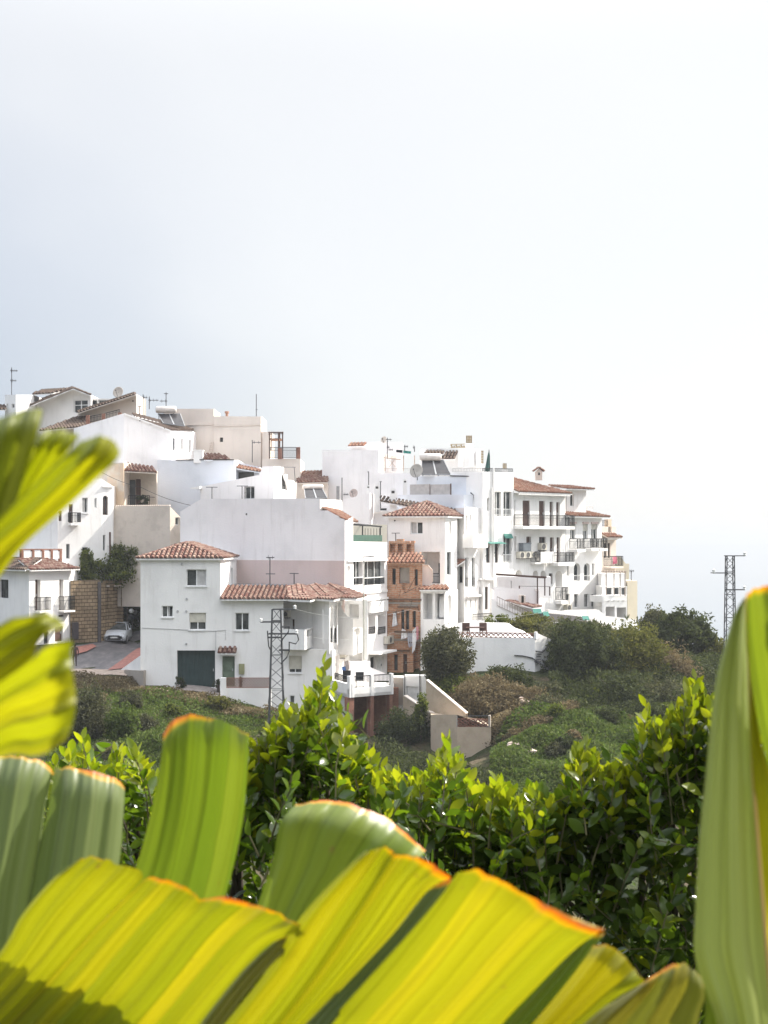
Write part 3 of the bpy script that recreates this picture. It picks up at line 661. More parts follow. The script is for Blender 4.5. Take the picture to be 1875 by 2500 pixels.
# pink band: proud panel
p = R[0]; t0, z0 = p.pix(440, 1640); t1, z1 = p.pix(841.5, 1369); m = MB(); p.box(m, 0, p.len, 0, .05, z0, ZY(1369, 97.5)); h.part('pink_band', m, PINKB())
m = MB(); q = p.pix(527, 1256) ; c = p.pt(q[0], 0, q[1]); c = p.at(602, 1255, .0); m.lathe(c, [(.06, 0), (.06, .03), (0, .03)], 8, p.n); h.part('vent', m, plain('dark vent', (0.06, .055, .05), .9))
# right side, floor by floor
s = Pl((842, 97.5), (945, 105))
R2 = h.body([(842, 97.5), (945, 105)], 1, 1324, 1660, ops={0: [('void', 863, 1371, 886, 1428, {'rd': .9}), ('void', 890, 1371, 939, 1428, {'rd': .9}), W(848, 1382, 854.5, 1394, n=1, sill=False),
     ('void', 899, 1500, 917, 1549, {'rd': .6}), ('void', 922, 1500, 942, 1549, {'rd': .6}), ('door', 904, 1604, 918, 1652, {'mat': IRON}), ('door', 920, 1604, 938, 1652, {'mat': FRAMEW})]}, closed=False)
p = R2[0]
for x0, y0, x1, y1, f in ((863, 1371, 886, 1428, 'a'), (890, 1371, 939, 1428, 'b')):
    t0, z0, t1, z1 = p.rect(x0, y0, x1, y1); g = MB(); p.box(g, t0, t1, -.35, -.33, z0, z1); w = g.build('glazing', glassmat(), h.root); f = MB()
    n = 2 if f == 'a' else 3
    for k in range(n+1): tt = t0+(t1-t0)*k/n; p.box(f, tt-.03, tt+.03, -.33, -.27, z0, z1)
    p.box(f, t0, t1, -.06, -.01, z0+(z1-z0)*.3, z0+(z1-z0)*.3+.06); f.build('frame', FRAMEW(), w)
    f = MB(); rail3d(f, [p.pt(t0, -.04, z0), p.pt(t1, -.04, z0)], (z1-z0)*.3, .12, False); f.build('railing', IRON(), w)
for x0, y0, x1, y1 in ((899, 1500, 917, 1549), (922, 1500, 942, 1549)):
    t0, z0, t1, z1 = p.rect(x0, y0, x1, y1); g = MB(); p.box(g, t0+(t1-t0)*.1, t0+(t1-t0)*.62, -.5, -.47, z0, z1); w = g.build('glazing', glassmat(), h.root); f = MB(); rail3d(f, [p.pt(t0, -.05, z0), p.pt(t1, -.05, z0)], (z1-z0)*.36, .12); f.build('railing', IRON(), w)
for y0, y1, d in ((1443, 1449, .12), (1462, 1467, .18), (1366, 1370, .14)): h.slab('cornice', p, 846, y0, 943, y1, 0, d, WHITE())
h.slab('awning_box', p, 899, 1467.5, 941, 1494, .01, .22, WHITE())
h.slab('porch_roof', p, 900, 1589, 943, 1594, 0, .8, WHITE())
# roof terrace with green glass rail and black pergola
g = MB(); t0, z0, t1, z1 = p.rect(864, 1306, 936, 1322); p.box(g, t0, t1, -.12, -.09, ZY(1322, 100), ZY(1306, 100)); h.part('glass_rail', g, plain('green tinted glass', (.04, .10, .07), .15))
m = MB(); q = [p.at(882, 1320, -.3), p.at(939, 1320, -.3)]
for a in (895, 938): m.bar(p.at(a, 1322, -.3), p.at(a, 1284, -.3), .06)
m.bar(p.at(864, 1278, -.3), p.at(941, 1286, -.3), .07); m.bar(p.at(864, 1275, -2.3), p.at(941, 1281, -2.3), .07)
for k in range(9): u = k/8; m.bar(p.at(866+72*u, 1277+8*u, -.3), p.at(866+72*u, 1275+7*u, -2.5), .04)
for k in range(7): u = k/6; m.bar(p.at(896+42*u, 1290, -.35), p.at(896+42*u, 1318, -.35), .02)
h.part('pergola', m, IRON())
m = MB(); Bk = Pl((858, 104.5), (945, 107)); Bk.box(m, 0, Bk.len, -.2, 0, ZY(1330, 105), ZY(1280, 105)); h.part('terrace_back_wall', m, plaster('dull olive wall', (.35, .34, .3), amount=.4))  # terrace back wall in a dull olive tone
m = MB(); a = P(790, 1246, 97); 
m.build
h.slab('window', R[0], 427.5, 1263, 439.5, 1283, -.1, -.05, FRAMEG()) if False else None
h.done(); GAB = h
aircon(p, 936, 1553, 951, 1571, 'air conditioner on the sunlit wall beside the raw brick house')
aircon(Pl((812, 92.0), (843, 98)), 829, 1580, 842, 1602, 'air conditioner under the curved balcony above the railed terrace')
# lamp post in front of the sunroom
t = empty('street_lamp', P(888, 1610, 94.8), 'slim pale street lamp rising in front of the dark sunroom windows', 'street lamp'); m = MB(); m.tube([P(888.5, 1612, 94.8), P(888.5, 1362, 94.8)], .055, 8, .04); m.build('post', plain('pale grey post', (.45, .45, .4), .6), t)
m = MB(); m.tube([P(882, 1360, 94.8), P(905, 1359, 94.8)], .035, 6); m.obox(P(900, 1361, 94.7), (.35, 0, 0), (0, .2, 0), (0, 0, .08)); m.build('lamp_arm', GALV(), t)
# ---- raw brick house
h = House('brick_house', 'narrow unfinished house of bare orange hollow brick', 'house', 985, 1500, 105.5, BRICK())
R = h.body([(946, 105.6), (1031, 104.8)], 4, 1372, 1720, {0: [('void', 957, 1388, 966, 1427, {'rd': .3}), ('void', 974, 1386, 1000, 1425, {'rd': .35}), ('void', 1012, 1390, 1020, 1430, {'rd': .3}), W(981, 1424, 990, 1440, n=1, sill=False),
    ('void', 960, 1494, 970, 1528, {'rd': .3}), ('void', 979, 1489, 987, 1537, {'rd': .5}), ('void', 990, 1491, 999, 1537, {'rd': .5}), ('void', 1007, 1492, 1015.5, 1532, {'rd': .5}),
    W(961.5, 1598, 971, 1637, n=1, fm='b', sill=False), ('door', 984, 1597, 994, 1645, {}), ('void', 1008, 1570, 1024, 1640, {'rd': .6})]})
p = R[0]
for x0, x1, y0, y1 in ((979, 987, 1489, 1537), (990, 999, 1491, 1537), (1007, 1015.5, 1492, 1532), (957, 966, 1388, 1427), (1012, 1020, 1390, 1430)):
    t0, z0, t1, z1 = p.rect(x0, y0, x1, y1); g = MB(); p.box(g, t0, t1, -.28, -.25, z0, z1); f = g.build('pane', glassmat(), h.root)
t0, z0, t1, z1 = p.rect(974, 1386, 1000, 1425); g = MB(); p.box(g, t0, t1, -.3, -.25, z0, z1); h.part('boarding', g, GREYC())
m = MB()
for y in (1370, 1462, 1466, 1476, 1562, 1586): pass
for x0, x1, y in ((948, 1029, 1470), (976, 1020, 1476), (948, 1029, 1560)): t0, z0, t1, z1 = p.rect(x0, y, x1, y+5); p.box(m, t0, t1, 0, .06, z0, z1)
h.part('concrete_band', m, GREYC())
slope_roof(h, p.at(945, 1374, .55), p.at(1042, 1374, .55), p.at(1018, 1351, -.9), p.at(948, 1351, -.9), TILEO)
# battlemented top storey
R = h.body([(949, 106.8), (1012, 106.3)], 2.6, 1326, 1372, {0: [('void', 952, 1327.5, 964, 1349, {'rd': .3}), ('void', 971, 1327.5, 983, 1349, {'rd': .3}), ('void', 992.5, 1328.5, 1003.5, 1349, {'rd': .3})]})
p2 = R[0]; m = MB()
for a, b, y in ((949, 968, 1321), (968, 985, 1316), (985, 1000, 1321), (1003, 1012, 1320)): t0, z0, t1, z1 = p2.rect(a, y, b, 1326); p2.box(m, t0, t1, -.25, .02, z0+.002, z1)
h.part('battlement', m, BRICK())
m = MB()
for k in range(14): a = p.at(955+random.random()*66, 1430+random.random()*90, .04); m.tube([a, a+Vector((random.uniform(-.5, .5), 0, random.uniform(-.9, .6)))], .012, 4)
for a, b in (((1000, 1440), (1022, 1400)), ((985, 1450), (1030, 1428)), ((983, 1618), (1026, 1614)), ((1028, 1640), (1028, 1560))): m.tube([p.at(*a, .3), p.at(*b, .3)], .02, 4)
h.part('loose_wiring', m, IRON())
for x0, x1, y, dd in ((948, 1030, 1462, .22), (974, 1022, 1480, .4), (968, 1024, 1540, .55), (948, 1000, 1586, .18), (1004, 1030, 1566, .5)):
    m = MB(); t0, z0, t1, z1 = p.rect(x0, y, x1, y+3.5); p.box(m, t0, t1, .0, dd, z0, z1); h.part('timber_ledge', m, plain('weathered dark timber', (.12, .075, .05), .9, 0, .4, 6))
h.done(); BRK = h
# laundry on the brick house
def cloth(poly, pl_, d, mat, label, g='laundry hanging on the brick house'):
    m = MB(); ys = sorted(set(y for x, y in poly)); nx, ny = 7, 9; x0, x1 = min(x for x, y in poly), max(x for x, y in poly); y0, y1 = ys[0], ys[-1]
    def span(y):
        xs = []
        for (a, b), (c, e) in zip(poly, poly[1:]+poly[:1]):
            if (b-y)*(e-y) <= 0 and b != e: xs.append(a+(c-a)*(y-b)/(e-b))
        return (min(xs), max(xs)) if xs else (x0, x1)
    vs = []
    for j in range(ny):
        y = y0+(y1-y0)*min(.999, max(.001, j/(ny-1))); a, b = span(y)
        for i in range(nx): vs.append(pl_.at(a+(b-a)*i/(nx-1), y, d+.07*math.sin(i*2.1+j*.25)))
    m.smooth = True; m.add(vs, [[j*nx+i, j*nx+i+1, (j+1)*nx+i+1, (j+1)*nx+i] for j in range(ny-1) for i in range(nx-1)]); o = m.build('laundry', mat); return tag(o, label, 'laundry', g)
WC = plain('washed white cotton', (.72, .71, .72), .9); GC = plain('grey washed cloth', (.34, .34, .38), .9); PC = plain('faded pink cloth', (.62, .30, .33), .9)
cloth([(962, 1496), (968, 1496), (973, 1528), (959, 1530)], p, .12, WC, 'pointed white cloth hanging alone on the brick wall')
cloth([(986, 1534), (997, 1538), (1000, 1556), (984, 1560)], p, .45, WC, 'crumpled white laundry bundle left of the grey cloth')
cloth([(1000, 1540), (1012, 1540), (1014, 1575), (1004, 1580), (1000, 1556)], p, .5, GC, 'grey cloth drying in the middle of the laundry')
cloth([(1013, 1532), (1021, 1530), (1023, 1560), (1018, 1590), (1012, 1594)], p, .55, WC, 'long white sheet drying beside the grey cloth')
cloth([(1022, 1528), (1027, 1528), (1028, 1560), (1023, 1563)], p, .55, PC, 'narrow pink towel at the end of the washing line')
# ---- cream house with hipped roof beside the brick house
h = House('hip_roof_house', 'cream house with hipped tile roof and tiled arcade, beside the brick house', 'house', 1030, 1440, 109, WHITE())
a_ = [(948, 110), (1087, 108.4), (1116, 110.6)]
R = h.body(a_, 3.4, 1259, 1720, {0: [('win', 1002, 1274, 1032, 1304, {'cur': (.08, .55), 'n': 2, 'fr': .06, 'sill': False}), ('void', 1027, 1347, 1074, 1425, {'rd': 1.5})],
    1: [W(1097, 1274, 1102, 1305, n=1, sill=False), W(1090.5, 1347, 1102, 1404, n=1, fm='g', sill=False)]})
p = R[0]; hip_roof(h, p, 0, p.len, 4.6, ZY(1260, 109), 1.12, oh=.3)
t0, z0, t1, z1 = p.rect(1027, 1347, 1074, 1425); m = MB(); rail3d(m, [p.pt(t0, -.08, z0), p.pt(t1, -.08, z0)], .75, .1); h.part('railing', m, IRON()); m = MB(); p.box(m, t0+.9, t1-.05, -1.48, -1.44, z0, z0+1.5); h.part('door', m, IRON())
c = p.at(964, 1271); m = MB(); m.lathe(c, [(.06, 0), (.06, .04), (0, .04)], 8, p.n); h.part('vent', m, plain('dark vent', (0.06, .055, .05), .9))
# small orange gable on the arcade roof and the arcade
R = h.body([(1027, 104.7), (1086, 104.1), (1118, 106.6)], 2.2, 1440, 1720, {0: [('void', 1033, 1449, 1056, 1512, {'rd': 1.0, 'arch': False}), ('void', 1062, 1449, 1084, 1512, {'rd': 1.0})], 1: [('void', 1092, 1452, 1103, 1507, {'arch': True, 'rd': .6})]})
slope_roof(h, P(1024, 1440, 104.3), P(1095, 1440, 103.7), P(1090, 1431, 105.9), P(1027, 1431, 106.4), TILEO)
p = R[0]; q_ = [(1028, 1431), (1050, 1431), (1056, 1420), (1055, 1394), (1045, 1381), (1030, 1380)]; pp = Pl((1027, 105.9), (1086, 105.4)); h.wallpoly(pp, [pp.pix(x, y) for x, y in q_])
m = MB(); pts = [pp.pix(x, y) for x, y in [(1028, 1380), (1045, 1380), (1056, 1393), (1056, 1420)]]
for (a, b), (c, d) in zip(pts[:-1], pts[1:]): m.bar(pp.pt(a, .03, b), pp.pt(c, .03, d), .05)
h.part('coping', m, CREAM())
h.done(); HIP = h
antenna(966, 1327, 1301, 107.3, 'T shaped pole antenna on the battlements of the brick house', [(1301.5, 956, 976, 0)])
# ---- narrow white house with round balcony
h = House('balcony_house', 'narrow white house with rounded white balcony and tall windows', 'house', 1145, 1440, 105, WHITE())
R = h.body([(1112, 112.4), (1134, 111.2), (1180, 113.6)], 5, 1240, 1720, {0: [('win', 1117, 1382, 1129.5, 1424, {'n': 1, 'sill': False})],
    1: [W(1135.5, 1361, 1143.5, 1433, n=1, rail=.3, rm=IRON, sill=False), W(1152, 1361, 1160, 1433, n=1, rail=.3, rm=IRON, sill=False), W(1137, 1258, 1142, 1301, n=1, sill=False, bar=.4), W(1146, 1257, 1150, 1281, n=1, sill=False), W(1170, 1433, 1177.5, 1489, n=1, fm='b', sill=False),
    W(1135, 1463, 1140, 1485, n=1, sill=False), W(1147, 1463, 1151, 1485, n=1, sill=False), W(1160, 1461, 1163, 1488, n=1, sill=False)]})
p = R[1]; h.balcony(p, 1130, 1166, 1304, 1332, 1337, .9, solid=True)
h.slab('cornice', p, 1137, 1452, 1170, 1457, 0, .2, WHITE()); h.slab('cornice', p, 1168, 1411, 1179, 1415, 0, .2, WHITE())
canopy(h, R[0], 1113, 1136, 1367, 1380, .7, TILEO); h.done()
# terrace step with iron fence
h = House('fenced_landing', 'white landing with black iron fence below the narrow white house', 'terrace', 1178, 1520, 104, WHITE())
R = h.body([(1156, 103.2), (1204, 104.8)], 5, 1522, 1700); p = R[0]; m = MB(); rail3d(m, [p.pt(.05, -.1, ZY(1522, 104)), p.pt(p.len-.05, -.1, ZY(1522, 104))], .68, .13); h.part('railing', m, IRON()); h.done()
# ---- blue-shaded stepped house above the hipped roof
h = House('stepped_house', 'stepped flat-roofed house in blue shade with solar heater on its roof', 'house', 1090, 1220, 108.5, SHADEW())
R = h.body([(972, 115.6), (1132, 112.7), (1158, 113.9)], 4, 1208, 1330)
p = R[1]; h.slab('cornice', p, 1133, 1237, 1157, 1241, 0, .2, WHITE())
R = h.body([(1018, 116.6), (1150, 114.0)], 4, 1163, 1215); p = R[0]
for a, b in ((994, 1043), (1044, 1094)):
    m = MB(); f = Pl((972, 115.9), (1132, 113.0)); t0, z0, t1, z1 = f.rect(a, 1182, b, 1207); f.box(m, t0, t1, -.5, -.44, z0, z1); h.part('screen_panel', m, plain('grey reed screen', (.42, .39, .37), .9))
m = MB(); m.bar(f.at(1094, 1208, -.45), f.at(1094, 1180, -.45), .07); m.bar(f.at(1043.5, 1208, -.4), f.at(1043.5, 1181, -.4), .03); h.part('screen_post', m, BROWNW())
m = MB(); pts = [p.at(1100, 1161.5, .03), p.at(1149, 1163, .03), p.at(1149, 1203, .03)]; m.tube(pts, .05, 6); m.tube([P(1149, 1203, 113.9), P(1157, 1209, 113.7), P(1158, 1238, 113.7)], .05, 6); h.part('drain_pipe', m, plain('black drain pipe', (.04, .04, .045), .6)); h.done()
solar_heater(1024, 1078, 1116, 9, [(1030, 1125), (1084, 1125), (1102, 1160), (1028, 1160)], 116.2, 'solar heater with white tank on dark panels and thin white struts, on the blue-shaded house')
dish(1016, 1149, 17, 114.6, 'big grey satellite dish beside the solar heater of the stepped house', (-.5, -1, .2))
# ---- low white house with round chimneys
h = House('chimney_house', 'low white house with two round-topped white chimneys and sloping roofline', 'house', 880, 1240, 109, PINKW())
R = h.body([(800, 113.6), (902, 112.8), (913, 114.2)], 3, 1262, 1400, outl={0: [(800, 1228), (835, 1219), (862, 1214), (890, 1207), (902, 1204)], 1: [(902, 1204), (913, 1205)]}, cap=False)
R = h.body([(913, 114.2), (1000, 114)], 3, 1248, 1400); p = R[0]
chimney(h, 913.5, 927, 1181, 1250, 113.6); chimney(h, 952, 967, 1191, 1250, 113.3); chimney(h, 984, 994, 1169, 1208, 113.6); chimney(h, 895, 903, 1184, 1206, 113.6)
slope_roof(h, P(930, 1224, 113.2), P(1116, 1259, 111.6), P(1114, 1246, 112.6), P(926, 1210, 114.0), TILEB)
m = MB(); m.obox(P(928, 1246, 113.4), (.5, 0, 0), (0, .3, 0), (0, 0, .16)); h.part('flue_box', m, IRON()); h.done()
antenna(835, 1222, 1166, 113.2, 'thin mast with small red aerial on the low sloping parapet', [(1207, 838, 851, 3)])
dish(863, 1204, 11, 114.2, 'mesh satellite dish on the sloping parapet beside a thin mast', (-.4, -1, .3), lambda: plain('rusty mesh dish', (.4, .33, .3), .8))
antenna(900, 1205, 1151, 114.4, 'thin bare mast left of the tall round chimney', [(1152, 897, 901, 0)])
antenna(929, 1240, 1175, 113.4, 'bare mast between the two round chimneys', [(1176, 927, 932, 0)])
m = MB(); q = P(825, 1222, 113.2); m.box((q.x-.12, 113.2, q.z), (q.x+.12, 113.5, q.z+1.1)); tag(m.build('chimney_stack', plain('grey chimney render', (.3, .29, .29), .9)), 'slim grey chimney stack on the sloping parapet', 'chimney')
# ---- big white block with penthouse and roof clutter
h = House('terrace_block', 'big blank white block with pink penthouse and cluttered roof terrace', 'house', 850, 1180, 117, PINKW())
R = h.body([(786.5, 120.5), (925, 118.4), (938, 120)], 6, 1099, 1320); R = h.body([(925, 118.3), (1100, 117.4)], 6, 1155, 1320); p = R[0]
m = MB(); rail3d(m, [p.at(927, 1155, -.1), p.at(1004, 1155, -.1)], .36, .12, False, .02, .012); h.part('railing', m, plain('rusty cream rail', (.42, .36, .32), .7))
R = h.body([(856, 123.5), (984, 122)], 5, 1079, 1160, {0: [('void', 955, 1112, 968, 1150, {'rd': .4})]}); R0 = R[0]; canopy(h, R0, 855, 896, 1082, 1090, .6, TILEO)
m = MB()
for x in (940, 985, 1012): m.bar(P(x, 1150, 119), P(x, 1112, 119), .06)
m.bar(P(936, 1117, 119), P(980, 1123, 119), .05); m.bar(P(936, 1117, 119), P(936, 1124, 118.7), .05)
for k in range(9): m.bar(P(938+k*4.6, 1117+k*.5, 119), P(945+k*4.6, 1110+k*.5, 120.8), .03)
m.bar(P(950, 1140, 119.2), P(965, 1120, 119.2), .03); m.bar(P(965, 1140, 119.2), P(950, 1122, 119.2), .03)
h.part('pergola', m, plain('bleached timber', (.45, .36, .3), .9))
h.done()
# roof structure on the right of the block
h = House('roof_house', 'white rooftop house with brown tiled porch and slatted chimney', 'house', 1090, 1130, 117, WHITE())
R = h.body([(1028, 122), (1180, 120.4)], 5, 1095, 1200); p = R[0]
slope_roof(h, p.at(1042, 1109, .6), p.at(1088, 1109, .6), p.at(1082, 1100, -.1), p.at(1040, 1100, -.1), TILEB)
slope_roof(h, p.at(1079, 1122, .9), p.at(1116, 1122, .9), p.at(1119, 1101, -.1), p.at(1093, 1101, -.1), TILEB)
m = MB(); t0, z0, t1, z1 = p.rect(1122, 1102, 1176, 1140); p.box(m, t0, t0+.3, 0, .4, z0, z1); p.box(m, t1-.35, t1, 0, .4, z0, z1); p.box(m, t0+.9, t0+1.3, 0, .3, z0, z1); h.part('pier', m, WHITE())
chimney(h, 1137, 1154, 1063, 1097, 121.5, cap='louvre'); m = MB()
for k in range(6): m.bar(P(1101+k*6, 1086+(k % 2)*3, 117.5), P(1105+k*6, 1093-(k % 2)*3, 117.5), .08)
m.bar(P(1100, 1085, 117.4), P(1137, 1084, 117.4), .04); m.bar(P(1100, 1093, 117.4), P(1137, 1092, 117.4), .04); h.part('roof_lattice', m, plain('ochre clay vent', (.40, .30, .17), .9)); h.done()
antenna(946, 1118, 1069, 119.6, 'mast crowded with small aerials in front of the penthouse', [(1073, 942, 956, 2), (1092, 944, 951, 3), (1098, 948, 960, 3)])
dish(937, 1073, 8, 122.5, 'round beige satellite dish on the penthouse roof', (-.6, -1, .2), lambda: plain('beige dish', (.5, .44, .38), .7))
FP = Pl((960, 118.8), (1015, 118.5))
TQ = plain('turquoise cloth', (.05, .30, .25), .9); DK = plain('dark wet cloth', (.04, .05, .06), .9); PUR = plain('grey washed cloth', (.34, .34, .38), .9)
cloth([(968, 1098), (983, 1099), (983, 1106), (967, 1104)], FP, 0, DK, 'dark towel drying on the rooftop line of the big block', 'laundry on the roof terrace')
cloth([(985, 1100), (1004, 1102), (1003, 1108), (985, 1106)], FP, 0, TQ, 'turquoise towel drying on the rooftop line of the big block', 'laundry on the roof terrace')
antenna(988, 1104, 1087, 119.5, 'small twin-pronged aerial above the drying turquoise towel', [(1090, 986, 996, 3)]); antenna(1012, 1100, 1091, 118.5, 'tiny aerial behind the solar heater tank', [(1092, 1008, 1013, 2)])
# ---- tall white house at the street corner (left face in shade, right face sunlit), then the row running back to the right
LN = lambda px: (px, (113-7.557)/(1-(px-CX)/F))
h = House('tall_house', 'tallest white house with roof railing and folded green parasol', 'house', 1215, 1400, 109.5, WHITE())
R = h.body([(1100, 115.4), (1179, 113), LN(1254)], 7, 1153, 1720, {1: [W(1189, 1216, 1195, 1248, n=1, sill=False), ('void', 1207.5, 1200, 1223.5, 1259, {'rd': .5}), ('void', 1229, 1200, 1249, 1260, {'rd': .5}), ('void', 1229, 1305, 1249, 1373, {'rd': .5}), W(1187, 1325, 1196.5, 1374, n=1, fm='b', sill=False), W(1208, 1327, 1217, 1374, n=1, fm='b', sill=False), W(1184, 1433, 1192, 1488, n=1, fm='b', sill=False), W(1204.5, 1422, 1208.5, 1449, n=1, sill=False)]})
p = R[1]; q0 = R[0]
for x0, y0, x1, y1 in ((1207.5, 1200, 1223.5, 1259), (1229, 1200, 1249, 1260), (1229, 1305, 1249, 1373)):
    t0, z0, t1, z1 = p.rect(x0, y0, x1, y1); g = MB(); p.box(g, t0, t1, -.25, -.22, z0, z1); w = g.build('glazing', glassmat(), h.root); f = MB(); rail3d(f, [p.pt(t0, -.04, z0), p.pt(t1, -.04, z0)], (z1-z0)*.28, .13, False); f.build('railing', FRAMEW(), w); f = MB(); p.box(f, (t0+t1)/2-.03, (t0+t1)/2+.03, -.22, -.16, z0, z1); p.box(f, t0, t1, -.22, -.16, z1-.07, z1); f.build('frame', FRAMEW(), w)
m = MB(); m.tube([p.at(1203, 1142, .08), p.at(1203, 1490, .08)], .07, 8); m.tube([p.at(1199, 1190, .08), p.at(1199, 1330, .08)], .06, 8); h.part('drain_pipe', m, WHITE())
m = MB(); rail3d(m, [q0.pt(.1, -.1, ZY(1153, 114.5)), q0.pt(q0.len, -.1, ZY(1153, 113.2))], .32, .16, False, .025, .018); h.part('railing', m, plain('grey rail', (.4, .38, .37), .6))
m = MB(); rail3d(m, [p.pt(.1, -.1, ZY(1153, 113.2)), p.pt(p.len, -.1, ZY(1153, 115))], .3, .1, False); h.part('railing', m, IRON())
AW = lambda: plain('turquoise awning canvas', (.06, .20, .165), .85)
for x0, x1, y0, y1, dd in ((1184, 1204, 1324, 1327, .55), (1206, 1225, 1324, 1327, .55), (1229, 1249, 1304, 1314, .2)):
    t0, z0, t1, z1 = p.rect(x0, y0, x1, y1); m = MB(); e = MB()
    m.box8([p.pt(t0, 0, z1), p.pt(t1, 0, z1), p.pt(t1, dd, z0-.02), p.pt(t0, dd, z0-.02), p.pt(t0, 0, z1+.03), p.pt(t1, 0, z1+.03), p.pt(t1, dd, z0+.01), p.pt(t0, dd, z0+.01)]); o = h.part('awning', m, AW())
    for tt in (t0+.03, t1-.03): e.bar(p.pt(tt, dd, z0), p.pt(tt, .02, z0-1.0), .015)
    h.part('awning_arm', e, IRON(), None, o)
h.slab('cornice', p, 1180, 1411, 1200, 1416, 0, .25, WHITE())
chimney(h, 1227, 1238, 1131, 1158, 116, cap='louvre'); chimney(h, 1174, 1181, 1100, 1158, 116, cap='louvre')
h.done(); TALL = h
parasol(1183, 1197, 1101, 1150, 114.3, 'folded dark green parasol standing on the corner roof terrace')
h = House('iron_balcony_house', 'white house with two rows of black iron balconies and brown doors', 'house', 1320, 1400, 113, WHITE())
PR = [(LN(1254)[0]+.2, LN(1254)[1]+.1), LN(1381)]
D2 = {'leaves': 2, 'fram': False, 'rd': .12}
R = h.body(PR, 7, 1203, 1720, {0: [('door', 1255.5, 1222, 1258.5, 1286, {}), ('door', 1276, 1222, 1294, 1286, D2), ('door', 1316, 1223, 1330, 1286, D2), ('door', 1342, 1225, 1351, 1286, {}), ('door', 1358, 1226, 1367, 1286, {}),
   ('door', 1256, 1309, 1261, 1346, {}), ('door', 1285, 1310, 1297, 1346, {}), W(1316, 1311, 1332, 1348, fm='b', n=2), ('door', 1342.5, 1312, 1352.5, 1374, {}), ('door', 1359, 1312, 1368, 1374, {}),
   ('void', 1258, 1392, 1275, 1440, {'arch': True, 'rd': .5}), ('void', 1300.5, 1393, 1314, 1440, {'arch': True, 'rd': .5}), ('void', 1319, 1393, 1333, 1440, {'arch': True, 'rd': .5}), W(1340, 1400, 1349.5, 1427, n=1, fm='b'), ('void', 1356, 1393, 1372.5, 1433, {'arch': True, 'rd': .8})]})
p = R[0]
h.balcony(p, 1254.6, 1381, 1258, 1285, 1292, .95); h.balcony(p, 1342, 1381.5, 1349, 1373, 1381, .9); h.balcony(p, 1295, 1309, 1347, 1373, 1377, .5)
h.slab('parapet', p, 1310, 1347, 1342, 1375, .3, .42, WHITE()); h.balcony(p, 1356, 1374, 1434, 1466, 1474, .6)
za, zr_ = ZY(1203, 117.5), ZY(1166, 120.5)
e0 = p.pt(-.1, .55, za); e1 = p.pt(p.len+.15, .55, za); slope_roof(h, e0, e1, p.pt(p.len-2.6, -3.4, zr_-.1), p.pt(-.1, -3.4, zr_), tilemat and TILEO)
slope_roof(h, p.pt(p.len+.15, .55, za), p.pt(p.len+.15, -4, za), p.pt(p.len-2.5, -3.6, zr_-.1), p.pt(p.len-2.6, -3.4, zr_-.1), TILEB)
m = MB(); n = 34
for k in range(n): t0 = p.len*k/n; p.box(m, t0, t0+.12, .42, .54, za-.22, za-.1)
h.part('dentils', m, WHITE()); chimney(h, 1308, 1324, 1142, 1172, 119.8, CREAM, 'hood'); h.done(); IRB = h
for x0, x1, y0, y1, lb in ((1259, 1273, 1347, 1363, 'leftmost of three air conditioners in a row under the brown doors'), (1274, 1287, 1347, 1362, 'middle one of three air conditioners in a row under the brown doors'), (1288, 1300, 1347, 1361, 'rightmost of three air conditioners in a row under the brown doors'), (1312, 1325, 1326, 1343, 'air conditioner in front of the brown double window'), (1375, 1386, 1476, 1490, 'air conditioner low on the wall beside the slim dark windows')):
    aircon(p, x0, y0, x1, y1, lb, .4)
m = MB(); t0, z0, t1, z1 = p.rect(1266, 1327, 1286, 1346); p.box(m, t0, t1, .05, .45, z0, z1); p.box(m, t0-.03, t1+.03, .03, .48, z1, z1+.05); p.box(m, t0+.05, t1-.05, .45, .47, z0+.05, z1-.05); tag(m.build('balcony_cupboard', plain('blue grey plastic', (.13, .15, .17), .5)), 'blue grey cupboard standing above the three air conditioners', 'cupboard')
h = House('arched_window_house', 'white house with two arched windows and small iron balconies', 'house', 1425, 1420, 117, WHITE())
PS = [(LN(1381.5)[0]+.2, LN(1381.5)[1]+.05), LN(1469)]
R = h.body(PS, 7, 1258, 1720, {0: [W(1392, 1277, 1405, 1316, n=2, sh=.45, sill=False), W(1423, 1277, 1435, 1316, n=2, sh=.5, sill=False), W(1443.5, 1277, 1458, 1316, n=2, sh=.4, sill=False), ('win', 1401, 1375, 1416, 1418, {'arch': True, 'n': 1, 'rail': .3, 'rd': .3}), ('win', 1425.5, 1375, 1440, 1418, {'arch': True, 'n': 1, 'rail': .3, 'rd': .3}),
   W(1384, 1376, 1390, 1406, n=1, sill=False), W(1445.5, 1375, 1452, 1405, n=1, sill=False), W(1382.5, 1450, 1391, 1484, n=1, sill=False), W(1401, 1450, 1412, 1483, n=2, fr=.035, sill=False), W(1426, 1450, 1437, 1482, n=2, fr=.035, sill=False), W(1444, 1450, 1452, 1482, n=1, sill=False), W(1459.5, 1449, 1464, 1482, n=1, sill=False)]})
p = R[0]; h.balcony(p, 1390, 1411, 1315, 1341, 1347, .8); h.balcony(p, 1425, 1443, 1315, 1339, 1345, .8); h.balcony(p, 1446, 1465, 1315, 1339, 1345, .8)
for a, b in ((1391, 1406), (1422, 1436), (1442.5, 1459)): h.slab('shutter_box', p, a, 1274, b, 1279, .0, .12, PINKB())
za = ZY(1261, 121.8); slope_roof(h, p.pt(-.2, .6, za), p.pt(p.len+.4, .6, za-.02), p.pt(p.len-.3, -1.5, za+.45), p.pt(-.2, -1.5, za+.5), TILEO)
R = h.body([(1383, 121.4), (1431, 122.8)], 4, 1196, 1262, {0: [W(1392, 1207, 1401, 1236, n=1, sill=False)]}); pq = R[0]
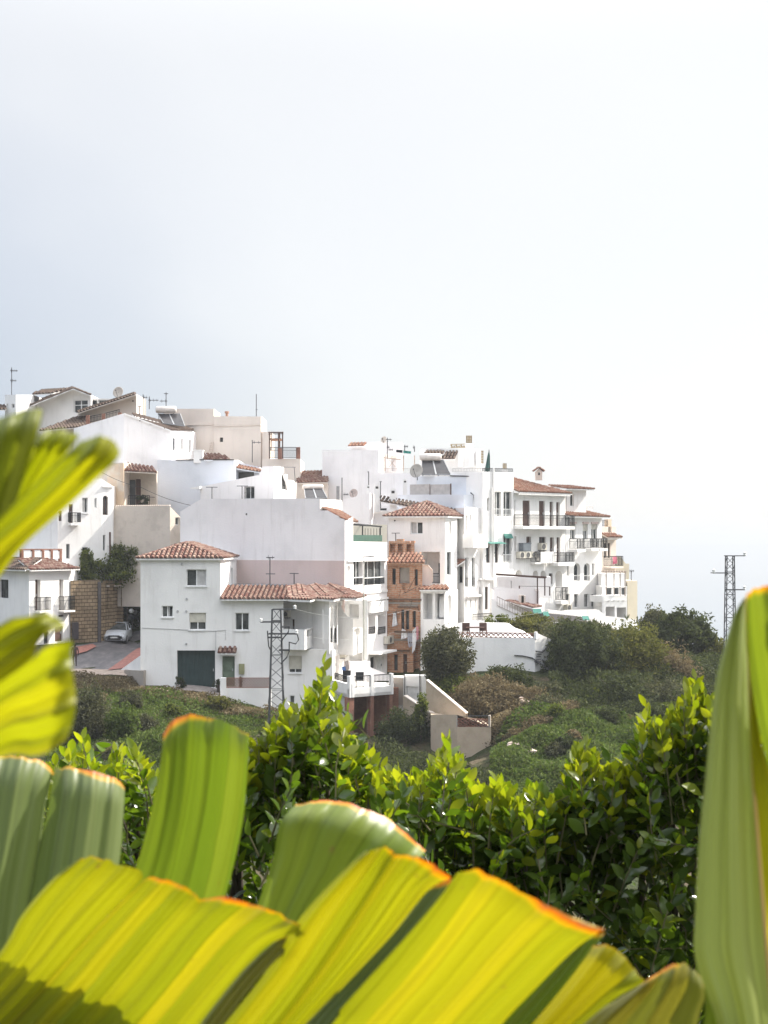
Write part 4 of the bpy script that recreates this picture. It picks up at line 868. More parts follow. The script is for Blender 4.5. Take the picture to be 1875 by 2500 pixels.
slope_roof(h, pq.pt(-.5, .55, ZY(1194, 121.8)), pq.pt(pq.len+.5, .55, ZY(1194, 121.8)), pq.pt(pq.len+.1, -2, ZY(1188, 123.8)), pq.pt(-.3, -2, ZY(1186, 123.8)), TILEO)
m = MB(); rail3d(m, [P(1419, 1247, 122.6), P(1447, 1247, 123.4)], .42, .3, True, .05, .04); h.part('railing', m, WHITE())
m = MB(); pts = [p.at(1385, 1484, .1)]; 
h.done(); ARC = h
# houses beyond, at the right end
h = House('end_house', 'cream end house with pink balcony laundry and tiny orange roof', 'house', 1490, 1400, 121, CREAM())
R = h.body([(1466, 124.2), (1504, 125.6)], 5, 1286, 1600, {0: [W(1475, 1326, 1481, 1362, n=1, fm='b', sill=False), W(1484, 1326, 1490, 1362, n=1, fm='b', sill=False)]}); p = R[0]
h.balcony(p, 1474, 1504, 1358, 1383, 1387, .8); slope_roof(h, p.at(1470, 1312, 0.6), p.at(1506, 1312, .6), p.at(1497, 1298, -.4), p.at(1468, 1298, -.4), TILEO)
h.slab('cornice', p, 1469, 1314, 1502, 1318, 0, .3, WHITE()); m = MB(); rail3d(m, [p.pt(.1, -.1, ZY(1286, 124.8)), p.pt(p.len*.6, -.1, ZY(1286, 125))], .55, .12); h.part('railing', m, GALV())
m = MB(); t0, z0, t1, z1 = p.rect(1485, 1268, 1493, 1300); p.box(m, t0, t1, -.4, 0, z0, z1); h.part('pillar', m, ORANGE()); h.done()
cloth([(1476, 1359), (1486, 1359), (1486, 1376), (1476, 1377)], p, .85, plain('pink cloth', (.55, .16, .22), .9), 'pink towels hung over the railing of the end house', 'laundry on the end house')
h = House('sea_house', 'last white house with curved arches and glazed balcony above the slope', 'house', 1510, 1500, 118, WHITE())
R = h.body([(1470, 117.6), (1531, 119)], 5, 1468, 1700, {0: [('void', 1479, 1481, 1501, 1518, {'rd': 1.2}), ('void', 1506, 1483, 1529, 1520, {'rd': 1.2})]}); p = R[0]
m = MB(); p.box(m, 0, p.len, -1.5, 0, ZY(1470, 118), ZY(1454, 118)); h.part('balcony', m, WHITE())
R = h.body([(1470, 119.3), (1531, 120.6)], 4, 1432, 1470, {0: [W(1480, 1434, 1496, 1455, n=1, fm='w', sill=False), W(1499, 1434, 1514, 1455, n=1, sill=False), W(1517, 1434, 1530, 1455, n=1, sill=False)]})
m = MB()
for x in (1480, 1499, 1514, 1526): m.bar(P(x, 1455, 118.2), P(x, 1398, 118.2), .05)
m.bar(P(1468, 1396, 118), P(1529, 1397, 118), .06); m.bar(P(1468, 1394, 120), P(1529, 1395, 120), .06)
for k in range(9): m.bar(P(1470+k*6.5, 1396, 118), P(1470+k*6.5, 1394, 120), .04)
h.part('pergola', m, plain('bleached timber', (.45, .36, .3), .9)); 
R = h.body([(1468, 121.3), (1528, 121.9)], 2, 1400, 1440); 
m = MB(); 
for x in (1487, 1498, 1510, 1521): m.bar(p.at(x, 1466, 0), p.at(x, 1466, .25), .06)
h.part('beam_end', m, WHITE()); g = MB(); t0, z0, t1, z1 = p.rect(1507, 1484, 1520, 1520); p.box(g, t0, t1, -1.15, -1.1, z0, z1); t0, z0, t1, z1 = p.rect(1480, 1484, 1492, 1518); p.box(g, t0, t1, -1.15, -1.1, z0, z1); h.part('glazing', g, glassmat())
h.done()
h = House('sand_block', 'plain sand coloured block at the seaward end of the village', 'house', 1530, 1450, 124, BEIGE())
h.body([(1500, 127.5), (1536, 128.5)], 4, 1385, 1600, outl={0: [(1500, 1357), (1513, 1357), (1528, 1376), (1536, 1376)]}, cap=False); h.body([(1532, 121.8), (1556, 122.6)], 4, 1418, 1600); h.done()
antenna(1541, 1420, 1393, 123, 'thin aerial on the sand coloured block at the seaward end', [(1394, 1536, 1548, 3)])
h = House('base_wall', 'bright white retaining wall under the last houses of the row', 'wall', 1480, 1540, 116, WHITE())
R = h.body([(1340, 112.2), (1460, 115.2), (1557, 118)], 1.5, [1490, 1512, 1514], 1720, outl={0: [(1340, 1500), (1380, 1489), (1455, 1487), (1460, 1490)], 1: [(1460, 1488), (1474, 1500), (1484, 1512), (1496, 1520), (1500, 1521), (1500, 1513), (1557, 1513)]}, cap=False)
m = MB(); c = P(1530, 1512, 117.2)
for k in range(26): a = random.random()*6.28; m.tube([c, c+Vector((math.cos(a)*.25, math.sin(a)*.25, random.uniform(.2, .5)))], .02, 4, .003)
h.part('pot_plant', m, plain('green spikes', (.06, .09, .02), .6)); h.done()
# pergola house below the iron balconies
h = House('pergola_house', 'low pink terrace house with slanting pergola beam and outside stair', 'house', 1250, 1450, 108, PINKW())
R = h.body([(1206, 107.6), (1316, 108.6)], 4, 1440, 1720, outl={0: [(1206, 1432), (1316, 1443)]}, cap=False)
R2 = h.body([(1214, 111), (1345, 112)], 1, 1408, 1460, {0: [W(1247, 1418, 1249, 1436, n=1, sill=False)]}); p = R[0]
m = MB()
for a, b in (((1312, 1474), (1312, 1411)), ((1330, 1454), (1330, 1412)), ((1342, 1454), (1342, 1432)), ((1268, 1437), (1268, 1430))): m.bar(P(*a, 108.4), P(*b, 108.4), .06)
m.bar(P(1211, 1402, 107.8), P(1332, 1410, 108.4), .1); m.bar(P(1213, 1403, 110.5), P(1334, 1409, 111), .08); m.bar(P(1269, 1431, 108.4), P(1342, 1432, 108.6), .02)
for k in range(12): m.bar(P(1214+k*10.5, 1402+k*.7, 107.8), P(1215+k*10.5, 1403+k*.6, 110.6), .045)
h.part('pergola', m, BROWNW())
for a, b, y0 in ((1238, 1290, 1466),):
    slope_roof(h, P(1300, 1484, 106.2), P(1322, 1482, 108.8), P(1250, 1468, 108.8), P(1234, 1466, 106.6), TILE)
m = MB(); m.obox(P(1267, 1473, 107), (.35, 0, 0), (0, .3, 0), (0, 0, .6)); m.obox(P(1273, 1473, 107), (.3, 0, 0), (0, .3, 0), (0, 0, .55)); h.part('chimney', m, CREAM())
# stair flank
pp = Pl((1200, 105.2), (1318, 106.2)); z = pp.pix
h.wallpoly(pp, [z(1200, 1600), z(1318, 1600), z(1318, 1516), z(1212, 1468), z(1200, 1460)]); m = MB()
A_, B_ = pp.at(1213, 1478, .05), pp.at(1312, 1524, .05); up = Vector((0, 0, .62)); m.bar(A_+up, B_+up, .03); m.bar(A_, B_, .02)
for k in range(17): q = A_+(B_-A_)*k/16; m.bar(q, q+up, .016)
h.part('stair_railing', m, plain('pink grey iron', (.28, .22, .2), .6)); h.done()
h = House('garden_shelter', 'dark flat shelter roof with turquoise awnings among the trees', 'shelter', 1380, 1520, 107, WHITE())
p = Pl((1322, 106.5), (1430, 108)); m = MB(); m.box8([p.at(1324, 1517, .6), p.at(1425, 1520, .6), p.at(1425, 1520, -1.5), p.at(1324, 1517, -1.5), p.at(1338, 1498, .2), p.at(1425, 1507, .2), p.at(1425, 1505, -1.5), p.at(1338, 1496, -1.5)]); h.part('roof', m, plain('dark shade net', (.06, .055, .055), .9))
h.wallpoly(p, [p.pix(1325, 1545), p.pix(1420, 1545), p.pix(1420, 1521), p.pix(1325, 1520)], [_op(h, p, 'void', 1350, 1526, 1377, 1541, rd=.5)])
for x0, x1, y0, y1 in ((1301, 1322, 1487, 1498), (1326, 1340, 1494, 1505), (1422, 1438, 1505, 1514)):
    m = MB(); q = Pl((x0, 106), (x1, 106.2)); m.box8([q.at(x0, y1, .12), q.at(x1, y1, .12), q.at(x1, y0, -.1), q.at(x0, y0, -.1), q.at(x0, y1-1, .12), q.at(x1, y1-1, .12), q.at(x1, y0-1, -.1), q.at(x0, y0-1, -.1)]); h.part('awning', m, AW())
h.done()
# ---- white terrace wall with steps on the slope
h = House('stepped_terrace_wall', 'long white terrace wall with lattice rail and stair on its end', 'wall', 1230, 1600, 96, WHITE())
R = h.body([(1118, 96.6), (1306, 95.2)], 4.2, 1557, 1720, cap=True); p = R[0]; lattice(h, p, 1118, 1544, 1304, 1557, cell=.3)
m = MB(); t0, z0, t1, z1 = p.rect(1304, 1543, 1310, 1560); p.box(m, t0, t1, -.3, .03, z0, z1); h.part('pillar', m, WHITE())
q = Pl((1310, 95.2), (1350, 96.4)); h.body([(1306, 95.21), (1350, 96.4)], 3, 1575, 1720, outl={0: [(1306, 1545), (1310, 1545), (1349.5, 1562)]}, cap=False)
m = MB()
for a, b in (((1349, 1563), (1338, 1570)), ((1338, 1570), (1330, 1585)), ((1330, 1585), (1321, 1592)), ((1321, 1592), (1307, 1590)), ((1322, 1611), (1335, 1622))): m.bar(q.at(*a, .06), q.at(*b, .06), .06)
for x0, x1, y in ((1310, 1320, 1597), (1309, 1319, 1603), (1308, 1318, 1610), (1303, 1318, 1615), (1307, 1318, 1617)): m.bar(q.at(x0, y, .05), q.at(x1, y, .05), .035)
for a, b in (((1256, 1600), (1275, 1601)), ((1275, 1601), (1299, 1606)), ((1299, 1606), (1318, 1618)), ((1318, 1618), (1340, 1634))): m.bar(p.at(*a, .06), p.at(*b, .06), .05)
h.part('stair_nosing', m, plain('dark grey stair edge', (.06, .06, .065), .8))
m = MB(); bk = Pl((1118, 99.5), (1290, 98.6)); ol_ = [(1118, 1550), (1290, 1550), (1275, 1540), (1255, 1533), (1240, 1522), (1230, 1521), (1130, 1520), (1118, 1522)]; h.wallpoly(bk, [bk.pix(x, y) for x, y in ol_])
for (a, b) in zip(ol_, ol_[1:]+ol_[:1]): h.w.quad(bk.at(*a), bk.at(*b), bk.at(*b, -.3), bk.at(*a, -.3))
h.done()
for x, lb in ((1138, 'dark garden chair beyond the lattice rail, nearest the arcade'), (1160, 'low dark garden table beyond the lattice rail'), (1180, 'upright dark garden chair beyond the lattice rail beside the thin poles')):
    t = empty('garden_chair' if 'chair' in lb else 'garden_table', P(x, 1557, 97.5), lb, 'garden chair' if 'chair' in lb else 'garden table'); c = P(x, 1556, 97.5); m = MB()
    if 'chair' in lb:
        m.box((c.x-.25, 97.3, c.z+.42), (c.x+.25, 97.8, c.z+.47)); m.build('seat', BROWNW(), t); m = MB(); m.box((c.x-.25, 97.76, c.z+.47), (c.x+.25, 97.8, c.z+.95)); m.build('backrest', BROWNW(), t)
    else: m.box((c.x-.6, 97.2, c.z+.62), (c.x+.6, 98, c.z+.68)); m.build('tabletop', BROWNW(), t)
    w = .22 if 'chair' in lb else .5
    for sx in (-1, 1):
        for yy in (97.33, 97.75): m = MB(); m.bar((c.x+sx*w, yy, c.z), (c.x+sx*w, yy, c.z+.42 if 'chair' in lb else c.z+.62), .025); m.build('leg', BROWNW(), t)
# ---- tan retaining walls with sloping copings below the brick house
h = House('retaining_wall', 'rough tan retaining wall with red brick lattice panel on top', 'wall', 1150, 1800, 84.5, plaster('sandy cement', (.45, .365, .275), amount=.6, patch=(.37, .30, .22)))
R = h.body([(1052, 86.2), (1116, 84.6), (1199, 84.2)], 3, [1745, 1745, 1775], 1900, outl={1: [(1116, 1745), (1116, 1775), (1199, 1774)]}); p = R[1]
lattice(h, p, 1117, 1755, 1192, 1775, cell=.26); m = MB(); t0, z0, t1, z1 = p.rect(1192, 1747, 1197, 1775); p.box(m, t0, t1, -.25, .02, z0, z1); t0, z0, t1, z1 = p.rect(1114, 1747, 1117, 1775); p.box(m, t0, t1, -.25, .02, z0, z1); h.part('post', m, GREYC())
m = MB(); m.bar(p.at(1116, 1749, -.1), p.at(1195, 1748, -.1), .03); h.part('top_rail', m, GALV())
for pts, cp in ((((1040, 88), (1140, 86.3)), [(1040, 1800), (1135, 1800), (1138, 1742), (1042, 1662), (1040, 1664)]), (((984, 90.5), (1064, 87)), [(984, 1800), (1060, 1800), (1060, 1747), (988, 1700), (984, 1700)])):
    q = Pl(*pts); h.wallpoly(q, [q.pix(x, y) for x, y in cp]); m = MB(); a, b = q.at(*cp[3], 0), q.at(*cp[2], 0); m.obox(a-q.n*.2, b-a, q.n*.26, Vector((0, 0, .07))); h.part('coping', m, CREAM())
    a, b = q.at(*cp[3], -.19), q.at(*cp[2], -.19); h.w.quad(a, b, b-Vector((0, 0, 2)), a-Vector((0, 0, 2)))
h.done()
h = House('yard_gate_wall', 'small white yard wall with white gate below the brick house', 'wall', 1000, 1680, 95, WHITE())
R = h.body([(958, 96.2), (987, 95.8)], 1, 1653, 1760, {0: []}); R[0]; m = MB(); t0, z0, t1, z1 = R[0].rect(960, 1655, 985, 1720); R[0].box(m, t0, t1, .01, .05, z0, z1); h.part('panel', m, GREYC())
R = h.body([(987, 96), (1030, 95.2), (1040, 96)], 1, [1650, 1650, 1650], 1760, {0: [('door', 992, 1676, 1022, 1720, {'mat': FRAMEW, 'rd': .1})]}); m = MB()
for x in (988, 1025): m.bar(P(x, 1700, 95.2), P(x, 1640, 95.2), .04)
m.bar(P(1042, 1705, 93), P(1052, 1672, 93), .02); m.bar(P(1042, 1705, 93), P(1050, 1700, 93), .02); h.part('post', m, IRON()); h.done()
# ================================================================ left side of the village
h = House('corner_house', 'white corner house with tiled eave and white roof parapet, left of the stone wall', 'house', 80, 1520, 104, WHITE())
R = h.body([(-40, 109.5), (71, 104), (174, 107.8)], 7, 1392, 1640, {0: [W(0, 1415, 20.5, 1460, n=1, fm='i', sill=False)],
   1: [('door', 86, 1415, 99, 1491, {'rd': .3}), ('door', 145, 1415, 155, 1490, {'rd': .3}), ('door', 134, 1529, 154, 1566, {'rd': .15}), W(107, 1542, 119, 1572, n=1, fm='b', sill=False), W(143, 1501, 157, 1506, n=1, fm='b', sill=False)]})
p = R[1]; za = ZY(1391, 104)
slope_roof(h, R[0].pt(-.3, .5, za), R[0].pt(R[0].len+.4, .5, za), R[0].pt(R[0].len-1.2, -1.6, za+.75), R[0].pt(-.3, -1.6, za+.75), TILEB)
slope_roof(h, p.pt(-.4, .5, za), p.pt(p.len+.35, .5, za), p.pt(p.len-.8, -1.6, za+.7), p.pt(.6, -1.6, za+.72), TILE)
h.balcony(p, 84, 113, 1458, 1491, 1496, .5); h.balcony(p, 143, 171, 1456, 1490, 1494, .5)
pr = Pl((44, 106.5), (152, 109)); m = MB(); 
for x0, x1 in ((58, 79), (84, 103), (108, 124), (128, 146)): t0, z0, t1, z1 = pr.rect(x0, 1346, x1, 1364); pr.box(m, t0, t1, -.1, 0, z0, z1)
h.part('parapet_panel', m, WHITE()); m = MB()
for x in (54, 81, 105, 126, 148): t0, z0, t1, z1 = pr.rect(x-2.6, 1343, x+2.6, 1375); pr.box(m, t0, t1, -.22, .05, z0, z1)
t0, z0, t1, z1 = pr.rect(50, 1343, 151, 1346); pr.box(m, t0, t1, -.2, .04, z1-.002, z1+.09); h.part('parapet_post', m, BRICKD()); h.done()
# shadowy grey wall and white lit house up the lane
h = House('lane_house', 'tall cream-white house with arched window above the lane', 'house', 200, 1400, 110, WHITE())
R = h.body([(20, 115), (141, 109.4), (247.5, 111.2), (276, 111.8)], 7, [1168, 1168, 1168, 1187], 1480, {1: [('door', 168, 1231, 178, 1277, {}), W(201, 1215, 214.5, 1252, n=1, cur=(.1, .6)), W(231, 1216, 236, 1240, n=1, sill=False), ('door', 143, 1247, 151, 1272, {}), W(201, 1336, 214.5, 1392, n=1, sill=False, fm='g'), W(161.5, 1328, 170.5, 1364, n=1, sill=False, fm='g')],
    2: [('win', 251, 1210, 264, 1257, {'arch': True, 'n': 2, 'fm': 'b', 'rd': .25}), W(245, 1306, 255, 1344, n=1, sill=False, fm='g') if False else W(251.5, 1306, 257, 1344, n=1, sill=False, fm='g')]})
p = R[1]; h.balcony(p, 166, 191, 1252, 1277, 1283, .6)
m = MB(); t0, z0, t1, z1 = R[2].rect(266.5, 1299, 270, 1361); R[2].box(m, t0, t1, 0, .05, z0, z1); h.part('rusty_pipe', m, BROWNW())
m = MB()
for pl_, a, b in ((p, 228, 232), (R[2], 262, 270), (p, 224, 229)): pass
h.slab('string_course', R[2], 249, 1187, 275, 1190, 0, .12, WHITE()); h.done()
# ---- stone wall and its gateway, ivy behind
h = House('stone_wall', 'rough sandstone block wall with dark doorway and stone lintels', 'wall', 210, 1570, 108.5, STONE())
R = h.body([(172, 107.6), (242, 109.2)], .5, [1418, 1416], 1640); R = h.body([(243, 109.6), (256, 109.9)], 1, 1424, 1600)
R = h.body([(251, 110.4), (300, 112)], .6, 1417, 1600, {0: [('void', 280, 1433, 297, 1520, {'rd': .5}), ('void', 257, 1434, 264, 1488, {'rd': .3})]}); p = R[0]
h.slab('lintel', p, 255, 1429, 266, 1432.5, .01, .08, CREAM()); h.slab('lintel', p, 278, 1428.5, 298, 1432, .01, .08, CREAM())
m = MB(); w_ = Pl((172, 107.6), (242, 109.2)); m.tube([w_.at(241, 1420, .1), w_.at(241, 1568, .1)], .13, 8); h.part('drain_pipe', m, plain('dark drain', (.09, .08, .08), .8))
m = MB(); t0, z0, t1, z1 = w_.rect(175, 1519, 187, 1560); w_.box(m, t0, t1, .02, .3, z0, z1); h.part('dark_box', m, plain('dark brown box', (.06, .05, .055), .7))  # plain dark brown box against the stone wall
h.done()
# ---- tan walls with the plant balcony
h = House('balcony_cottage', 'bare tan cottage with plant-filled balcony under a small red tile roof', 'house', 320, 1240, 112, TAN())
R = h.body([(276, 112.2), (415, 110.4), (440, 111.2)], 3, [1236, 1236, 1262], 1480, {1: [W(428, 1263, 438.5, 1282, n=1, sill=False)]}, cap=False); 
h.slab('window', R[1], 428, 1263, 438.5, 1282, -.0, .02, FRAMEG()) if False else None
m = MB(); p = R[0]
for k in range(30): t0 = p.len*k/30; p.box(m, t0+.02, t0+.13, -.15, .01, ZY(1236, 111.5), ZY(1233, 111.5))
h.part('tile_coping', m, CREAM())
R = h.body([(236, 114.2), (302, 112.6), (310, 114)], 3, [1130, 1130, 1130], 1480, {}, cap=True)
B2 = Pl((300, 115.5), (382, 114.6)); B2.box(h.w, 0, B2.len, -.2, 0, ZY(1245, 115), ZY(1150, 115))
slope_roof(h, P(302, 1150, 112.6), P(384, 1154, 113.4), P(372, 1146, 115.4), P(300, 1125, 115.6), TILE)
m = MB(); t0, z0, t1, z1 = B2.rect(313, 1172, 331, 1236); B2.box(m, t0, t1, .0, .06, z0, z1); h.part('door', m, plain('glazed blue grey door', (.10, .11, .12), .4)); m = MB(); t0, z0, t1, z1 = B2.rect(333, 1170, 344, 1236); B2.box(m, t0, t1, .0, .06, z0, z1); h.part('shutter', m, BROWNW())
m = MB(); rail3d(m, [P(314, 1234, 112.9), P(365, 1234, 112.6), P(365, 1234, 114.5)], .75, .14); m.bar(P(345, 1213, 112.5), P(378, 1214, 112.5), .03); h.part('railing', m, IRON()); h.done()
h = House('stained_wall', 'orange stained bare end wall beside the tall cream-white house', 'wall', 260, 1250, 113, ORANGE()); h.body([(262, 113.2), (302, 112.4)], .3, [1136, 1131], 1480); h.done()
# ---- grey-blue house C and D stacked behind
h = House('blue_shade_house', 'broad blank white house in blue shade below the big cream block', 'house', 500, 1200, 115, SHADEW())
R = h.body([(384, 117), (572, 114.4), (582, 117)], 6, 1123, 1320); p = R[0]
m = MB(); m.bar(p.at(430, 1122.5, .02), p.at(571, 1122.5, .02), .05); h.part('roof_flashing', m, IRON())
m = MB(); q0, q1 = P(474, 1124, 115.8), P(496, 1101, 115.8); m.box((q0.x, 115.5, q0.z-.2), (q1.x, 116.2, q1.z)); m.box((q0.x-.04, 115.46, q1.z), (q1.x+.04, 116.24, q1.z+.08)); h.part('chimney', m, WHITE())
slope_roof(h, P(498, 1122.5, 114.9), P(563, 1122.5, 115.4), P(540, 1112, 119), P(497, 1106, 119), TILE)
R = h.body([(571, 117.5), (634, 116.4)], 3, [1126, 1140], 1320, cap=False); slope_roof(h, P(578, 1143, 115.6), P(640, 1153, 115.2), P(632, 1141, 117.5), P(574, 1137, 117.5), TILEO)
m = MB(); t0, z0, t1, z1 = R[0].rect(574, 1153, 620, 1175); R[0].box(m, t0, t1, 0, .05, z0, z1); h.part('recess_shade_panel', m, plain('painted recess shade', (.12, .12, .11), .5)); h.done()  # flat dark panel on the wall, painted as the shade of a recess
h = House('grille_window_house', 'small white rooftop house with barred window and bright right end', 'house', 600, 1210, 111, PINKW())
R = h.body([(489, 113.4), (668, 109.2), (714, 113.4)], 5, [1188, 1137, 1172], 1320, {0: [('grille', 597, 1188, 621, 1218, {'n': 2, 'sill': False})], 1: [W(688, 1157, 702, 1196, n=1, sill=False)]}, outl={0: [(489, 1188), (560, 1174), (634, 1160), (640, 1139), (668, 1138)], 1: [(668, 1138), (693, 1139), (694, 1172), (713.5, 1172)]}, cap=False)
p = R[0]; m = MB(); m.box8([p.at(471, 1194, .3), p.at(493, 1194, .3), p.at(493, 1194, -1), p.at(471, 1194, -1), p.at(471, 1191, .3), p.at(493, 1187, .3), p.at(493, 1187, -1), p.at(471, 1191, -1)]); h.part('eave_slab', m, WHITE())
m = MB(); a, b = P(489, 1188, 113.4), P(640, 1158, 110); m.box8([a, b, b+Vector((0, 3, 0)), a+Vector((0, 3, 0)), a-Vector((0, 0, .12)), b-Vector((0, 0, .12)), b+Vector((0, 3, -.12)), a+Vector((0, 3, -.12))]); h.part('roof_deck', m, PINKW())
m = MB(); m.bar(R[1].at(700, 1142, .6), R[1].at(703, 1182, .6), .03); m.bar(R[1].at(682, 1140, .1), R[1].at(703, 1141, .6), .03); h.part('awning_frame', m, GALV())
m = MB(); q = P(643, 1218, 104); m.lathe(q, [(.16, -.1), (.22, .0), (.22, .14), (.1, .24)], 12); h.part('roof_vent', m, WHITE()) if False else None
h.done()
antenna(517.5, 1217, 1189, 107, 'T shaped washing-line post left of the barred window', [(1189.5, 503, 531, 0)], 'clothes post', 'clothes_post', 'clothes posts on the roof'); antenna(591, 1217, 1186, 107, 'T shaped washing-line post touching the barred window', [(1186.5, 578, 605, 0)], 'clothes post', 'clothes_post', 'clothes posts on the roof')
antenna(659, 1440, 1360, 97.5, 'knobbly aerial mast on the long red tile roof', [(1401, 649, 672, 0), (1361, 650, 670, 2)]); antenna(718, 1435, 1399, 97.5, 'plain T shaped post on the long red tile roof', [(1400, 707, 729, 0)], 'clothes post', 'clothes_post', 'clothes posts on the roof')
h = House('red_roof_house', 'low red tiled roof between the cream block and the blank white block', 'house', 760, 1190, 119, CREAM())
R = h.body([(722, 119.5), (800, 118.6)], 5, 1180, 1300); slope_roof(h, P(726, 1179, 119), P(800, 1177, 118.2), P(800, 1152, 123), P(726, 1151, 124), TILE); h.done()
solar_heater(738, 790, 1189, 6, [(742, 1192), (786, 1192), (800, 1218), (745, 1218)], 113.5, 'solar heater seen from behind with bluish tank, under the low red roof')
# ---- pink gable house A3
h = House('pink_gable_house', 'large pinkish gabled house with sunlit white end and solar heater on the roof', 'house', 340, 1100, 120, PINKW())
R = h.body([(180, 124), (303, 119), (417, 119.6), (470, 124.6)], 5, [1046, 1009, 1050, 1052], 1320, {2: [W(421, 1069, 428.5, 1100, n=1, sill=False, fm='g'), W(442, 1070, 447.5, 1097, n=1, sill=False, fm='g'), W(461.5, 1073, 467, 1105, n=1, sill=False, fm='g')]}, cap=False)
slope_roof(h, P(471, 1052, 124.4), P(471, 1049, 128), P(322, 1012, 125), P(330, 1015, 119.4), TILEB)
m = MB(); a, b = P(417, 1052, 119.5), P(303, 1010, 118.95); m.bar(a, b, .08); h.part('verge', m, WHITE())
p1_ = R[1]; m = MB(); q = [P(330, 1015, 119.4), P(417, 1049, 121.0), P(471, 1050.5, 124.4)]
tile_slope(m, P(417, 1051, 119.5), P(472, 1051.5, 124.5), P(410, 1038, 126.5), P(330, 1014, 119.2)); h.part('roof', m, TILEB())
h.done()
solar_heater(380, 431, 1000, 8.5, [(385, 1012), (441, 1012), (452, 1042), (398, 1035)], 122, 'solar heater with cream tank on the ridge of the pink gable house')
h = House('red_post_railing', 'dark iron terrace railing between three red-brown posts on the roofline', 'railing', 250, 1030, 123, CREAM())
m = MB(); rail3d(m, [P(213, 1034, 123), P(253, 1026, 123), P(292, 1016, 123)], .55, .12); h.part('railing', m, IRON()); m = MB()
for x, y0, y1 in ((214, 1013.5, 1036), (252.5, 1009.5, 1028), (292.5, 1007, 1015)): m = MB(); q = P(x, y1, 122.9); m.box((q.x-.13, 122.8, q.z-.4), (q.x+.13, 123.1, ZY(y0, 122.9))); h.part('post', m, BRICKD()); h.done()
h = House('tiled_shed_roof', 'dark brown tiled lean-to roof just above the big blurred leaves', 'house', 150, 1050, 126, CREAM())
h.body([(100, 127), (215, 125)], 5, [1044, 1040], 1200); slope_roof(h, P(96, 1052, 125.5), P(222, 1040, 124), P(215, 1020, 128), P(190, 1016, 129), TILEB); h.done()
h = House('dish_house', 'cream lean-to house whose sloping dark roof carries a round dish', 'house', 280, 1010, 128, CREAM())
R = h.body([(190, 128.6), (333, 126.6)], 5, [1010, 962], 1200, outl={0: [(190, 1008), (329, 964), (333, 964)]}, cap=False); p = R[0]
slope_roof(h, P(190, 1008, 126.8), P(330, 963.5, 125.6), P(330, 960.5, 131), P(190, 1004, 131), TILEB); m = MB(); c = p.at(325, 979); m.lathe(c, [(.07, 0), (.07, .05), (0, .05)], 8, p.n); h.part('vent', m, plain('dark vent', (0.06, .055, .05), .9)); h.done()
dish(288, 957, 13.5, 129, 'large beige satellite dish on the topmost sloping roof', (-.3, -1, .25), lambda: plain('beige dish', (.5, .44, .38), .7), .6)
h = House('top_gable_house', 'topmost white gabled house with dark tiled roof and band of windows', 'house', 150, 1000, 132, WHITE())
R = h.body([(30, 134), (222, 131.4)], 6, [1000, 964], 1200, {0: [W(180, 976, 214, 1008, n=2, bar=.6, fr=.07, sill=False)]}, outl={0: [(30, 1004), (100, 976), (178.5, 949), (222, 965)]}, cap=False); p = R[0]
slope_roof(h, P(30, 1008, 131.8), P(30, 1004, 137), P(177, 946, 137), P(178.5, 948.5, 131), TILEB); slope_roof(h, P(221, 964, 137), P(221, 965, 130.8), P(178.5, 948.5, 131), P(177, 946, 137), WHITE and TILEB)
R = h.body([(214, 132.4), (278, 131.4)], 3, 973, 1100, {0: [W(218, 976, 237, 989, n=1, fr=.06, sill=False), W(239, 976, 263, 989, n=1, fr=.06, sill=False)]}); h.done()
h = House('roof_room', 'small white flat-topped roof room left of the topmost gable', 'house', 40, 990, 131, WHITE())
R = h.body([(12, 131), (39, 129.8), (82, 132)], 4, 964, 1060, {0: [W(28, 986, 35, 996, n=1, sill=False), W(16, 986, 20, 995, n=1, sill=False)]}); slope_roof(h, P(-10, 1000, 129), P(14, 1000, 129), P(13, 988, 131.5), P(-10, 992, 131.5), TILEB)
slope_roof(h, P(78, 963, 132), P(126, 960, 132), P(176, 949, 134.5), P(100, 952, 134.5), TILEB); h.done()
antenna(28.5, 966, 897, 130.5, 'tall television mast with two aerials at the far left of the skyline', [(905, 25, 43, 4), (929, 25, 40, 4)])
antenna(349.5, 1014, 963, 121.5, 'tallest of the thin masts beside the cream tank', [(970, 349, 360, 2)]); antenna(354, 1012, 975, 122.3, 'short thin mast just right of the tallest one beside the cream tank'); antenna(364.5, 996, 968, 126.3, 'aerial with a long horizontal arm left of the cream tank', [(977, 362, 387, 3)]); antenna(341, 1011, 991, 121.2, 'little T shaped post left of the cream tank', [(992, 336, 346, 0)])
antenna(405.5, 990, 958, 127, 'aerial mast rising behind the cream solar tank', [(979, 390, 409, 2), (961, 400, 411, 1)])
# ---- big cream block B with pergola
h = House('cream_block', 'big plain cream block with stepped roofline and one tiny dark window', 'house', 530, 1100, 126, CREAM())
R = h.body([(400, 128), (522, 126.4)], 5, 998, 1300); R2 = h.body([(521.9, 126.2), (637, 124.7), (640, 128)], 5, [1016, 1017, 1017], 1300, {0: [W(536.5, 1068, 544.5, 1079, n=1, fm='i', sill=False)]}); p = R2[0]
h.slab('cornice', p, 523, 1037, 637, 1039.5, 0, .07, CREAM()); h.slab('cornice', R[0], 433, 1036, 521, 1038.5, 0, .07, CREAM())
q = P(554, 1016, 127); m = MB(); m.lathe(q, [(.12, -.2), (.12, .22), (.2, .26), (.2, .4), (.05, .44)], 10); h.part('flue', m, plain('terracotta flue', (.3, .17, .12), .8))
m = MB()
for a, b in (((515, 1108), (517, 1079)), ((524, 1108), (521, 1080))): m.bar(p.at(*a, .5), p.at(*b, .02), .03)
for k in range(5): m.bar(p.at(515.5+k*.3, 1104-k*5, .4), p.at(523.5-k*.4, 1104-k*5, .4), .02)
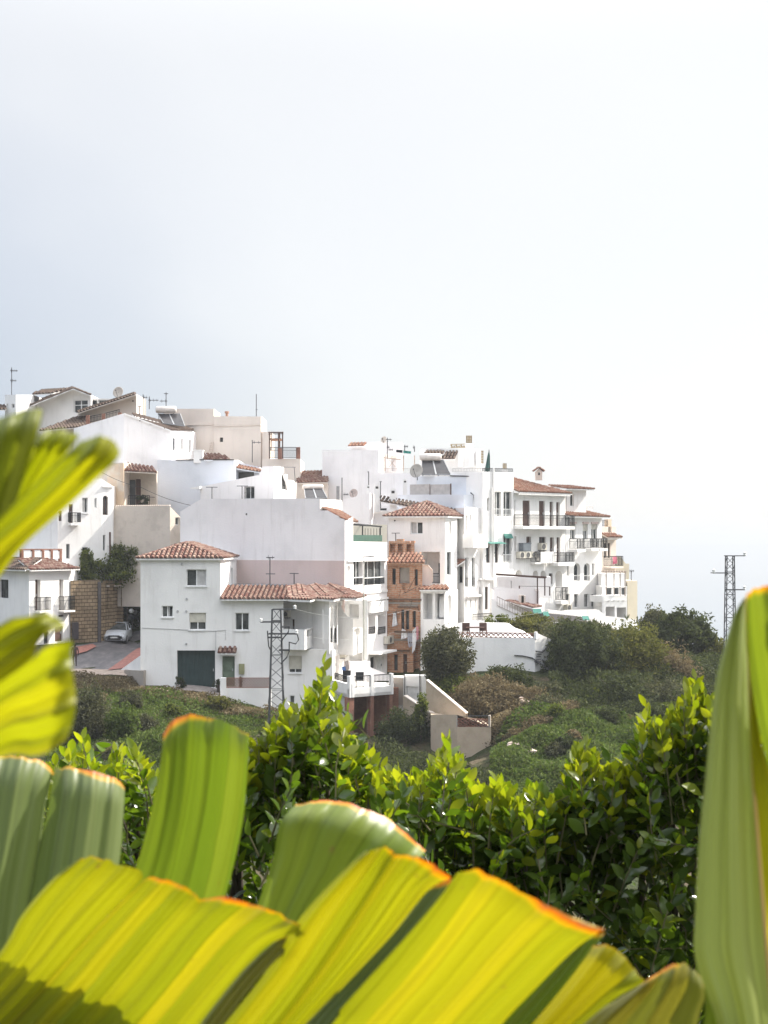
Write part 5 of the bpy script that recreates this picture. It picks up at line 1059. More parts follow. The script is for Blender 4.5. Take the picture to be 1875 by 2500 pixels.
h.part('ladder', m, plain('bleached timber', (.45, .36, .3), .9))
R3 = h.body([(637, 124.9), (658, 124.2), (662, 127)], 4, 1054, 1300); R4 = h.body([(640, 122.6), (733, 120.6)], 6, 1120, 1320); p = R4[0]
m = MB()
for x in (658, 680, 690): m.bar(P(x, 1120, 122.3), P(x, 1057, 122.3), .07)
for x in (662, 683): m.bar(P(x, 1100, 125), P(x, 1057, 125), .06)
m.bar(P(655, 1056, 122.2), P(692, 1056, 122.2), .07); m.bar(P(655, 1060, 122.1), P(692, 1059, 122.1), .04)
for k in range(8): m.bar(P(657+k*4.8, 1055, 122), P(657+k*4.8, 1053, 125.5), .035)
h.part('pergola', m, BROWNW()); m = MB(); m.obox(P(657, 1072, 123), (1.0, 0, 0), (0, 2.4, 0), (0, 0, .07)); h.part('pergola_shade', m, TILEO())
m = MB(); rail3d(m, [P(658, 1119.5, 121.8), P(723, 1119.5, 120.5)], .92, .1); h.part('railing', m, GALV())
for a, b, y in ((679, 688, 1094), (723, 733, 1092)): m = MB(); q0, q1 = P(a, 1121, 121.2), P(b, y, 121.2); m.box((q0.x, 121, q0.z), (q1.x, 121.3, q1.z)); h.part('brick_pier', m, BRICKD())
h.done()
antenna(625.7, 1020, 962, 126, 'tall whip mast on the right corner of the cream block', [(1000, 624, 629, 0)]); antenna(616, 1126, 1074, 120.5, 'bracket aerial in front of the cream block', [(1080, 615, 637, 2)])
# ---- lattice pylons
def pylon(px, ybase, ytop, Y, w0, w1, label, arms, pips, k_=1.0):
    t = empty('power_pylon', P(px, ybase, Y), label, 'power pylon', 'steel lattice power pylons'); b, tp = P(px, ybase, Y), P(px, ytop, Y); n = int((tp.z-b.z)/((w0+w1)*.42)); m = MB()
    def c(k, sx, sy): u = k/n; w = (w0+(w1-w0)*u)/2; return b+(tp-b)*u+Vector((sx*w, sy*w, 0))
    for sx, sy in ((-1, -1), (1, -1), (1, 1), (-1, 1)): m.bar(c(0, sx, sy)-Vector((0, 0, 2)), c(n, sx, sy), .05*k_)
    for k in range(n):
        for (a, b_) in (((-1, -1), (1, -1)), ((1, -1), (1, 1)), ((1, 1), (-1, 1)), ((-1, 1), (-1, -1))):
            if k % 2: a, b_ = b_, a
            m.bar(c(k, *a), c(k+1, *b_), .026*k_); m.bar(c(k+1, *a), c(k+1, *b_), .018) if k % 3 == 0 else None
    for q in ((-1, -1), (1, -1), (1, 1), (-1, 1)): pass
    m.build('lattice_mast', GALV(), t)
    for (y, a, bb) in arms:
        m = MB(); u, v = P(a, y, Y-w1/2-.06), P(bb, y, Y-w1/2-.06); m.bar(u, v, .05*k_); m.bar(u+Vector((0, w1+.12, 0)), v+Vector((0, w1+.12, 0)), .045*k_); o = m.build('cross_arm', GALV(), t)
    for (x, y) in pips:
        m = MB(); q = P(x, y, Y-w1/2-.06); m.lathe(q, [(.03, 0), (.09, .02), (.09, .07), (.04, .1), (.09, .13), (.09, .18), (.04, .22), (.0, .24)], 10); m.build('insulator', plain('white glazed insulator', (.7, .7, .68), .2), t)
    return t
PY = pylon(675, 1795, 1487, 84, 1.0, .48, 'steel lattice pylon standing before the big white house', [(1488, 664, 725), (1519, 636, 686), (1531, 684, 706), (1548, 654, 726), (1557, 653, 686), (1588, 680, 706)], [(720, 1487), (637, 1519), (724, 1547)], .85)
m = MB()
for pts in (((706, 1531), (704, 1543), (690, 1560), (686, 1580)), ((653, 1540), (654, 1557), (656, 1578), (663, 1592)), ((706, 1567), (706, 1590), (700, 1605), (686, 1620)), ((726, 1549), (729, 1562), (722, 1572), (706, 1568))): m.tube([P(x, y, 83.6) for x, y in pts], .035, 5)
m.build('jumper_cable', IRON(), PY)
pylon(1782, 1640, 1357, 82, .62, .4, 'distant-looking steel pylon rising beside the tall grey-green leaf', [(1357, 1773, 1819), (1399, 1740, 1790), (1440, 1776, 1818)], [(1818, 1357), (1742, 1399), (1817, 1440)], .72)
WIRE = lambda: plain('pale aluminium wire', (.4, .4, .4), .4)
cable([P(720, 1487, 83.5), P(1000, 1488, 92), P(1340, 1492, 104)], 'pale power line running right from the top arm of the near pylon', .006, mat=WIRE(), sag=.5)
cable([P(724, 1547, 83.5), P(960, 1545, 91), P(1250, 1540, 100)], 'pale power line running right from the middle arm of the near pylon', .006, mat=WIRE(), sag=.4)
cable([P(243, 1150, 111.8), P(345, 1190, 110), P(471, 1235, 108)], 'black cable crossing from the plant balcony down to the gabled house', .018, sag=.15)
cable([P(1178, 1557, 102), P(1340, 1530, 105)], 'pale cable slanting over the bush behind the terrace wall', .012, mat=WIRE(), sag=.1)
# ---- silver car in the lane
def car():
    Y = 110.6; c = P(289, 1567.5, Y+1.2); t = empty('parked_car', c, 'silver hatchback parked nose-out beside the stone wall', 'car')
    yaw = math.radians(-152); fx = Vector((math.sin(math.radians(25)), -math.cos(math.radians(25)), 0)); fx = Vector((.02, -1, 0)).normalized(); sx = Vector((-fx.y, fx.x, 0))  # fx = nose direction, sx = car's left
    grade = -.03
    def T(l, w, z): return c+fx*l+sx*w+Vector((0, 0, z))
    paint = plain('silver car paint', (.60, .63, .67), .3, .1, .05); gl = glassmat(); blk = plain('black rubber', (.02, .02, .02), .8)
    # body lofted from cross-sections along the length
    sec = [(2.02, .62, .30, .58), (1.95, .78, .24, .70), (1.5, .84, .2, .86), (.95, .86, .2, .97), (.3, .87, .2, .98), (-.6, .87, .2, 1.0), (-1.5, .85, .2, 1.02), (-1.95, .78, .28, .98), (-2.05, .68, .36, .80)]
    m = MB(); m.smooth = True; vs = []
    for l, w, z0, z1 in sec:
        for (a, b) in ((-.92, 0), (-1, .25), (-1, .62), (-.93, .9), (-.8, 1), (0, 1.03), (.8, 1), (.93, .9), (1, .62), (1, .25), (.92, 0)): vs.append(T(l, w*a, z0+(z1-z0)*b))
    k = 11; fs = [[i*k+j, i*k+(j+1) % k, (i+1)*k+(j+1) % k, (i+1)*k+j] for i in range(len(sec)-1) for j in range(k)]; fs += [list(range(k)), [(len(sec)-1)*k+j for j in range(k)]]; m.add(vs, fs); body = m.build('body', paint, t)
    # cabin: glasshouse and roof
    lo = [(1.0, .76, .95), (.1, .8, .97), (-1.0, .8, 1.0), (-1.9, .72, 1.0)]; hi = [(.25, .6, 1.42), (-.3, .63, 1.47), (-1.0, .62, 1.47), (-1.65, .58, 1.36)]
    m = MB()
    def q(s, i): return T(lo[i][0], s*lo[i][1], lo[i][2]), T(hi[i][0], s*hi[i][1], hi[i][2])
    m.quad(q(1, 0)[0], q(-1, 0)[0], q(-1, 0)[1], q(1, 0)[1]); m.build('windscreen', gl, t)
    m = MB(); m.quad(q(1, 3)[0], q(-1, 3)[0], q(-1, 3)[1], q(1, 3)[1]); m.build('rear_window', gl, t)
    for s in (1, -1):
        for i in range(3): m = MB(); m.quad(q(s, i)[0], q(s, i+1)[0], q(s, i+1)[1], q(s, i)[1]); m.build('side_window', gl, t)
    m = MB(); m.smooth = True; r = []
    for i in range(4): r += [T(hi[i][0], hi[i][1]*1.02, hi[i][2]), T(hi[i][0], hi[i][1]*.6, hi[i][2]+.05), T(hi[i][0], -hi[i][1]*.6, hi[i][2]+.05), T(hi[i][0], -hi[i][1]*1.02, hi[i][2])]
    m.add(r, [[i*4+j, i*4+j+1, i*4+j+5, i*4+j+4] for i in range(3) for j in range(3)])
    m.smooth = False
    for s in (1, -1):
        for i in range(4): a, b = q(s, i); o = sx*(s*.012); m.bar(a+o, b+o, .035)
        for i in range(3): o = sx*(s*.012); m.bar(q(s, i)[1]+o, q(s, i+1)[1]+o, .03)
    m.build('roof', paint, t)
    for s in (1, -1):
        m = MB(); m.smooth = True; pc = T(1.84, s*.6, .66); m.lathe(pc, [(.0, .13), (.09, .1), (.15, .02), (.16, -.06)], 12, (fx+sx*(s*.5)+Vector((0, 0, .3)))); m.build('headlight', plain('clear headlight', (.62, .64, .66), .15), t)
        m = MB(); m.obox(T(.75, s*.9, .98), fx*-.1, sx*(s*.16), (0, 0, .12)); m.build('wing_mirror', paint, t)
        for l in (1.25, -1.3):
            m = MB(); m.lathe(T(l, s*.70, .31), [(.2, .16), (.3, .15), (.31, .1), (.31, -.05), (.2, -.06)], 20, sx*s); wh = m.build('wheel', blk, t)
            m = MB(); m.lathe(T(l, s*.70, .31), [(.2, .15), (.17, .12), (.05, .15), (0, .15)], 12, sx*s); m.build('rim', plain('alloy rim', (.4, .4, .42), .3, .7), wh)
    m = MB(); m.obox(T(2.0, -.42, .56), sx*.84, fx*.02, (0, 0, .07)); m.obox(T(2.03, -.5, .3), sx*1.0, fx*.015, (0, 0, .1)); m.build('grille', blk, t)
    m = MB(); m.obox(T(2.035, -.26, .42), sx*.52, fx*.015, (0, 0, .11)); m.build('number_plate', plain('white plate', (.7, .7, .68), .5), t)
car()
def motorbike():
    c = P(329, 1521, 112.5); t = empty('motorcycle', c, 'motorcycle with white fairing parked in the shade behind the silver car', 'motorcycle'); blk = plain('black rubber', (.02, .02, .02), .8); d = Vector((-.35, -.93, 0)).normalized(); s = Vector((d.y, -d.x, 0)); U = Vector((0, 0, 1))
    for l in (.7, -.7):
        m = MB(); m.lathe(c+d*l+U*.31, [(.2, .05), (.29, .05), (.31, 0), (.29, -.05), (.2, -.05)], 18, s); m.build('wheel', blk, t)
    m = MB(); m.tube([c+d*.7+U*.31, c+d*.5+U*.85], .04, 6); m.tube([c-d*.7+U*.31, c-d*.1+U*.5, c+d*.45+U*.75], .06, 6); m.obox(c-d*.25-s*.14+U*.3, d*.5, s*.28, U*.35); m.build('frame', plain('dark metal', (.06, .06, .07), .4, .6), t)
    m = MB(); m.smooth = True; m.lathe(c+d*.05+U*.8, [(.02, -.3), (.15, -.2), (.18, 0), (.12, .25), (.02, .32)], 10, d); m.build('tank', plain('grey paint', (.2, .2, .21), .3), t)
    m = MB(); m.obox(c-d*.75-s*.14+U*.76, d*.65, s*.28, U*.1); m.build('seat', blk, t)
    m = MB(); m.smooth = True; m.lathe(c+d*.55+U*.95, [(.02, .22), (.14, .12), (.2, -.05), (.16, -.15)], 10, d); m.build('fairing', plain('white fairing', (.75, .75, .75), .3), t)
    m = MB(); m.tube([c+d*.35+s*.38+U*1.02, c+d*.45+U*.98, c+d*.35-s*.38+U*1.02], .02, 6); m.build('handlebar', GALV(), t)
motorbike()
# ---- person in dark clothes walking down the lane
def person():
    base = P(182.5, 1629, 100.5); t = empty('person', base, 'person in dark clothing walking down the lane, half hidden by a leaf', 'person'); H = 1.66
    J = {'pel': (0, 0, .53), 'wai': (0, 0, .61), 'che': (0, .01, .74), 'nek': (0, .01, .835), 'hed': (0, -.005, .90), 'top': (0, 0, .965), 'lh': (.055, 0, .5), 'lk': (.06, -.05, .275), 'la': (.055, .03, .045), 'lt': (.06, -.075, .02), 'rh': (-.055, 0, .5), 'rk': (-.06, .02, .275), 'ra': (-.055, .12, .055), 'rt': (-.06, .03, .015),
         'ls': (.105, .01, .81), 'le': (.135, .05, .635), 'lw': (.13, .0, .49), 'lf': (.125, -.03, .43), 'rs': (-.105, .01, .81), 're': (-.135, .0, .635), 'rw': (-.13, -.07, .5), 'rf': (-.125, -.1, .445)}
    Rr = {'pel': .085, 'wai': .075, 'che': .085, 'nek': .032, 'hed': .055, 'top': .04, 'lh': .05, 'lk': .035, 'la': .024, 'lt': .02, 'rh': .05, 'rk': .035, 'ra': .024, 'rt': .02, 'ls': .038, 'le': .028, 'lw': .02, 'lf': .016, 'rs': .038, 're': .028, 'rw': .02, 'rf': .016}
    E = [('pel', 'wai'), ('wai', 'che'), ('che', 'nek'), ('nek', 'hed'), ('hed', 'top'), ('pel', 'lh'), ('lh', 'lk'), ('lk', 'la'), ('la', 'lt'), ('pel', 'rh'), ('rh', 'rk'), ('rk', 'ra'), ('ra', 'rt'), ('che', 'ls'), ('ls', 'le'), ('le', 'lw'), ('lw', 'lf'), ('che', 'rs'), ('rs', 're'), ('re', 'rw'), ('rw', 'rf')]
    ks = list(J); me = bpy.data.meshes.new('body'); me.from_pydata([[q*H for q in J[k]] for k in ks], [(ks.index(a), ks.index(b)) for a, b in E], []); o = bpy.data.objects.new('body', me); COL.objects.link(o); o.parent = t
    sk = o.modifiers.new('skin', 'SKIN'); sv = me.skin_vertices[0].data
    for i, k in enumerate(ks): sv[i].radius = (Rr[k]*H*1.05, Rr[k]*H*.9); sv[i].use_root = (k == 'pel')
    ss = o.modifiers.new('sub', 'SUBSURF'); ss.levels = 2; ss.render_levels = 2; me.materials.append(plain('dark brown clothing', (.05, .03, .03), .85))
    m = MB(); m.smooth = True; m.lathe(base+Vector((0, .012*H, .9*H)), [(.04*H, -.02*H), (.06*H, .0), (.062*H, .035*H), (.045*H, .07*H), (.005, .085*H)], 14); m.build('hair', plain('dark hair', (.02, .015, .012), .7), t)
person()
# someone's washing and terrace clutter
for x, y, lb in ((846, 1672, 'dark garden chair behind the rail left of the middle white pillar'), (878, 1676, 'small dark barbecue just right of the corner pillar')):
    q = P(x, y, 91); t = empty('garden_chair' if 'chair' in lb else 'barbecue', q, lb, 'chair' if 'chair' in lb else 'barbecue'); m = MB(); m.box((q.x-.25, 91, q.z+.35), (q.x+.25, 91.45, q.z+.42)); m.build('seat' if 'chair' in lb else 'tray', IRON(), t); m = MB(); m.box((q.x-.25, 91.4, q.z+.42), (q.x+.25, 91.45, q.z+.85)); m.build('backrest' if 'chair' in lb else 'hood', IRON(), t)
    for sx in (-.22, .22):
        for yy in (91.03, 91.42): m = MB(); m.bar((q.x+sx, yy, q.z-.1), (q.x+sx, yy, q.z+.36), .025); m.build('leg', IRON(), t)
cloth([(835, 1627), (843, 1626), (846, 1635), (842, 1640), (836, 1637)], Pl((820, 93.2), (850, 93)), 0, plain('blue cloth', (.08, .17, .38), .9), 'small blue garment hanging above the terrace rail', 'washing on the railed terrace')
cloth([(840, 1615), (850, 1612), (853, 1634), (846, 1640)], Pl((820, 93.4), (850, 93.3)), 0, plain('washed taupe cloth', (.42, .36, .33), .9), 'taupe garment hanging beside the small blue one', 'washing on the railed terrace')
# ================================================================ terrain
CP = [(170, 1640, 98), (270, 1642, 97), (343, 1682, 91.4), (430, 1683, 91.3), (525, 1690, 91), (470, 1696, 88.8), (545, 1720, 88.3), (600, 1728, 88.3), (660, 1742, 88), (720, 1750, 88),
      (200, 1752, 84), (300, 1762, 83), (400, 1770, 83), (200, 1900, 71), (400, 1900, 71), (560, 1800, 81), (700, 1805, 83), (830, 1800, 88), (920, 1800, 91), (900, 1850, 84), (1000, 1850, 85), (1114, 1872, 83.4), (1160, 1870, 82.6), (1203, 1868, 82.6), (1085, 1870, 84.6), (1150, 1800, 86.8), (860, 1800, 95.5), (960, 1800, 96), (900, 1720, 99), (1230, 1830, 81), (1050, 1820, 86.6), (1100, 1690, 90.5),
      (1117, 1645, 93), (1230, 1692, 91.5), (1349, 1678, 92), (1240, 1770, 84.8), (1300, 1815, 80), (1400, 1750, 85), (1500, 1715, 90), (1640, 1640, 97), (1750, 1640, 98), (1557, 1562, 116), (1460, 1525, 114), (1700, 1600, 112), (1780, 1640, 106), (1900, 1700, 110),
      (1300, 1960, 72), (1000, 1960, 72), (600, 2000, 66), (290, 1570, 110.5), (180, 1573, 107.5), (335, 1562, 113), (60, 1580, 103.5), (180, 1632, 100), (342, 1590, 106), (300, 1640, 95), (360, 1640, 96), (-60, 1660, 98), (300, 1425, 116), (200, 1430, 115), (600, 1300, 128), (700, 1350, 118), (900, 1450, 122), (1100, 1500, 120), (1300, 1510, 122), (1450, 1540, 128), (1300, 1540, 113), (1400, 1545, 115), (200, 1150, 132), (0, 1150, 138), (1000, 1600, 112), (800, 1580, 110), (950, 1652, 104.3), (1030, 1652, 103.6), (1085, 1600, 103.5), (960, 1690, 98), (1250, 1560, 104), (1350, 1560, 106), (560, 1600, 100), (1650, 1640, 122), (1600, 1580, 120)]
PTS = [tuple(P(*c)) for c in CP]+[(0, 0, -1.75), (-15, 0, -1.75), (15, 0, -1.75), (0, 5.9, -1.8), (-8, 5.9, -1.8), (8, 5.9, -1.8), (0, 9, -3.6), (-15, 9, -3.6), (15, 9, -3.6), (0, 25, -11), (-25, 25, -10), (25, 25, -12), (0, 45, -15.2), (-25, 45, -14.5), (25, 45, -16), (0, 60, -14.5), (45, 60, -18), (-45, 60, -13), (45, 95, -14), (60, 120, -20), (40, 150, -16), (0, 160, -2), (-60, 150, 10), (-70, 110, -2), (-60, 80, -12), (-45, 20, -7), (45, 20, -12), (0, -15, -1.6), (30, 180, -22), (80, 160, -45), (-80, 190, 8), (0, 190, -12)]
A_ = np.array(PTS); c_ = A_[:, :2]; d_ = np.sqrt(((c_[:, None]-c_[None])**2).sum(-1)+.25); n_ = len(A_)
M_ = np.block([[d_+np.eye(n_)*-.02, np.c_[np.ones(n_), c_]], [np.r_[np.ones((1, n_)), c_.T], np.zeros((3, 3))]]); S_ = np.linalg.solve(M_, np.r_[A_[:, 2], 0, 0, 0])
def terr(x, y):
    q = np.stack([np.asarray(x, float).ravel(), np.asarray(y, float).ravel()], 1); r = np.sqrt(((q[:, None]-c_[None])**2).sum(-1)+.25)
    z = r@S_[:n_]+S_[n_]+q@S_[n_+1:]; e = np.maximum(0, np.maximum(np.abs(q[:, 0])-75, q[:, 1]-165)); return (z-e*.9).reshape(np.shape(x))
SEA = -150.0
def ground_mat():
    m, nt, out = nodes('hillside soil and grass'); b = N(nt, 'ShaderNodeBsdfPrincipled', Roughness=.95); b.inputs['Specular IOR Level'].default_value = .1; g = N(nt, 'ShaderNodeNewGeometry')
    n1 = N(nt, 'ShaderNodeTexNoise', Scale=.22, Detail=6.0, Roughness=.65); n2 = N(nt, 'ShaderNodeTexNoise', Scale=2.5, Detail=6.0, Roughness=.7)
    for q in (n1, n2): L(nt, g.outputs['Position'], q.inputs['Vector'])
    r = ramp(nt, [(.36, (.034, .05, .018)), (.5, (.05, .056, .025)), (.58, (.10, .08, .05)), (.7, (.16, .125, .085))]); L(nt, n1.outputs['Fac'], r.inputs['Fac']); r2 = ramp(nt, [(.3, (.5, .5, .5)), (.7, (1.3, 1.3, 1.3))]); L(nt, n2.outputs['Fac'], r2.inputs['Fac'])
    c = mixc(nt, .8, r.outputs['Color'], r2.outputs['Color'], 'MULTIPLY'); bp = N(nt, 'ShaderNodeBump', Strength=.9, Distance=.3); L(nt, n2.outputs['Fac'], bp.inputs['Height']); L(nt, c, b.inputs['Base Color']); L(nt, bp.outputs[0], b.inputs['Normal']); L(nt, b.outputs[0], out.inputs[0]); return m
gx = np.concatenate([np.linspace(-260, -80, 13)[:-1], np.linspace(-80, 80, 161), np.linspace(80, 260, 13)[1:]]); gy = np.concatenate([np.linspace(-60, -20, 6)[:-1], np.linspace(-20, 180, 201), np.linspace(180, 330, 12)[1:]])
X_, Y_ = np.meshgrid(gx, gy); Z_ = terr(X_, Y_); Z_ = np.maximum(Z_+.12*np.sin(X_*1.7+Y_*.9)*np.cos(Y_*1.3)*((Y_ > 20) & (Y_ < 100)), SEA-5); nx_, ny_ = len(gx), len(gy)
idx = np.arange(nx_*ny_).reshape(ny_, nx_); fq = np.stack([idx[:-1, :-1], idx[:-1, 1:], idx[1:, 1:], idx[1:, :-1]], -1).reshape(-1, 4)
tag(fastmesh('hillside', np.stack([X_, Y_, Z_], -1).reshape(-1, 3), fq, ground_mat(), smooth=True), kind='structure')
# sea
m, nt, out = nodes('sea water'); b = N(nt, 'ShaderNodeBsdfPrincipled', Roughness=.12); b.inputs['Base Color'].default_value = (.05, .10, .14, 1); b.inputs['IOR'].default_value = 1.33
g = N(nt, 'ShaderNodeNewGeometry'); nz = N(nt, 'ShaderNodeTexNoise', Scale=.05, Detail=6.0); L(nt, g.outputs['Position'], nz.inputs['Vector']); bp = N(nt, 'ShaderNodeBump', Strength=.25, Distance=1.0); L(nt, nz.outputs['Fac'], bp.inputs['Height']); L(nt, bp.outputs[0], b.inputs['Normal']); L(nt, b.outputs[0], out.inputs[0])
q = MB(); S9 = 60000; q.quad((-S9, -S9, SEA), (S9, -S9, SEA), (S9, S9, SEA), (-S9, S9, SEA)); tag(q.build('sea', m), kind='structure')
# lane, its red pavements and the gravel verge, laid on the terrain
def strip(name, left, right, mat, lift, n=14, kind='structure'):
    a = [XY(p[0], p[2]) for p in left]; b = [XY(p[0], p[2]) for p in right]
    def samp(pl_, k):
        u = k/n*(len(pl_)-1); i = min(int(u), len(pl_)-2); f = u-i; return np.array(pl_[i])*(1-f)+np.array(pl_[i+1])*f
    vs = []; mcols = 8
    for k in range(n+1):
        p0, p1 = samp(a, k), samp(b, k)
        for j in range(mcols+1): x, y = p0+(p1-p0)*j/mcols; vs.append((x, y, float(terr(np.array([x]), np.array([y]))[0])+lift))
    fs = [[k*(mcols+1)+j, k*(mcols+1)+j+1, (k+1)*(mcols+1)+j+1, (k+1)*(mcols+1)+j] for k in range(n) for j in range(mcols)]; m = MB(); m.smooth = True; m.add(vs, fs); return tag(m.build(name, mat), kind=kind)
def asphalt():
    m, nt, out = nodes('worn wet asphalt'); b = N(nt, 'ShaderNodeBsdfPrincipled', Roughness=.6); g = N(nt, 'ShaderNodeNewGeometry'); mp = N(nt, 'ShaderNodeMapping'); mp.inputs['Scale'].default_value = (.5, .16, 1); mp.inputs['Rotation'].default_value = (0, 0, .5); L(nt, g.outputs['Position'], mp.inputs[0])
    n1 = N(nt, 'ShaderNodeTexNoise', Scale=3.0, Detail=8.0, Roughness=.7); L(nt, mp.outputs[0], n1.inputs[0]); r = ramp(nt, [(.35, (.075, .075, .08)), (.55, (.13, .12, .125)), (.72, (.24, .22, .21))]); L(nt, n1.outputs['Fac'], r.inputs[0]); L(nt, r.outputs[0], b.inputs['Base Color']); L(nt, b.outputs[0], out.inputs[0]); return m
strip('lane', [(120, 1632, 99), (175, 1575, 106.8), (250, 1565, 109.5), (300, 1550, 114)], [(300, 1630, 97), (330, 1600, 103), (345, 1580, 109), (345, 1560, 115)], asphalt(), .05)
RP = plain('red pavement slabs', (.30, .13, .105), .85, 0, .3, 5)
strip('pavement', [(176, 1598, 103.5), (184, 1580, 106), (225, 1574, 108)], [(190, 1598, 103.6), (212, 1590, 104.8), (236, 1577, 107.4)], RP, .15, 8)
strip('pavement', [(262, 1632, 97.3), (300, 1612, 101.5), (338, 1590, 107)], [(342, 1632, 97.5), (343, 1612, 101.5), (345, 1590, 107)], RP, .16, 8)
strip('gravel_verge', [(100, 1660, 96), (105, 1640, 98), (110, 1628, 100)], [(330, 1660, 93.5), (320, 1640, 96), (290, 1632, 97.5)], plain('beige gravel', (.34, .27, .22), .95, 0, .35, 4), .10)
strip('forecourt', [(430, 1690, 89.6), (430, 1686, 91), (430, 1680, 92.3)], [(535, 1694, 89.6), (535, 1690, 91), (535, 1682, 92.3)], plain('grey brown forecourt concrete', (.22, .19, .175), .9, 0, .3, 4), .12)
h = House('apron_wall', 'low white sloping apron wall at the left foot of the big white house', 'wall', 320, 1640, 95, WHITE())
R = h.body([(296, 96), (343, 91.9)], 1, [1634, 1600], 1740, cap=False); p = Pl((305, 94.5), (354, 90.8)); p.box(h.w, 0, p.len-.2, -.4, 0, ZY(1720, 93), ZY(1636, 93)) if False else None
h.done()
h = House('rubble_wall', 'short bare stone edging at the end of the gravel verge', 'wall', 325, 1650, 93, GREYC()); h.body([(303, 94.4), (350, 91.2), (355, 91.8)], .5, [1636, 1637, 1637], 1740); h.done()
# ================================================================ trees, bushes and ground cover far off
def crown_arrays(R3, n, leaf, clump=.28, seed=0, nclump=None, shell=.55, flat=0.0):
    """n small leaf faces in clumps spread through an ellipsoid R3"""
    g = np.random.default_rng(seed); nc = nclump or max(10, n//55)
    d = g.normal(size=(nc, 3)); d /= np.linalg.norm(d, axis=1)[:, None]; rad = shell+(1-shell)*g.random(nc)**.7; rad *= .72+.42*g.random(nc)
    cc = d*rad[:, None]; cs = clump*(.6+.9*g.random(nc)); k = g.integers(0, nc, n); o = g.normal(size=(n, 3)); o /= np.linalg.norm(o, axis=1)[:, None]; o *= (g.random(n)**.5)[:, None]
    p = (cc[k]+o*cs[k][:, None])*np.array(R3); p[:, 2] += R3[2]*.0
    t = g.normal(size=(n, 3)); t[:, 2] *= 1-flat; t /= np.linalg.norm(t, axis=1)[:, None]; a = np.cross(t, g.normal(size=(n, 3))); a /= np.linalg.norm(a, axis=1)[:, None]; l = leaf*(.6+.8*g.random(n))[:, None]; b = np.cross(t, a)
    v = np.stack([p-a*l, p+b*l*.42, p+a*l, p-b*l*.42], 1).reshape(-1, 3); f = np.arange(4*n).reshape(-1, 4); return v, f
def limbs(mb, base, top, r, nb, R3, g):
    mb.tube([base, base+(top-base)*.5+Vector((g.uniform(-.1, .1), g.uniform(-.1, .1), 0)), top], r, 6, r*.5)
    for k in range(nb):
        a = g.random()*6.28; s = base+(top-base)*(.35+.6*g.random()); e = s+Vector((math.cos(a)*R3[0]*.7, math.sin(a)*R3[1]*.7, R3[2]*(.2+.6*g.random()))); mb.tube([s, (s+e)/2+Vector((0, 0, .1)), e], r*.4, 5, r*.1)
OLIVE = lambda: leafmat('olive foliage', [(.045, .048, .028), (.075, .078, .045), (.12, .12, .078), (.055, .058, .034)], (1.5, 1.5, .9), .3, .85, .06)
DKG = lambda: leafmat('dark evergreen foliage', [(.028, .035, .018), (.045, .055, .026), (.072, .08, .038), (.034, .042, .021)], (1.5, 1.6, .8), .3, .85, .07)
YGR = lambda: leafmat('yellow green foliage', [(.06, .062, .02), (.095, .096, .032), (.14, .13, .046), (.07, .075, .025)], (1.5, 1.6, .7), .35, .85, .06)
DRY = lambda: leafmat('dry brown scrub', [(.12, .095, .055), (.19, .155, .09), (.095, .072, .045), (.27, .23, .14)], (1.3, 1.2, 1.0), .3, .9, .04)
LUSH = lambda: leafmat('lush ground cover', [(.055, .08, .024), (.078, .108, .032), (.112, .14, .044), (.066, .074, .028)], (1.4, 1.6, .7), .3, .85, .06)
IVY = lambda: leafmat('ivy foliage', [(.045, .06, .016), (.08, .10, .027), (.14, .15, .04), (.05, .07, .021)], (1.7, 1.8, .7), .35, .8, .08)
BARK = lambda: plain('grey brown bark', (.09, .07, .055), .95, 0, .3, 6)
def plant(name, cat, label, px, py, Y, rx, rz, mat, n, leaf, seed, group=None, trunk=True, ry=None, clump=.28, shell=.5):
    """px,py = centre of the crown in the picture; rx,rz = half sizes in pixels"""
    sx, sz = rx/F*Y, rz/F*Y; sy = ry or min(sx, 2.6); c = P(px, py, Y); gz = float(terr(np.array([c.x]), np.array([Y]))[0]); gz = min(gz, c.z-sz*.6)
    t = empty(name, (c.x, Y, gz), label, cat, group); v, f = crown_arrays((sx, sy, sz), n, leaf, clump, seed, None, shell); v = v+np.array([c.x, c.y, c.z])
    fastmesh('crown', v, f, mat, t); g = random.Random(seed); m = MB(); limbs(m, Vector((c.x, Y, gz-.2)), Vector((c.x+.1, Y, c.z+sz*.2)), max(.06, sx*.05), 7, (sx, sy, sz), g); m.build('trunk', BARK(), t); return t
GB = 'bushes on the slope'
plant('olive_tree', 'tree', 'round grey-green tree hiding the foot of the arcade', 1087, 1602, 91.5, 62, 64, OLIVE(), 14000, .10, 11)
plant('bush', 'bush', 'tall wispy bush behind the left of the round grey-green tree', 1052, 1585, 93.5, 24, 42, OLIVE(), 3000, .09, 12, GB)
plant('bush', 'bush', 'dark rounded bush against the long white terrace wall', 1236, 1664, 92.3, 56, 42, DKG(), 10000, .09, 13, GB)
plant('bush', 'bush', 'green bush spilling behind the lattice terrace rail', 1295, 1535, 103, 62, 34, YGR(), 7000, .10, 14, GB)
plant('bush', 'bush', 'pale weedy bush below the outside stair', 1215, 1520, 104, 34, 22, IVY(), 2200, .08, 15, GB)
plant('bush', 'bush', 'large dark bush just right of the stair end of the terrace wall', 1425, 1612, 95, 96, 98, DKG(), 20000, .12, 16, GB, clump=.2)
plant('bush', 'bush', 'grey-green bush tops below the white retaining wall', 1400, 1566, 98, 88, 52, OLIVE(), 12000, .11, 17, GB)
plant('bush', 'bush', 'wide yellow-green bush in the middle of the right slope', 1540, 1615, 96, 112, 84, YGR(), 22000, .11, 18, GB, clump=.2)
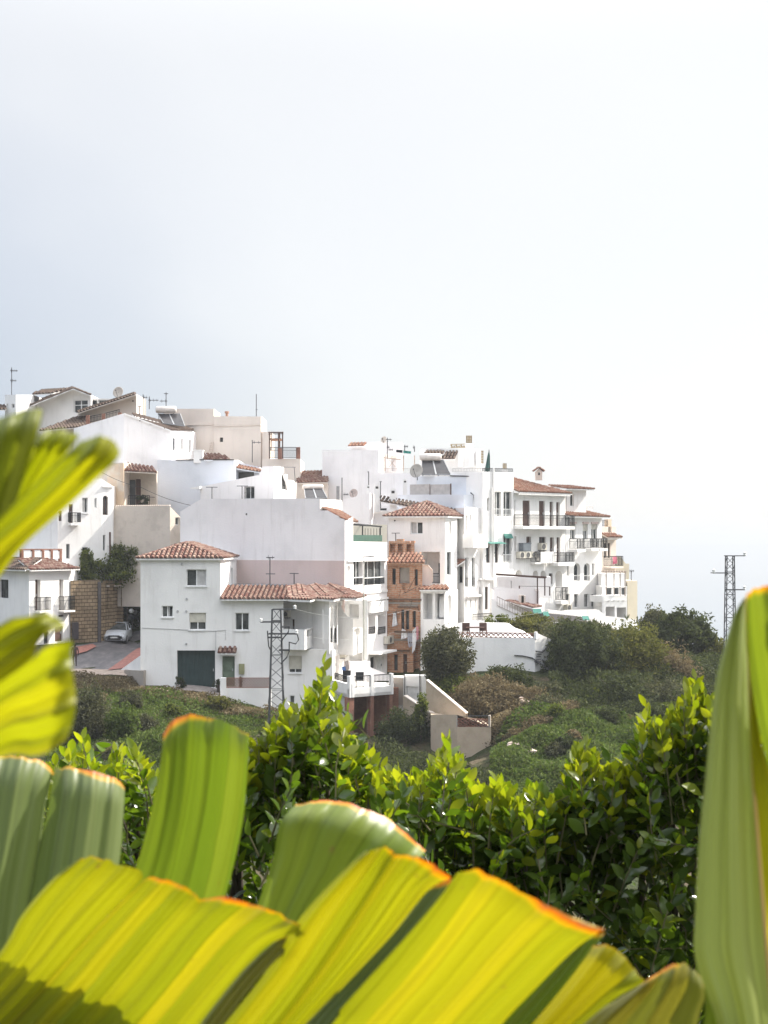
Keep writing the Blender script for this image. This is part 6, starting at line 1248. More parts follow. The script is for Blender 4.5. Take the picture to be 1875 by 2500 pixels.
plant('bush', 'bush', 'reddish brown bush to the right of the yellow-green one', 1640, 1660, 96, 60, 80, DRY(), 9000, .10, 19, GB)
plant('bush', 'bush', 'deep shaded bush low on the right slope', 1500, 1705, 90, 105, 66, DKG(), 15000, .11, 20, GB)
plant('bush', 'bush', 'grey bush at the foot of the yellow-green one', 1590, 1720, 90, 80, 66, OLIVE(), 11000, .10, 21, GB)
plant('olive_tree', 'tree', 'slender light tree against the sky at the left of the big dark crown', 1598, 1535, 106, 40, 54, OLIVE(), 6000, .12, 22)
plant('olive_tree', 'tree', 'big dark crown standing against the sky near the right pylon', 1668, 1562, 104, 76, 74, DKG(), 18000, .13, 23, clump=.2)
plant('bush', 'bush', 'small bush beside the tall leaf at the right end of the slope', 1748, 1610, 103, 42, 56, YGR(), 6000, .11, 24, GB)
plant('bush', 'bush', 'low green bush with red-brown twigs above the tan retaining wall', 1100, 1686, 91, 50, 44, IVY(), 7000, .09, 25, GB)
plant('bush', 'bush', 'wide dry brown scrub above the tan retaining wall', 1190, 1712, 89, 84, 56, DRY(), 14000, .09, 26, GB)
plant('bush', 'bush', 'dry straw-coloured scrub below the rounded dark bush', 1270, 1710, 88.5, 74, 40, DRY(), 8000, .08, 27, GB)
plant('bush', 'bush', 'small grey bush in the hollow of the right slope', 1335, 1745, 87, 66, 50, OLIVE(), 8000, .09, 28, GB)
plant('bush', 'bush', 'dark creeper bush in front of the brick pillars', 990, 1800, 88.0, 74, 76, DKG(), 13000, .09, 29, GB)
plant('bush', 'bush', 'green sapling against the sloping garden coping', 1026, 1730, 87.0, 18, 40, IVY(), 2500, .08, 30, GB)
plant('bush', 'bush', 'shaded bush under the lattice pylon', 690, 1800, 82, 40, 34, DRY(), 3500, .08, 31, GB)
plant('bush', 'bush', 'low weeds below the undercroft pillars', 800, 1810, 85, 76, 34, OLIVE(), 6000, .08, 32, GB)
plant('bush', 'bush', 'grey-brown thicket at the left foot of the slope', 205, 1765, 79, 64, 96, OLIVE(), 14000, .08, 33, GB)
plant('bush', 'bush', 'bright leafy shrub in the middle of the left slope', 300, 1770, 78, 42, 52, LUSH(), 5000, .09, 34, GB)
plant('bush', 'bush', 'wide leafy mass low on the left slope', 420, 1830, 76, 110, 54, LUSH(), 11000, .09, 35, GB)
plant('bush', 'bush', 'dull green thicket at the foot of the lattice pylon', 630, 1850, 76, 80, 54, OLIVE(), 8000, .09, 36, GB)
plant('bush', 'bush', 'ivy mass growing over the sandstone wall', 258, 1396, 112.6, 92, 42, IVY(), 16000, .13, 37, GB)
plant('bush', 'bush', 'dark ivy hanging beside the stone doorway', 322, 1440, 113.2, 34, 84, DKG(), 10000, .13, 38, GB)
plant('bush', 'bush', 'upright climber on the tall cream-white house', 214, 1384, 110.2, 18, 46, IVY(), 3500, .11, 39, GB)
plant('bush', 'bush', 'weedy top of the ivy below the tan cottage', 310, 1352, 112.4, 46, 34, IVY(), 6000, .12, 40, GB)
plant('bush', 'bush', 'small rose bush at the left edge of the garage door', 441, 1668, 91.0, 13, 22, DKG(), 900, .06, 41, GB, ry=.4)
plant('bush', 'bush', 'dry weeds at the white apron wall', 365, 1690, 90.4, 26, 18, DRY(), 1400, .07, 42, GB, ry=.6)
plant('bush', 'bush', 'balcony plants of the tan cottage', 350, 1220, 113, 14, 17, DKG(), 900, .08, 43, 'potted plants', ry=.4)
plant('bush', 'bush', 'dry grass clump under the garden wall', 640, 1742, 87.6, 44, 18, DRY(), 2200, .07, 44, GB, ry=.6)
for k, (px, py, Y, r, s, lb) in enumerate(((1452, 1530, 109, 28, .9, 'middle one of the three dark spiky palms'), (1484, 1540, 108, 30, 1.0, 'rightmost of the three dark spiky palms'), (1425, 1538, 108.5, 24, .8, 'leftmost of the three dark spiky palms'), (533, 1672, 90.6, 26, .8, 'dark cycad between the garage door and the green door'), (588, 1660, 90.2, 15, .4, 'little cycad behind the brick lattice wall'))):
    c = P(px, py, Y); gz = c.z-(1.3 if k < 3 else .7); t = empty('palm', (c.x, Y, gz), lb, 'palm', 'spiky palms'); m = MB(); m.tube([(c.x, Y, gz-.3), (c.x, Y, c.z)], .12, 7, .09); m.build('trunk', BARK(), t); vs = []; fs = []; g = random.Random(k); R_ = r/F*Y
    for q in range(46):
        a = g.random()*6.28; el = g.uniform(-.3, 1.3); d = Vector((math.cos(a)*math.cos(el), math.sin(a)*math.cos(el), math.sin(el))); sd = d.cross(Vector((0, 0, 1))).normalized()*.035*s; e = c+d*R_*g.uniform(.7, 1.0)-Vector((0, 0, R_*.25)); mid = c+d*R_*.55; i = len(vs); vs += [c-sd, c+sd, mid+sd*1.6, mid-sd*1.6, e]; fs += [[i, i+1, i+2, i+3]]; fs += [[i+3, i+2, i+4]]
    m = MB(); m.add(vs, fs); m.build('crown', DKG(), t)
g9 = random.Random(77); KINDS9 = ((DKG, 'dark'), (OLIVE, 'grey-green'), (DRY, 'dry brown'), (YGR, 'yellow-green'), (IVY, 'light green'))
for k in range(34):
    right = k < 20; px = g9.uniform(1215, 1640) if right else g9.uniform(170, 640); Y = g9.uniform(76, 91) if right else g9.uniform(74, 87); x = (px-CX)/F*Y; zt = float(terr(np.array([x]), np.array([Y]))[0]); r = g9.uniform(14, 34); mt, nm = KINDS9[g9.choice((0, 1, 1, 2, 2, 3, 4))]; py = HY-zt/Y*F-r*.5
    plant('small_shrub', 'shrub', 'low wild shrub growing out of the creepers on the right slope' if right else 'low wild shrub growing out of the weeds on the left slope', px, py, Y, r, r*g9.uniform(.6, 1.0), mt(), int(1200+r*70), .08, 200+k, 'wild shrubs on the right slope' if right else 'wild shrubs on the left slope', clump=.34, shell=.35)
# ground cover: small leaves over the slopes, each zone one uncountable mass
def cover(name, label, poly, n, leaf, mat, hgt=.25, seed=1):
    g = np.random.default_rng(seed); tri = geometry.tessellate_polygon([[Vector((*XY(a, c), 0)) for a, b, c in poly]]); pts = [XY(a, c) for a, b, c in poly]; ar = np.array([abs((pts[b][0]-pts[a][0])*(pts[c][1]-pts[a][1])-(pts[c][0]-pts[a][0])*(pts[b][1]-pts[a][1])) for a, b, c in tri]); k = g.choice(len(tri), n, p=ar/ar.sum()); u, v = g.random(n), g.random(n); fl = u+v > 1; u[fl] = 1-u[fl]; v[fl] = 1-v[fl]
    T_ = np.array([[pts[i] for i in t] for t in tri])[k]; xy = T_[:, 0]+(T_[:, 1]-T_[:, 0])*u[:, None]+(T_[:, 2]-T_[:, 0])*v[:, None]; z = terr(xy[:, 0], xy[:, 1]); hh = hgt*(.4+1.6*(np.sin(xy[:, 0]*1.3+seed)*np.cos(xy[:, 1]*1.1)*.5+.5)); p = np.c_[xy, z+g.random(n)*hh]
    t = g.normal(size=(n, 3)); t /= np.linalg.norm(t, axis=1)[:, None]; a = np.cross(t, g.normal(size=(n, 3))); a /= np.linalg.norm(a, axis=1)[:, None]; b = np.cross(t, a); l = (leaf*(.5+g.random(n)))[:, None]
    tag(fastmesh(name, np.stack([p-a*l, p+b*l*.45, p+a*l, p-b*l*.45], 1).reshape(-1, 3), np.arange(4*n).reshape(-1, 4), mat), label, 'ground cover', kind='stuff')
cover('ground_cover', 'dense green creepers covering the hollow right of the tan retaining wall', [(1190, 1990, 68), (1200, 1850, 82), (1230, 1760, 85), (1400, 1740, 86), (1560, 1760, 84), (1640, 1900, 74), (1500, 2050, 66)], 70000, .10, LUSH(), .5, 3)
cover('ground_cover', 'mixed weeds on the left slope under the white house', [(100, 2050, 62), (120, 1700, 90), (330, 1690, 90), (480, 1700, 88.6), (720, 1755, 87.5), (860, 1830, 86), (700, 2050, 64)], 90000, .08, LUSH(), .3, 4)
cover('dry_grass', 'dry straw grass on the upper left slope', [(150, 1700, 91), (150, 1660, 95), (320, 1665, 93), (480, 1700, 88.6), (720, 1752, 87.7), (700, 1775, 85), (470, 1725, 86), (320, 1700, 89)], 26000, .07, DRY(), .3, 5)
cover('dry_grass', 'dry brown grass on the slope under the terrace wall', [(1060, 1800, 86), (1110, 1660, 92), (1240, 1690, 91.3), (1360, 1690, 91), (1420, 1760, 85), (1300, 1800, 82), (1200, 1790, 84)], 30000, .08, DRY(), .4, 6)
cover('undergrowth', 'dark undergrowth of the right slope', [(1340, 1700, 90), (1340, 1560, 104), (1560, 1580, 112), (1780, 1640, 108), (1850, 1700, 100), (1700, 1800, 88), (1450, 1790, 83)], 60000, .10, DKG(), .6, 7)
cover('undergrowth', 'scattered weeds on the bare slope beyond the tall leaf', [(1860, 1700, 100), (1850, 1600, 112), (2500, 1700, 110), (2900, 1900, 80), (2500, 2200, 55), (1800, 2100, 60), (1760, 1900, 72)], 50000, .12, LUSH(), .5, 9)
cover('undergrowth', 'shaded undergrowth along the valley floor', [(800, 1950, 70), (820, 1830, 85), (1000, 1830, 86), (1120, 1880, 80), (1240, 1950, 72), (1100, 2100, 58), (700, 2100, 58)], 50000, .09, DKG(), .5, 8)
# rubble and stones
def stones(label, spots, seed, smin, smax, col):
    g = random.Random(seed); mat = plain('pale rubble' if col[0] > .4 else 'brown rock', col, .95, 0, .3, 5)
    for k, (px, py, Y) in enumerate(spots):
        c = P(px, py, Y); c.z = max(c.z, float(terr(np.array([c.x]), np.array([c.y]))[0])+.25); r = g.uniform(smin, smax); vs = []; n, mm = 7, 5
        for i in range(mm):
            for j in range(n): el = -1.4+2.8*i/(mm-1); a = 6.28*j/n; rr = r*g.uniform(.7, 1.15); vs.append(c+Vector((math.cos(a)*math.cos(el)*rr*1.3, math.sin(a)*math.cos(el)*rr, math.sin(el)*rr*.7)))
        m = MB(); m.add(vs, [[i*n+j, i*n+(j+1) % n, (i+1)*n+(j+1) % n, (i+1)*n+j] for i in range(mm-1) for j in range(n)]+[list(range(n))[::-1], [(mm-1)*n+j for j in range(n)]]); tag(m.build('rubble_stone' if col[0] > .4 else 'rock', mat), label, 'stone', label)
g = random.Random(5)
stones('pale broken rubble lying on the green creepers', [(1243+k*3.4+g.uniform(-6, 6), 1818+k*3.4+g.uniform(-7, 7), 80-k*.12) for k in range(18)], 1, .1, .26, (.55, .44, .37))
stones('brown rock at the top edge of the left slope', [(352+k*7+g.uniform(-4, 4), 1700+k*4.5+g.uniform(-4, 4), 90-k*.15) for k in range(8)], 2, .15, .32, (.2, .15, .11))
stones('pale stone in the dry path of the right slope', [(1270+k*9+g.uniform(-4, 4), 1705+k*7+g.uniform(-5, 5), 87.5-k*.15) for k in range(9)], 3, .1, .22, (.45, .33, .24))
# ================================================================ foreground: big torn leaves close to the camera
def bigleaf(name, cols, tcol, tw, rough=.38, edge=1.95):
    m, nt, out = nodes(name); uv = N(nt, 'ShaderNodeUVMap'); uv.uv_map = 'UVMap'; sp = N(nt, 'ShaderNodeSeparateXYZ'); L(nt, uv.outputs[0], sp.inputs[0])
    def cmb(sx, sy):
        a = N(nt, 'ShaderNodeMapping'); a.inputs['Scale'].default_value = (sx, sy, 1); L(nt, uv.outputs[0], a.inputs[0]); return a.outputs[0]
    n1 = N(nt, 'ShaderNodeTexNoise', Scale=1.0, Detail=3.0); L(nt, cmb(34, 2.0), n1.inputs[0]); n2 = N(nt, 'ShaderNodeTexNoise', Scale=1.0, Detail=4.0); L(nt, cmb(170, 3), n2.inputs[0]); n3 = N(nt, 'ShaderNodeTexNoise', Scale=1.0, Detail=5.0); L(nt, cmb(9, 6), n3.inputs[0])
    # broad ribs: each panel between two veins keeps its own tone, a fine pale vein runs along every border
    wob = N(nt, 'ShaderNodeMath', operation='MULTIPLY_ADD'); L(nt, n3.outputs['Fac'], wob.inputs[0]); wob.inputs[1].default_value = .012; L(nt, sp.outputs[0], wob.inputs[2])
    rib = N(nt, 'ShaderNodeMath', operation='MULTIPLY'); L(nt, wob.outputs[0], rib.inputs[0]); rib.inputs[1].default_value = 62.0; fl = N(nt, 'ShaderNodeMath', operation='FLOOR'); L(nt, rib.outputs[0], fl.inputs[0]); fr = N(nt, 'ShaderNodeMath', operation='FRACT'); L(nt, rib.outputs[0], fr.inputs[0])
    wn = N(nt, 'ShaderNodeTexWhiteNoise', noise_dimensions='1D'); L(nt, fl.outputs[0], wn.inputs['W']); mx = N(nt, 'ShaderNodeMath', operation='MULTIPLY_ADD'); L(nt, wn.outputs['Value'], mx.inputs[0]); mx.inputs[1].default_value = .55; hf = N(nt, 'ShaderNodeMath', operation='MULTIPLY'); L(nt, n1.outputs['Fac'], hf.inputs[0]); hf.inputs[1].default_value = .45; L(nt, hf.outputs[0], mx.inputs[2])
    r = ramp(nt, [(.15, cols[0]), (.5, cols[1]), (.85, cols[2])]); L(nt, mx.outputs[0], r.inputs[0]); r2 = ramp(nt, [(.3, (.84, .84, .84)), (.7, (1.13, 1.13, 1.13))]); L(nt, n2.outputs['Fac'], r2.inputs[0]); c = mixc(nt, .8, r.outputs[0], r2.outputs[0], 'MULTIPLY')
    rl = ramp(nt, [(.0, (.72, .72, .66)), (.05, (.8, .8, .75)), (.10, (1.12, 1.12, 1.1)), (.2, (1, 1, 1)), (.9, (.97, .97, .95)), (1.0, (.78, .78, .72))]); L(nt, fr.outputs[0], rl.inputs[0]); c = mixc(nt, .85, c, rl.outputs[0], 'MULTIPLY')
    ns = N(nt, 'ShaderNodeTexNoise', Scale=1.0, Detail=2.0); L(nt, cmb(70, 40), ns.inputs[0]); rs = ramp(nt, [(.72, (0, 0, 0)), (.78, (.7, .7, .7))]); L(nt, ns.outputs['Fac'], rs.inputs[0]); c = mixc(nt, rs.outputs[0], c, (.16, .11, .04))
    # dry margin: distance from the torn tip, wandering
    ma = N(nt, 'ShaderNodeMath', operation='MULTIPLY_ADD'); L(nt, n3.outputs['Fac'], ma.inputs[0]); ma.inputs[1].default_value = -.05; L(nt, sp.outputs[1], ma.inputs[2]); dv = N(nt, 'ShaderNodeMath', operation='MULTIPLY_ADD'); L(nt, ma.outputs[0], dv.inputs[0]); dv.inputs[1].default_value = 60.0; dv.inputs[2].default_value = edge
    re = ramp(nt, [(.0, (1, 1, 1)), (.42, (1, 1, 1)), (.75, (0, 0, 0))]); L(nt, dv.outputs[0], re.inputs[0]); rc = ramp(nt, [(.06, (.62, .50, .38)), (.16, (.38, .17, .08)), (.3, (.52, .12, .02)), (.5, (.75, .30, .01)), (.75, (.72, .50, .02))]); L(nt, dv.outputs[0], rc.inputs[0])
    c = mixc(nt, re.outputs[0], c, rc.outputs[0])
    b = N(nt, 'ShaderNodeBsdfPrincipled', Roughness=rough); b.inputs['Specular IOR Level'].default_value = .5; L(nt, c, b.inputs['Base Color']); bp = N(nt, 'ShaderNodeBump', Strength=.35, Distance=.002); L(nt, n2.outputs['Fac'], bp.inputs['Height']); L(nt, bp.outputs[0], b.inputs['Normal'])
    t = N(nt, 'ShaderNodeBsdfTranslucent'); L(nt, mixc(nt, 1.0, c, tcol, 'MULTIPLY'), t.inputs['Color']); ms = N(nt, 'ShaderNodeMixShader'); ms.inputs[0].default_value = tw; L(nt, b.outputs[0], ms.inputs[1]); L(nt, t.outputs[0], ms.inputs[2]); L(nt, ms.outputs[0], out.inputs[0]); return m
LY = bigleaf('sunlit yellow leaf', [(.20, .24, .011), (.27, .285, .013), (.37, .335, .015)], (1.25, 1.15, .35), .5)
LG = bigleaf('mid green leaf', [(.10, .16, .02), (.15, .20, .028), (.20, .24, .04)], (1.2, 1.25, .4), .42)
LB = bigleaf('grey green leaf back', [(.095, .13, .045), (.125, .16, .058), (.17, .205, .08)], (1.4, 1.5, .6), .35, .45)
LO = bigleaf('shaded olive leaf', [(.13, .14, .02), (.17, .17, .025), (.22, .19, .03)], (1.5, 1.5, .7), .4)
LR7 = bigleaf('pale grey green leaf', [(.20, .25, .07), (.235, .28, .085), (.275, .315, .10)], (1.4, 1.4, .55), .46, .5, edge=2.4)
NY = bigleaf('sunlit yellow green leaf, whole margin', [(.20, .24, .012), (.27, .29, .014), (.34, .32, .016)], (1.3, 1.25, .35), .55, edge=2.5)
NG = bigleaf('olive green leaf, whole margin', [(.12, .15, .02), (.165, .19, .026), (.21, .22, .03)], (1.25, 1.25, .4), .48, edge=2.5)
def spline(pts, n):
    p = np.array(pts, float); d = np.r_[0, np.cumsum(np.hypot(*np.diff(p, axis=0).T))]; t = np.linspace(0, d[-1], n)
    if len(p) < 3: return np.stack([np.interp(t, d, p[:, 0]), np.interp(t, d, p[:, 1])], 1)
    e = np.r_[[2*p[0]-p[1]], p, [2*p[-1]-p[-2]]]; out = []
    for q in t:
        i = min(max(np.searchsorted(d, q, side='right')-1, 0), len(p)-2); f = (q-d[i])/max(1e-9, d[i+1]-d[i]); a, b, c, g = e[i], e[i+1], e[i+2], e[i+3]
        out.append(.5*(2*b+(c-a)*f+(2*a-5*b+4*c-g)*f*f+(3*b-a-3*c+g)*f**3))
    return np.array(out)
def blade(part, left, right, tip, Y, mat, tilt=(0, 0), bend=0.0, curl=.012, pleats=3, amp=.0015, nu=36, nv=44, fold=.0, seed=0, ref=None, name='blade'):
    """one torn lobe of a leaf: edges run base -> tip, tip runs from the left edge's end to the right edge's end (all in picture pixels at depth Y);
    tilt = (dY per metre to the right, dY per metre up): how the lobe leans in depth"""
    l, r = spline(left, nv), spline(right, nv); tp = spline(tip, nu); g = np.random.default_rng(seed+len(left)); u = np.linspace(0, 1, nu)[None, :]; v = np.linspace(0, 1, nv)[:, None]
    px = l[:, :1]*(1-u)+r[:, :1]*u; py = l[:, 1:]*(1-u)+r[:, 1:]*u; k = np.clip((v-.35)/.65, 0, 1)**2.2
    px = px+k*(tp[:, 0][None]-(l[-1, 0]*(1-u)+r[-1, 0]*u)); py = py+k*(tp[:, 1][None]-(l[-1, 1]*(1-u)+r[-1, 1]*u)); nz = (np.convolve(g.normal(size=nu+8), np.ones(3)/3, 'same')[4:-4])[None]*3.2*np.clip((v-.9)/.1, 0, 1); py = py+nz
    cx, cy = ref or ((l[:, 0].mean()+r[:, 0].mean())/2, (l[:, 1].mean()+r[:, 1].mean())/2)
    X = (px-cx)/F*Y; Z = (cy-py)/F*Y; yy = Y+tilt[0]*X+tilt[1]*Z+bend*(2*u-1)**2+curl*np.clip((v-.86)/.14, 0, 1)**2+amp*1.7*np.sin(u*pleats*6.283+seed)+amp*.6*np.sin(u*pleats*17+seed*2)+fold*np.abs(2*u-1)**7
    P3 = np.stack([(px-CX)/F*yy, yy, (HY-py)/F*yy], -1); ln = np.r_[np.zeros((1, nu)), np.cumsum(np.linalg.norm(np.diff(P3, axis=0), axis=2), axis=0)]; wd = np.linalg.norm(P3[:, -1]-P3[:, 0], axis=1).mean(); uv = np.stack([np.repeat(u, nv, 0)*wd+seed*.37, ln[-1:]-ln], -1).reshape(-1, 2)
    i = np.arange(nu*nv).reshape(nv, nu); f = np.stack([i[:-1, :-1], i[:-1, 1:], i[1:, 1:], i[1:, :-1]], -1).reshape(-1, 4); return fastmesh(name, P3.reshape(-1, 3), f, mat, part, True, uv)
def midrib(part, pts, r, mat): m = MB(); m.smooth = True; m.tube(pts, r, 8, r*.5); return m.build('midrib', mat, part)
STEM = plain('pale green leaf stalk', (.20, .24, .08), .5, 0, .2, 8); NOIR = None
def newleaf(t, name='leaf', label=None):
    o = bpy.data.objects.new(name, None); COL.objects.link(o); o.parent = t
    if label: o['label'] = label
    return o
# -- left plant (closest, most out of focus)
t = empty('banana_plant', (-.62, .8, -1.75), 'very blurred yellow-green torn leaves entering at the left edge', 'banana plant', 'banana plants close to the camera')
m = MB(); m.smooth = True; m.tube([(-.62, .8, -1.9), (-.6, .8, -1.0), (-.5, .76, -.4)], .07, 12, .03); m.build('stalk', STEM, t)
o = newleaf(t, 'leaf', 'upper blurred leaf with three blunt lobes')
blade(o, [(-170, 1420), (-130, 1250), (-95, 1100), (-60, 1040)], [(-20, 1400), (48, 1201), (89, 1069), (103, 1013)], [(-60, 1040), (0, 1023), (36, 1009), (72, 1001), (100, 1001), (104, 1010)], .74, NG, (.1, -.2), seed=1)
blade(o, [(-150, 1330), (0, 1215), (75, 1110), (96, 1060)], [(-30, 1420), (50, 1280), (125, 1160), (195, 1070)], [(94, 1056), (133, 1049), (169, 1054), (195, 1063)], .76, NY, (-.5, -.6), seed=2)
blade(o, [(-170, 1400), (-30, 1290), (105, 1160), (198, 1076)], [(-10, 1420), (60, 1330), (169, 1233), (241, 1165), (284, 1125), (294, 1102)], [(196, 1078), (241, 1066), (277, 1078), (294, 1102)], .72, NY, (-.3, -.5), bend=.012, seed=3)
midrib(o, [(-.3, .74, -.1), (-.24, .74, 0.03), (-.2, .75, .09)], .008, STEM)
o = newleaf(t, 'leaf', 'middle blurred leaf with two lobes and brown spots')
blade(o, [(-160, 1660), (0, 1525), (61, 1505), (116, 1497)], [(-160, 1800), (0, 1674), (75, 1611), (100, 1556), (140, 1527)], [(116, 1497), (132, 1502), (148, 1515), (162, 1531), (140, 1527)], .70, NY, (.1, -.1), seed=4)
blade(o, [(-160, 1770), (0, 1665), (75, 1612), (112, 1580), (176, 1560)], [(-160, 1960), (0, 1852), (81, 1846), (122, 1833), (160, 1806)], [(176, 1560), (174, 1600), (177, 1640), (184, 1690), (184, 1735), (175, 1772), (160, 1806)], .68, NY, (-.6, -.6), seed=5)
midrib(o, [(-.28, .7, -.16), (-.22, .7, -.1), (-.19, .7, -.05)], .008, STEM)
# -- main plant along the bottom
t = empty('banana_plant', (-.1, 1.35, -1.75), 'big yellow-green torn leaves filling the bottom and the two upright lobes above them', 'banana plant', 'banana plants close to the camera')
m = MB(); m.smooth = True; m.tube([(-.1, 1.35, -1.9), (-.12, 1.3, -1.0), (-.2, 1.15, -.5)], .08, 12, .03); m.build('stalk', STEM, t)
o = newleaf(t, 'leaf', 'blue-green two-lobed leaf at the lower left')
blade(o, [(-160, 2360), (-120, 2100), (-95, 1960), (-80, 1870)], [(55, 2350), (76, 2185), (99, 2059), (114, 1950), (131, 1888)], [(-80, 1872), (-30, 1858), (0, 1850), (38, 1848), (84, 1854), (118, 1868), (131, 1888)], 1.42, LB, (.35, .1), bend=.02, seed=6)
blade(o, [(40, 2350), (74, 2190), (98, 2060), (121, 1953), (130, 1892)], [(230, 2330), (275, 2180), (292, 2097), (301, 1995), (304, 1921)], [(130, 1890), (139, 1878), (177, 1873), (236, 1886), (285, 1904), (304, 1921)], 1.44, LB, (.4, .1), bend=.022, seed=7)
o = newleaf(t, 'leaf', 'upright blunt yellow-green lobe')
blade(o, [(270, 2270), (330, 2120), (360, 2018), (385, 1908), (400, 1790)], [(500, 2330), (553, 2178), (591, 2016), (603, 1890), (608, 1795)], [(400, 1786), (422, 1759), (464, 1745), (527, 1753), (570, 1772), (608, 1795)], 1.35, LG, (-.25, -.35), bend=-.02, seed=8)
o = newleaf(t, 'leaf', 'rounded green lobe behind the yellow leaf')
blade(o, [(570, 2360), (632, 2201), (667, 2095), (684, 2011), (722, 1966)], [(760, 2400), (860, 2250), (950, 2160), (1010, 2110), (1040, 2078)], [(722, 1966), (769, 1954), (811, 1952), (874, 1969), (938, 1994), (992, 2036), (1040, 2076)], 1.45, LG, (.25, 0), bend=.012, curl=.02, seed=9)
o = newleaf(t, 'leaf', 'huge sunlit yellow leaf with red-brown dry tips'); TY = (-.45, -.55)
RF = (700, 2300)
E1 = [(-50, 2570), (100, 2414), (232, 2268), (330, 2168), (351, 2146)]; E2 = [(150, 2580), (310, 2407), (408, 2290), (474, 2214), (493, 2198)]; E4 = [(590, 2610), (735, 2430), (850, 2267), (963, 2088)]; KW = dict(ref=RF, curl=.006, fold=.007)
blade(o, [(-140, 2480), (0, 2324), (55, 2232), (127, 2147), (186, 2102)], E1, [(184, 2104), (219, 2090), (253, 2097), (304, 2116), (340, 2124), (351, 2144)], 1.12, LY, TY, seed=10, **KW)
blade(o, E1, E2, [(351, 2146), (370, 2143), (401, 2147), (456, 2168), (493, 2197)], 1.12, LY, TY, seed=11, **KW)
blade(o, E2, [(420, 2600), (500, 2486), (600, 2364), (665, 2300), (752, 2266)], [(493, 2198), (548, 2190), (591, 2198), (650, 2219), (700, 2242), (754, 2268)], 1.12, LY, TY, seed=12, **KW)
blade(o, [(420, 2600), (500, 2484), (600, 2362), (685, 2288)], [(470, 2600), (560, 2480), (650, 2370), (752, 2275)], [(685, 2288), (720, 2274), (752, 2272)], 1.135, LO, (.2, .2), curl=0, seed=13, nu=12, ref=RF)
blade(o, [(455, 2610), (640, 2385), (735, 2238), (853, 2112), (893, 2079)], E4, [(893, 2079), (938, 2070), (963, 2084)], 1.125, LY, TY, seed=14, **KW)
blade(o, E4, [(715, 2540), (850, 2397), (959, 2280), (1043, 2175), (1100, 2144)], [(963, 2088), (1001, 2089), (1043, 2104), (1085, 2133), (1102, 2144)], 1.125, LY, TY, seed=15, **KW)
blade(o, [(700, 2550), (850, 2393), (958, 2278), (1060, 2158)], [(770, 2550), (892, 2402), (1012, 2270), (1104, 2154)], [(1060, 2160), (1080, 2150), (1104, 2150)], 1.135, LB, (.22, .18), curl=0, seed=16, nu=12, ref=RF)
blade(o, [(745, 2560), (880, 2410), (1018, 2257), (1106, 2152)], [(1180, 2560), (1230, 2494), (1300, 2420), (1400, 2320), (1475, 2268)], [(1106, 2150), (1119, 2133), (1161, 2123), (1212, 2142), (1275, 2178), (1349, 2216), (1424, 2250), (1478, 2266)], 1.12, LY, TY, seed=17, nu=50, **KW)
blade(o, [(1165, 2570), (1235, 2490), (1305, 2415), (1415, 2300)], [(1230, 2570), (1312, 2482), (1392, 2392), (1478, 2290)], [(1415, 2296), (1445, 2280), (1478, 2276)], 1.135, LG, (.15, .15), curl=0, seed=18, nu=12, ref=RF)
blade(o, [(1230, 2580), (1308, 2490), (1383, 2400), (1449, 2312)], [(1340, 2580), (1420, 2505), (1500, 2440), (1572, 2398)], [(1449, 2312), (1478, 2305), (1518, 2330), (1548, 2365), (1574, 2397)], 1.12, LY, (.0, -.2), seed=19, **KW)
blade(o, [(1330, 2590), (1440, 2484), (1500, 2444), (1568, 2402)], [(1660, 2600), (1697, 2520), (1710, 2470), (1724, 2425), (1718, 2392)], [(1568, 2402), (1613, 2370), (1652, 2353), (1684, 2360), (1718, 2392)], 1.12, LO, (.1, -.1), seed=20, **KW)
midrib(o, [P(-60, 2640, 1.2), P(500, 2700, 1.2), P(1200, 2680, 1.15), P(1500, 2640, 1.1)], .012, STEM)
o = newleaf(t, 'leaf', 'shadowing leaf behind the lower left of the yellow leaf')
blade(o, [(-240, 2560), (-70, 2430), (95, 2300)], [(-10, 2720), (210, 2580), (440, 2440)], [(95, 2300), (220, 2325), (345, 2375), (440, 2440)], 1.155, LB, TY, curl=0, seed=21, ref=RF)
# -- right plant
t = empty('banana_plant', (.42, 1.1, -1.75), 'tall folded grey-green leaf standing at the right edge', 'banana plant', 'banana plants close to the camera')
m = MB(); m.smooth = True; m.tube([(.42, 1.1, -1.9), (.38, 1.05, -1.0), (.30, 1.0, -.4)], .06, 12, .02); m.build('stalk', STEM, t)
o = newleaf(t, 'leaf', 'tall folded leaf, grey-green half towards the hedge and yellow half beyond the fold')
blade(o, [(1800, 2700), (1745, 2480), (1698, 2345), (1697, 2246), (1707, 2047), (1722, 1897), (1742, 1698), (1763, 1599), (1793, 1500), (1815, 1466)], [(1900, 2700), (1890, 2500), (1866, 2250), (1849, 2047), (1839, 1897), (1832, 1798), (1829, 1639), (1822, 1560), (1820, 1458)], [(1815, 1466), (1818, 1458), (1820, 1456)], 1.0, LR7, (.45, .05), bend=.010, curl=0, pleats=2, seed=22, nv=60)
blade(o, [(1900, 2690), (1890, 2500), (1866, 2250), (1849, 2047), (1839, 1897), (1832, 1798), (1829, 1639), (1822, 1560), (1821, 1458)], [(2000, 2700), (1980, 2500), (1960, 2250), (1940, 2050), (1900, 1930), (1868, 1850), (1847, 1748), (1834, 1679), (1828, 1600)], [(1821, 1458), (1824, 1520), (1828, 1600)], 1.02, LY, (-.7, -.3), curl=0, pleats=1, seed=23, nv=60, nu=16)
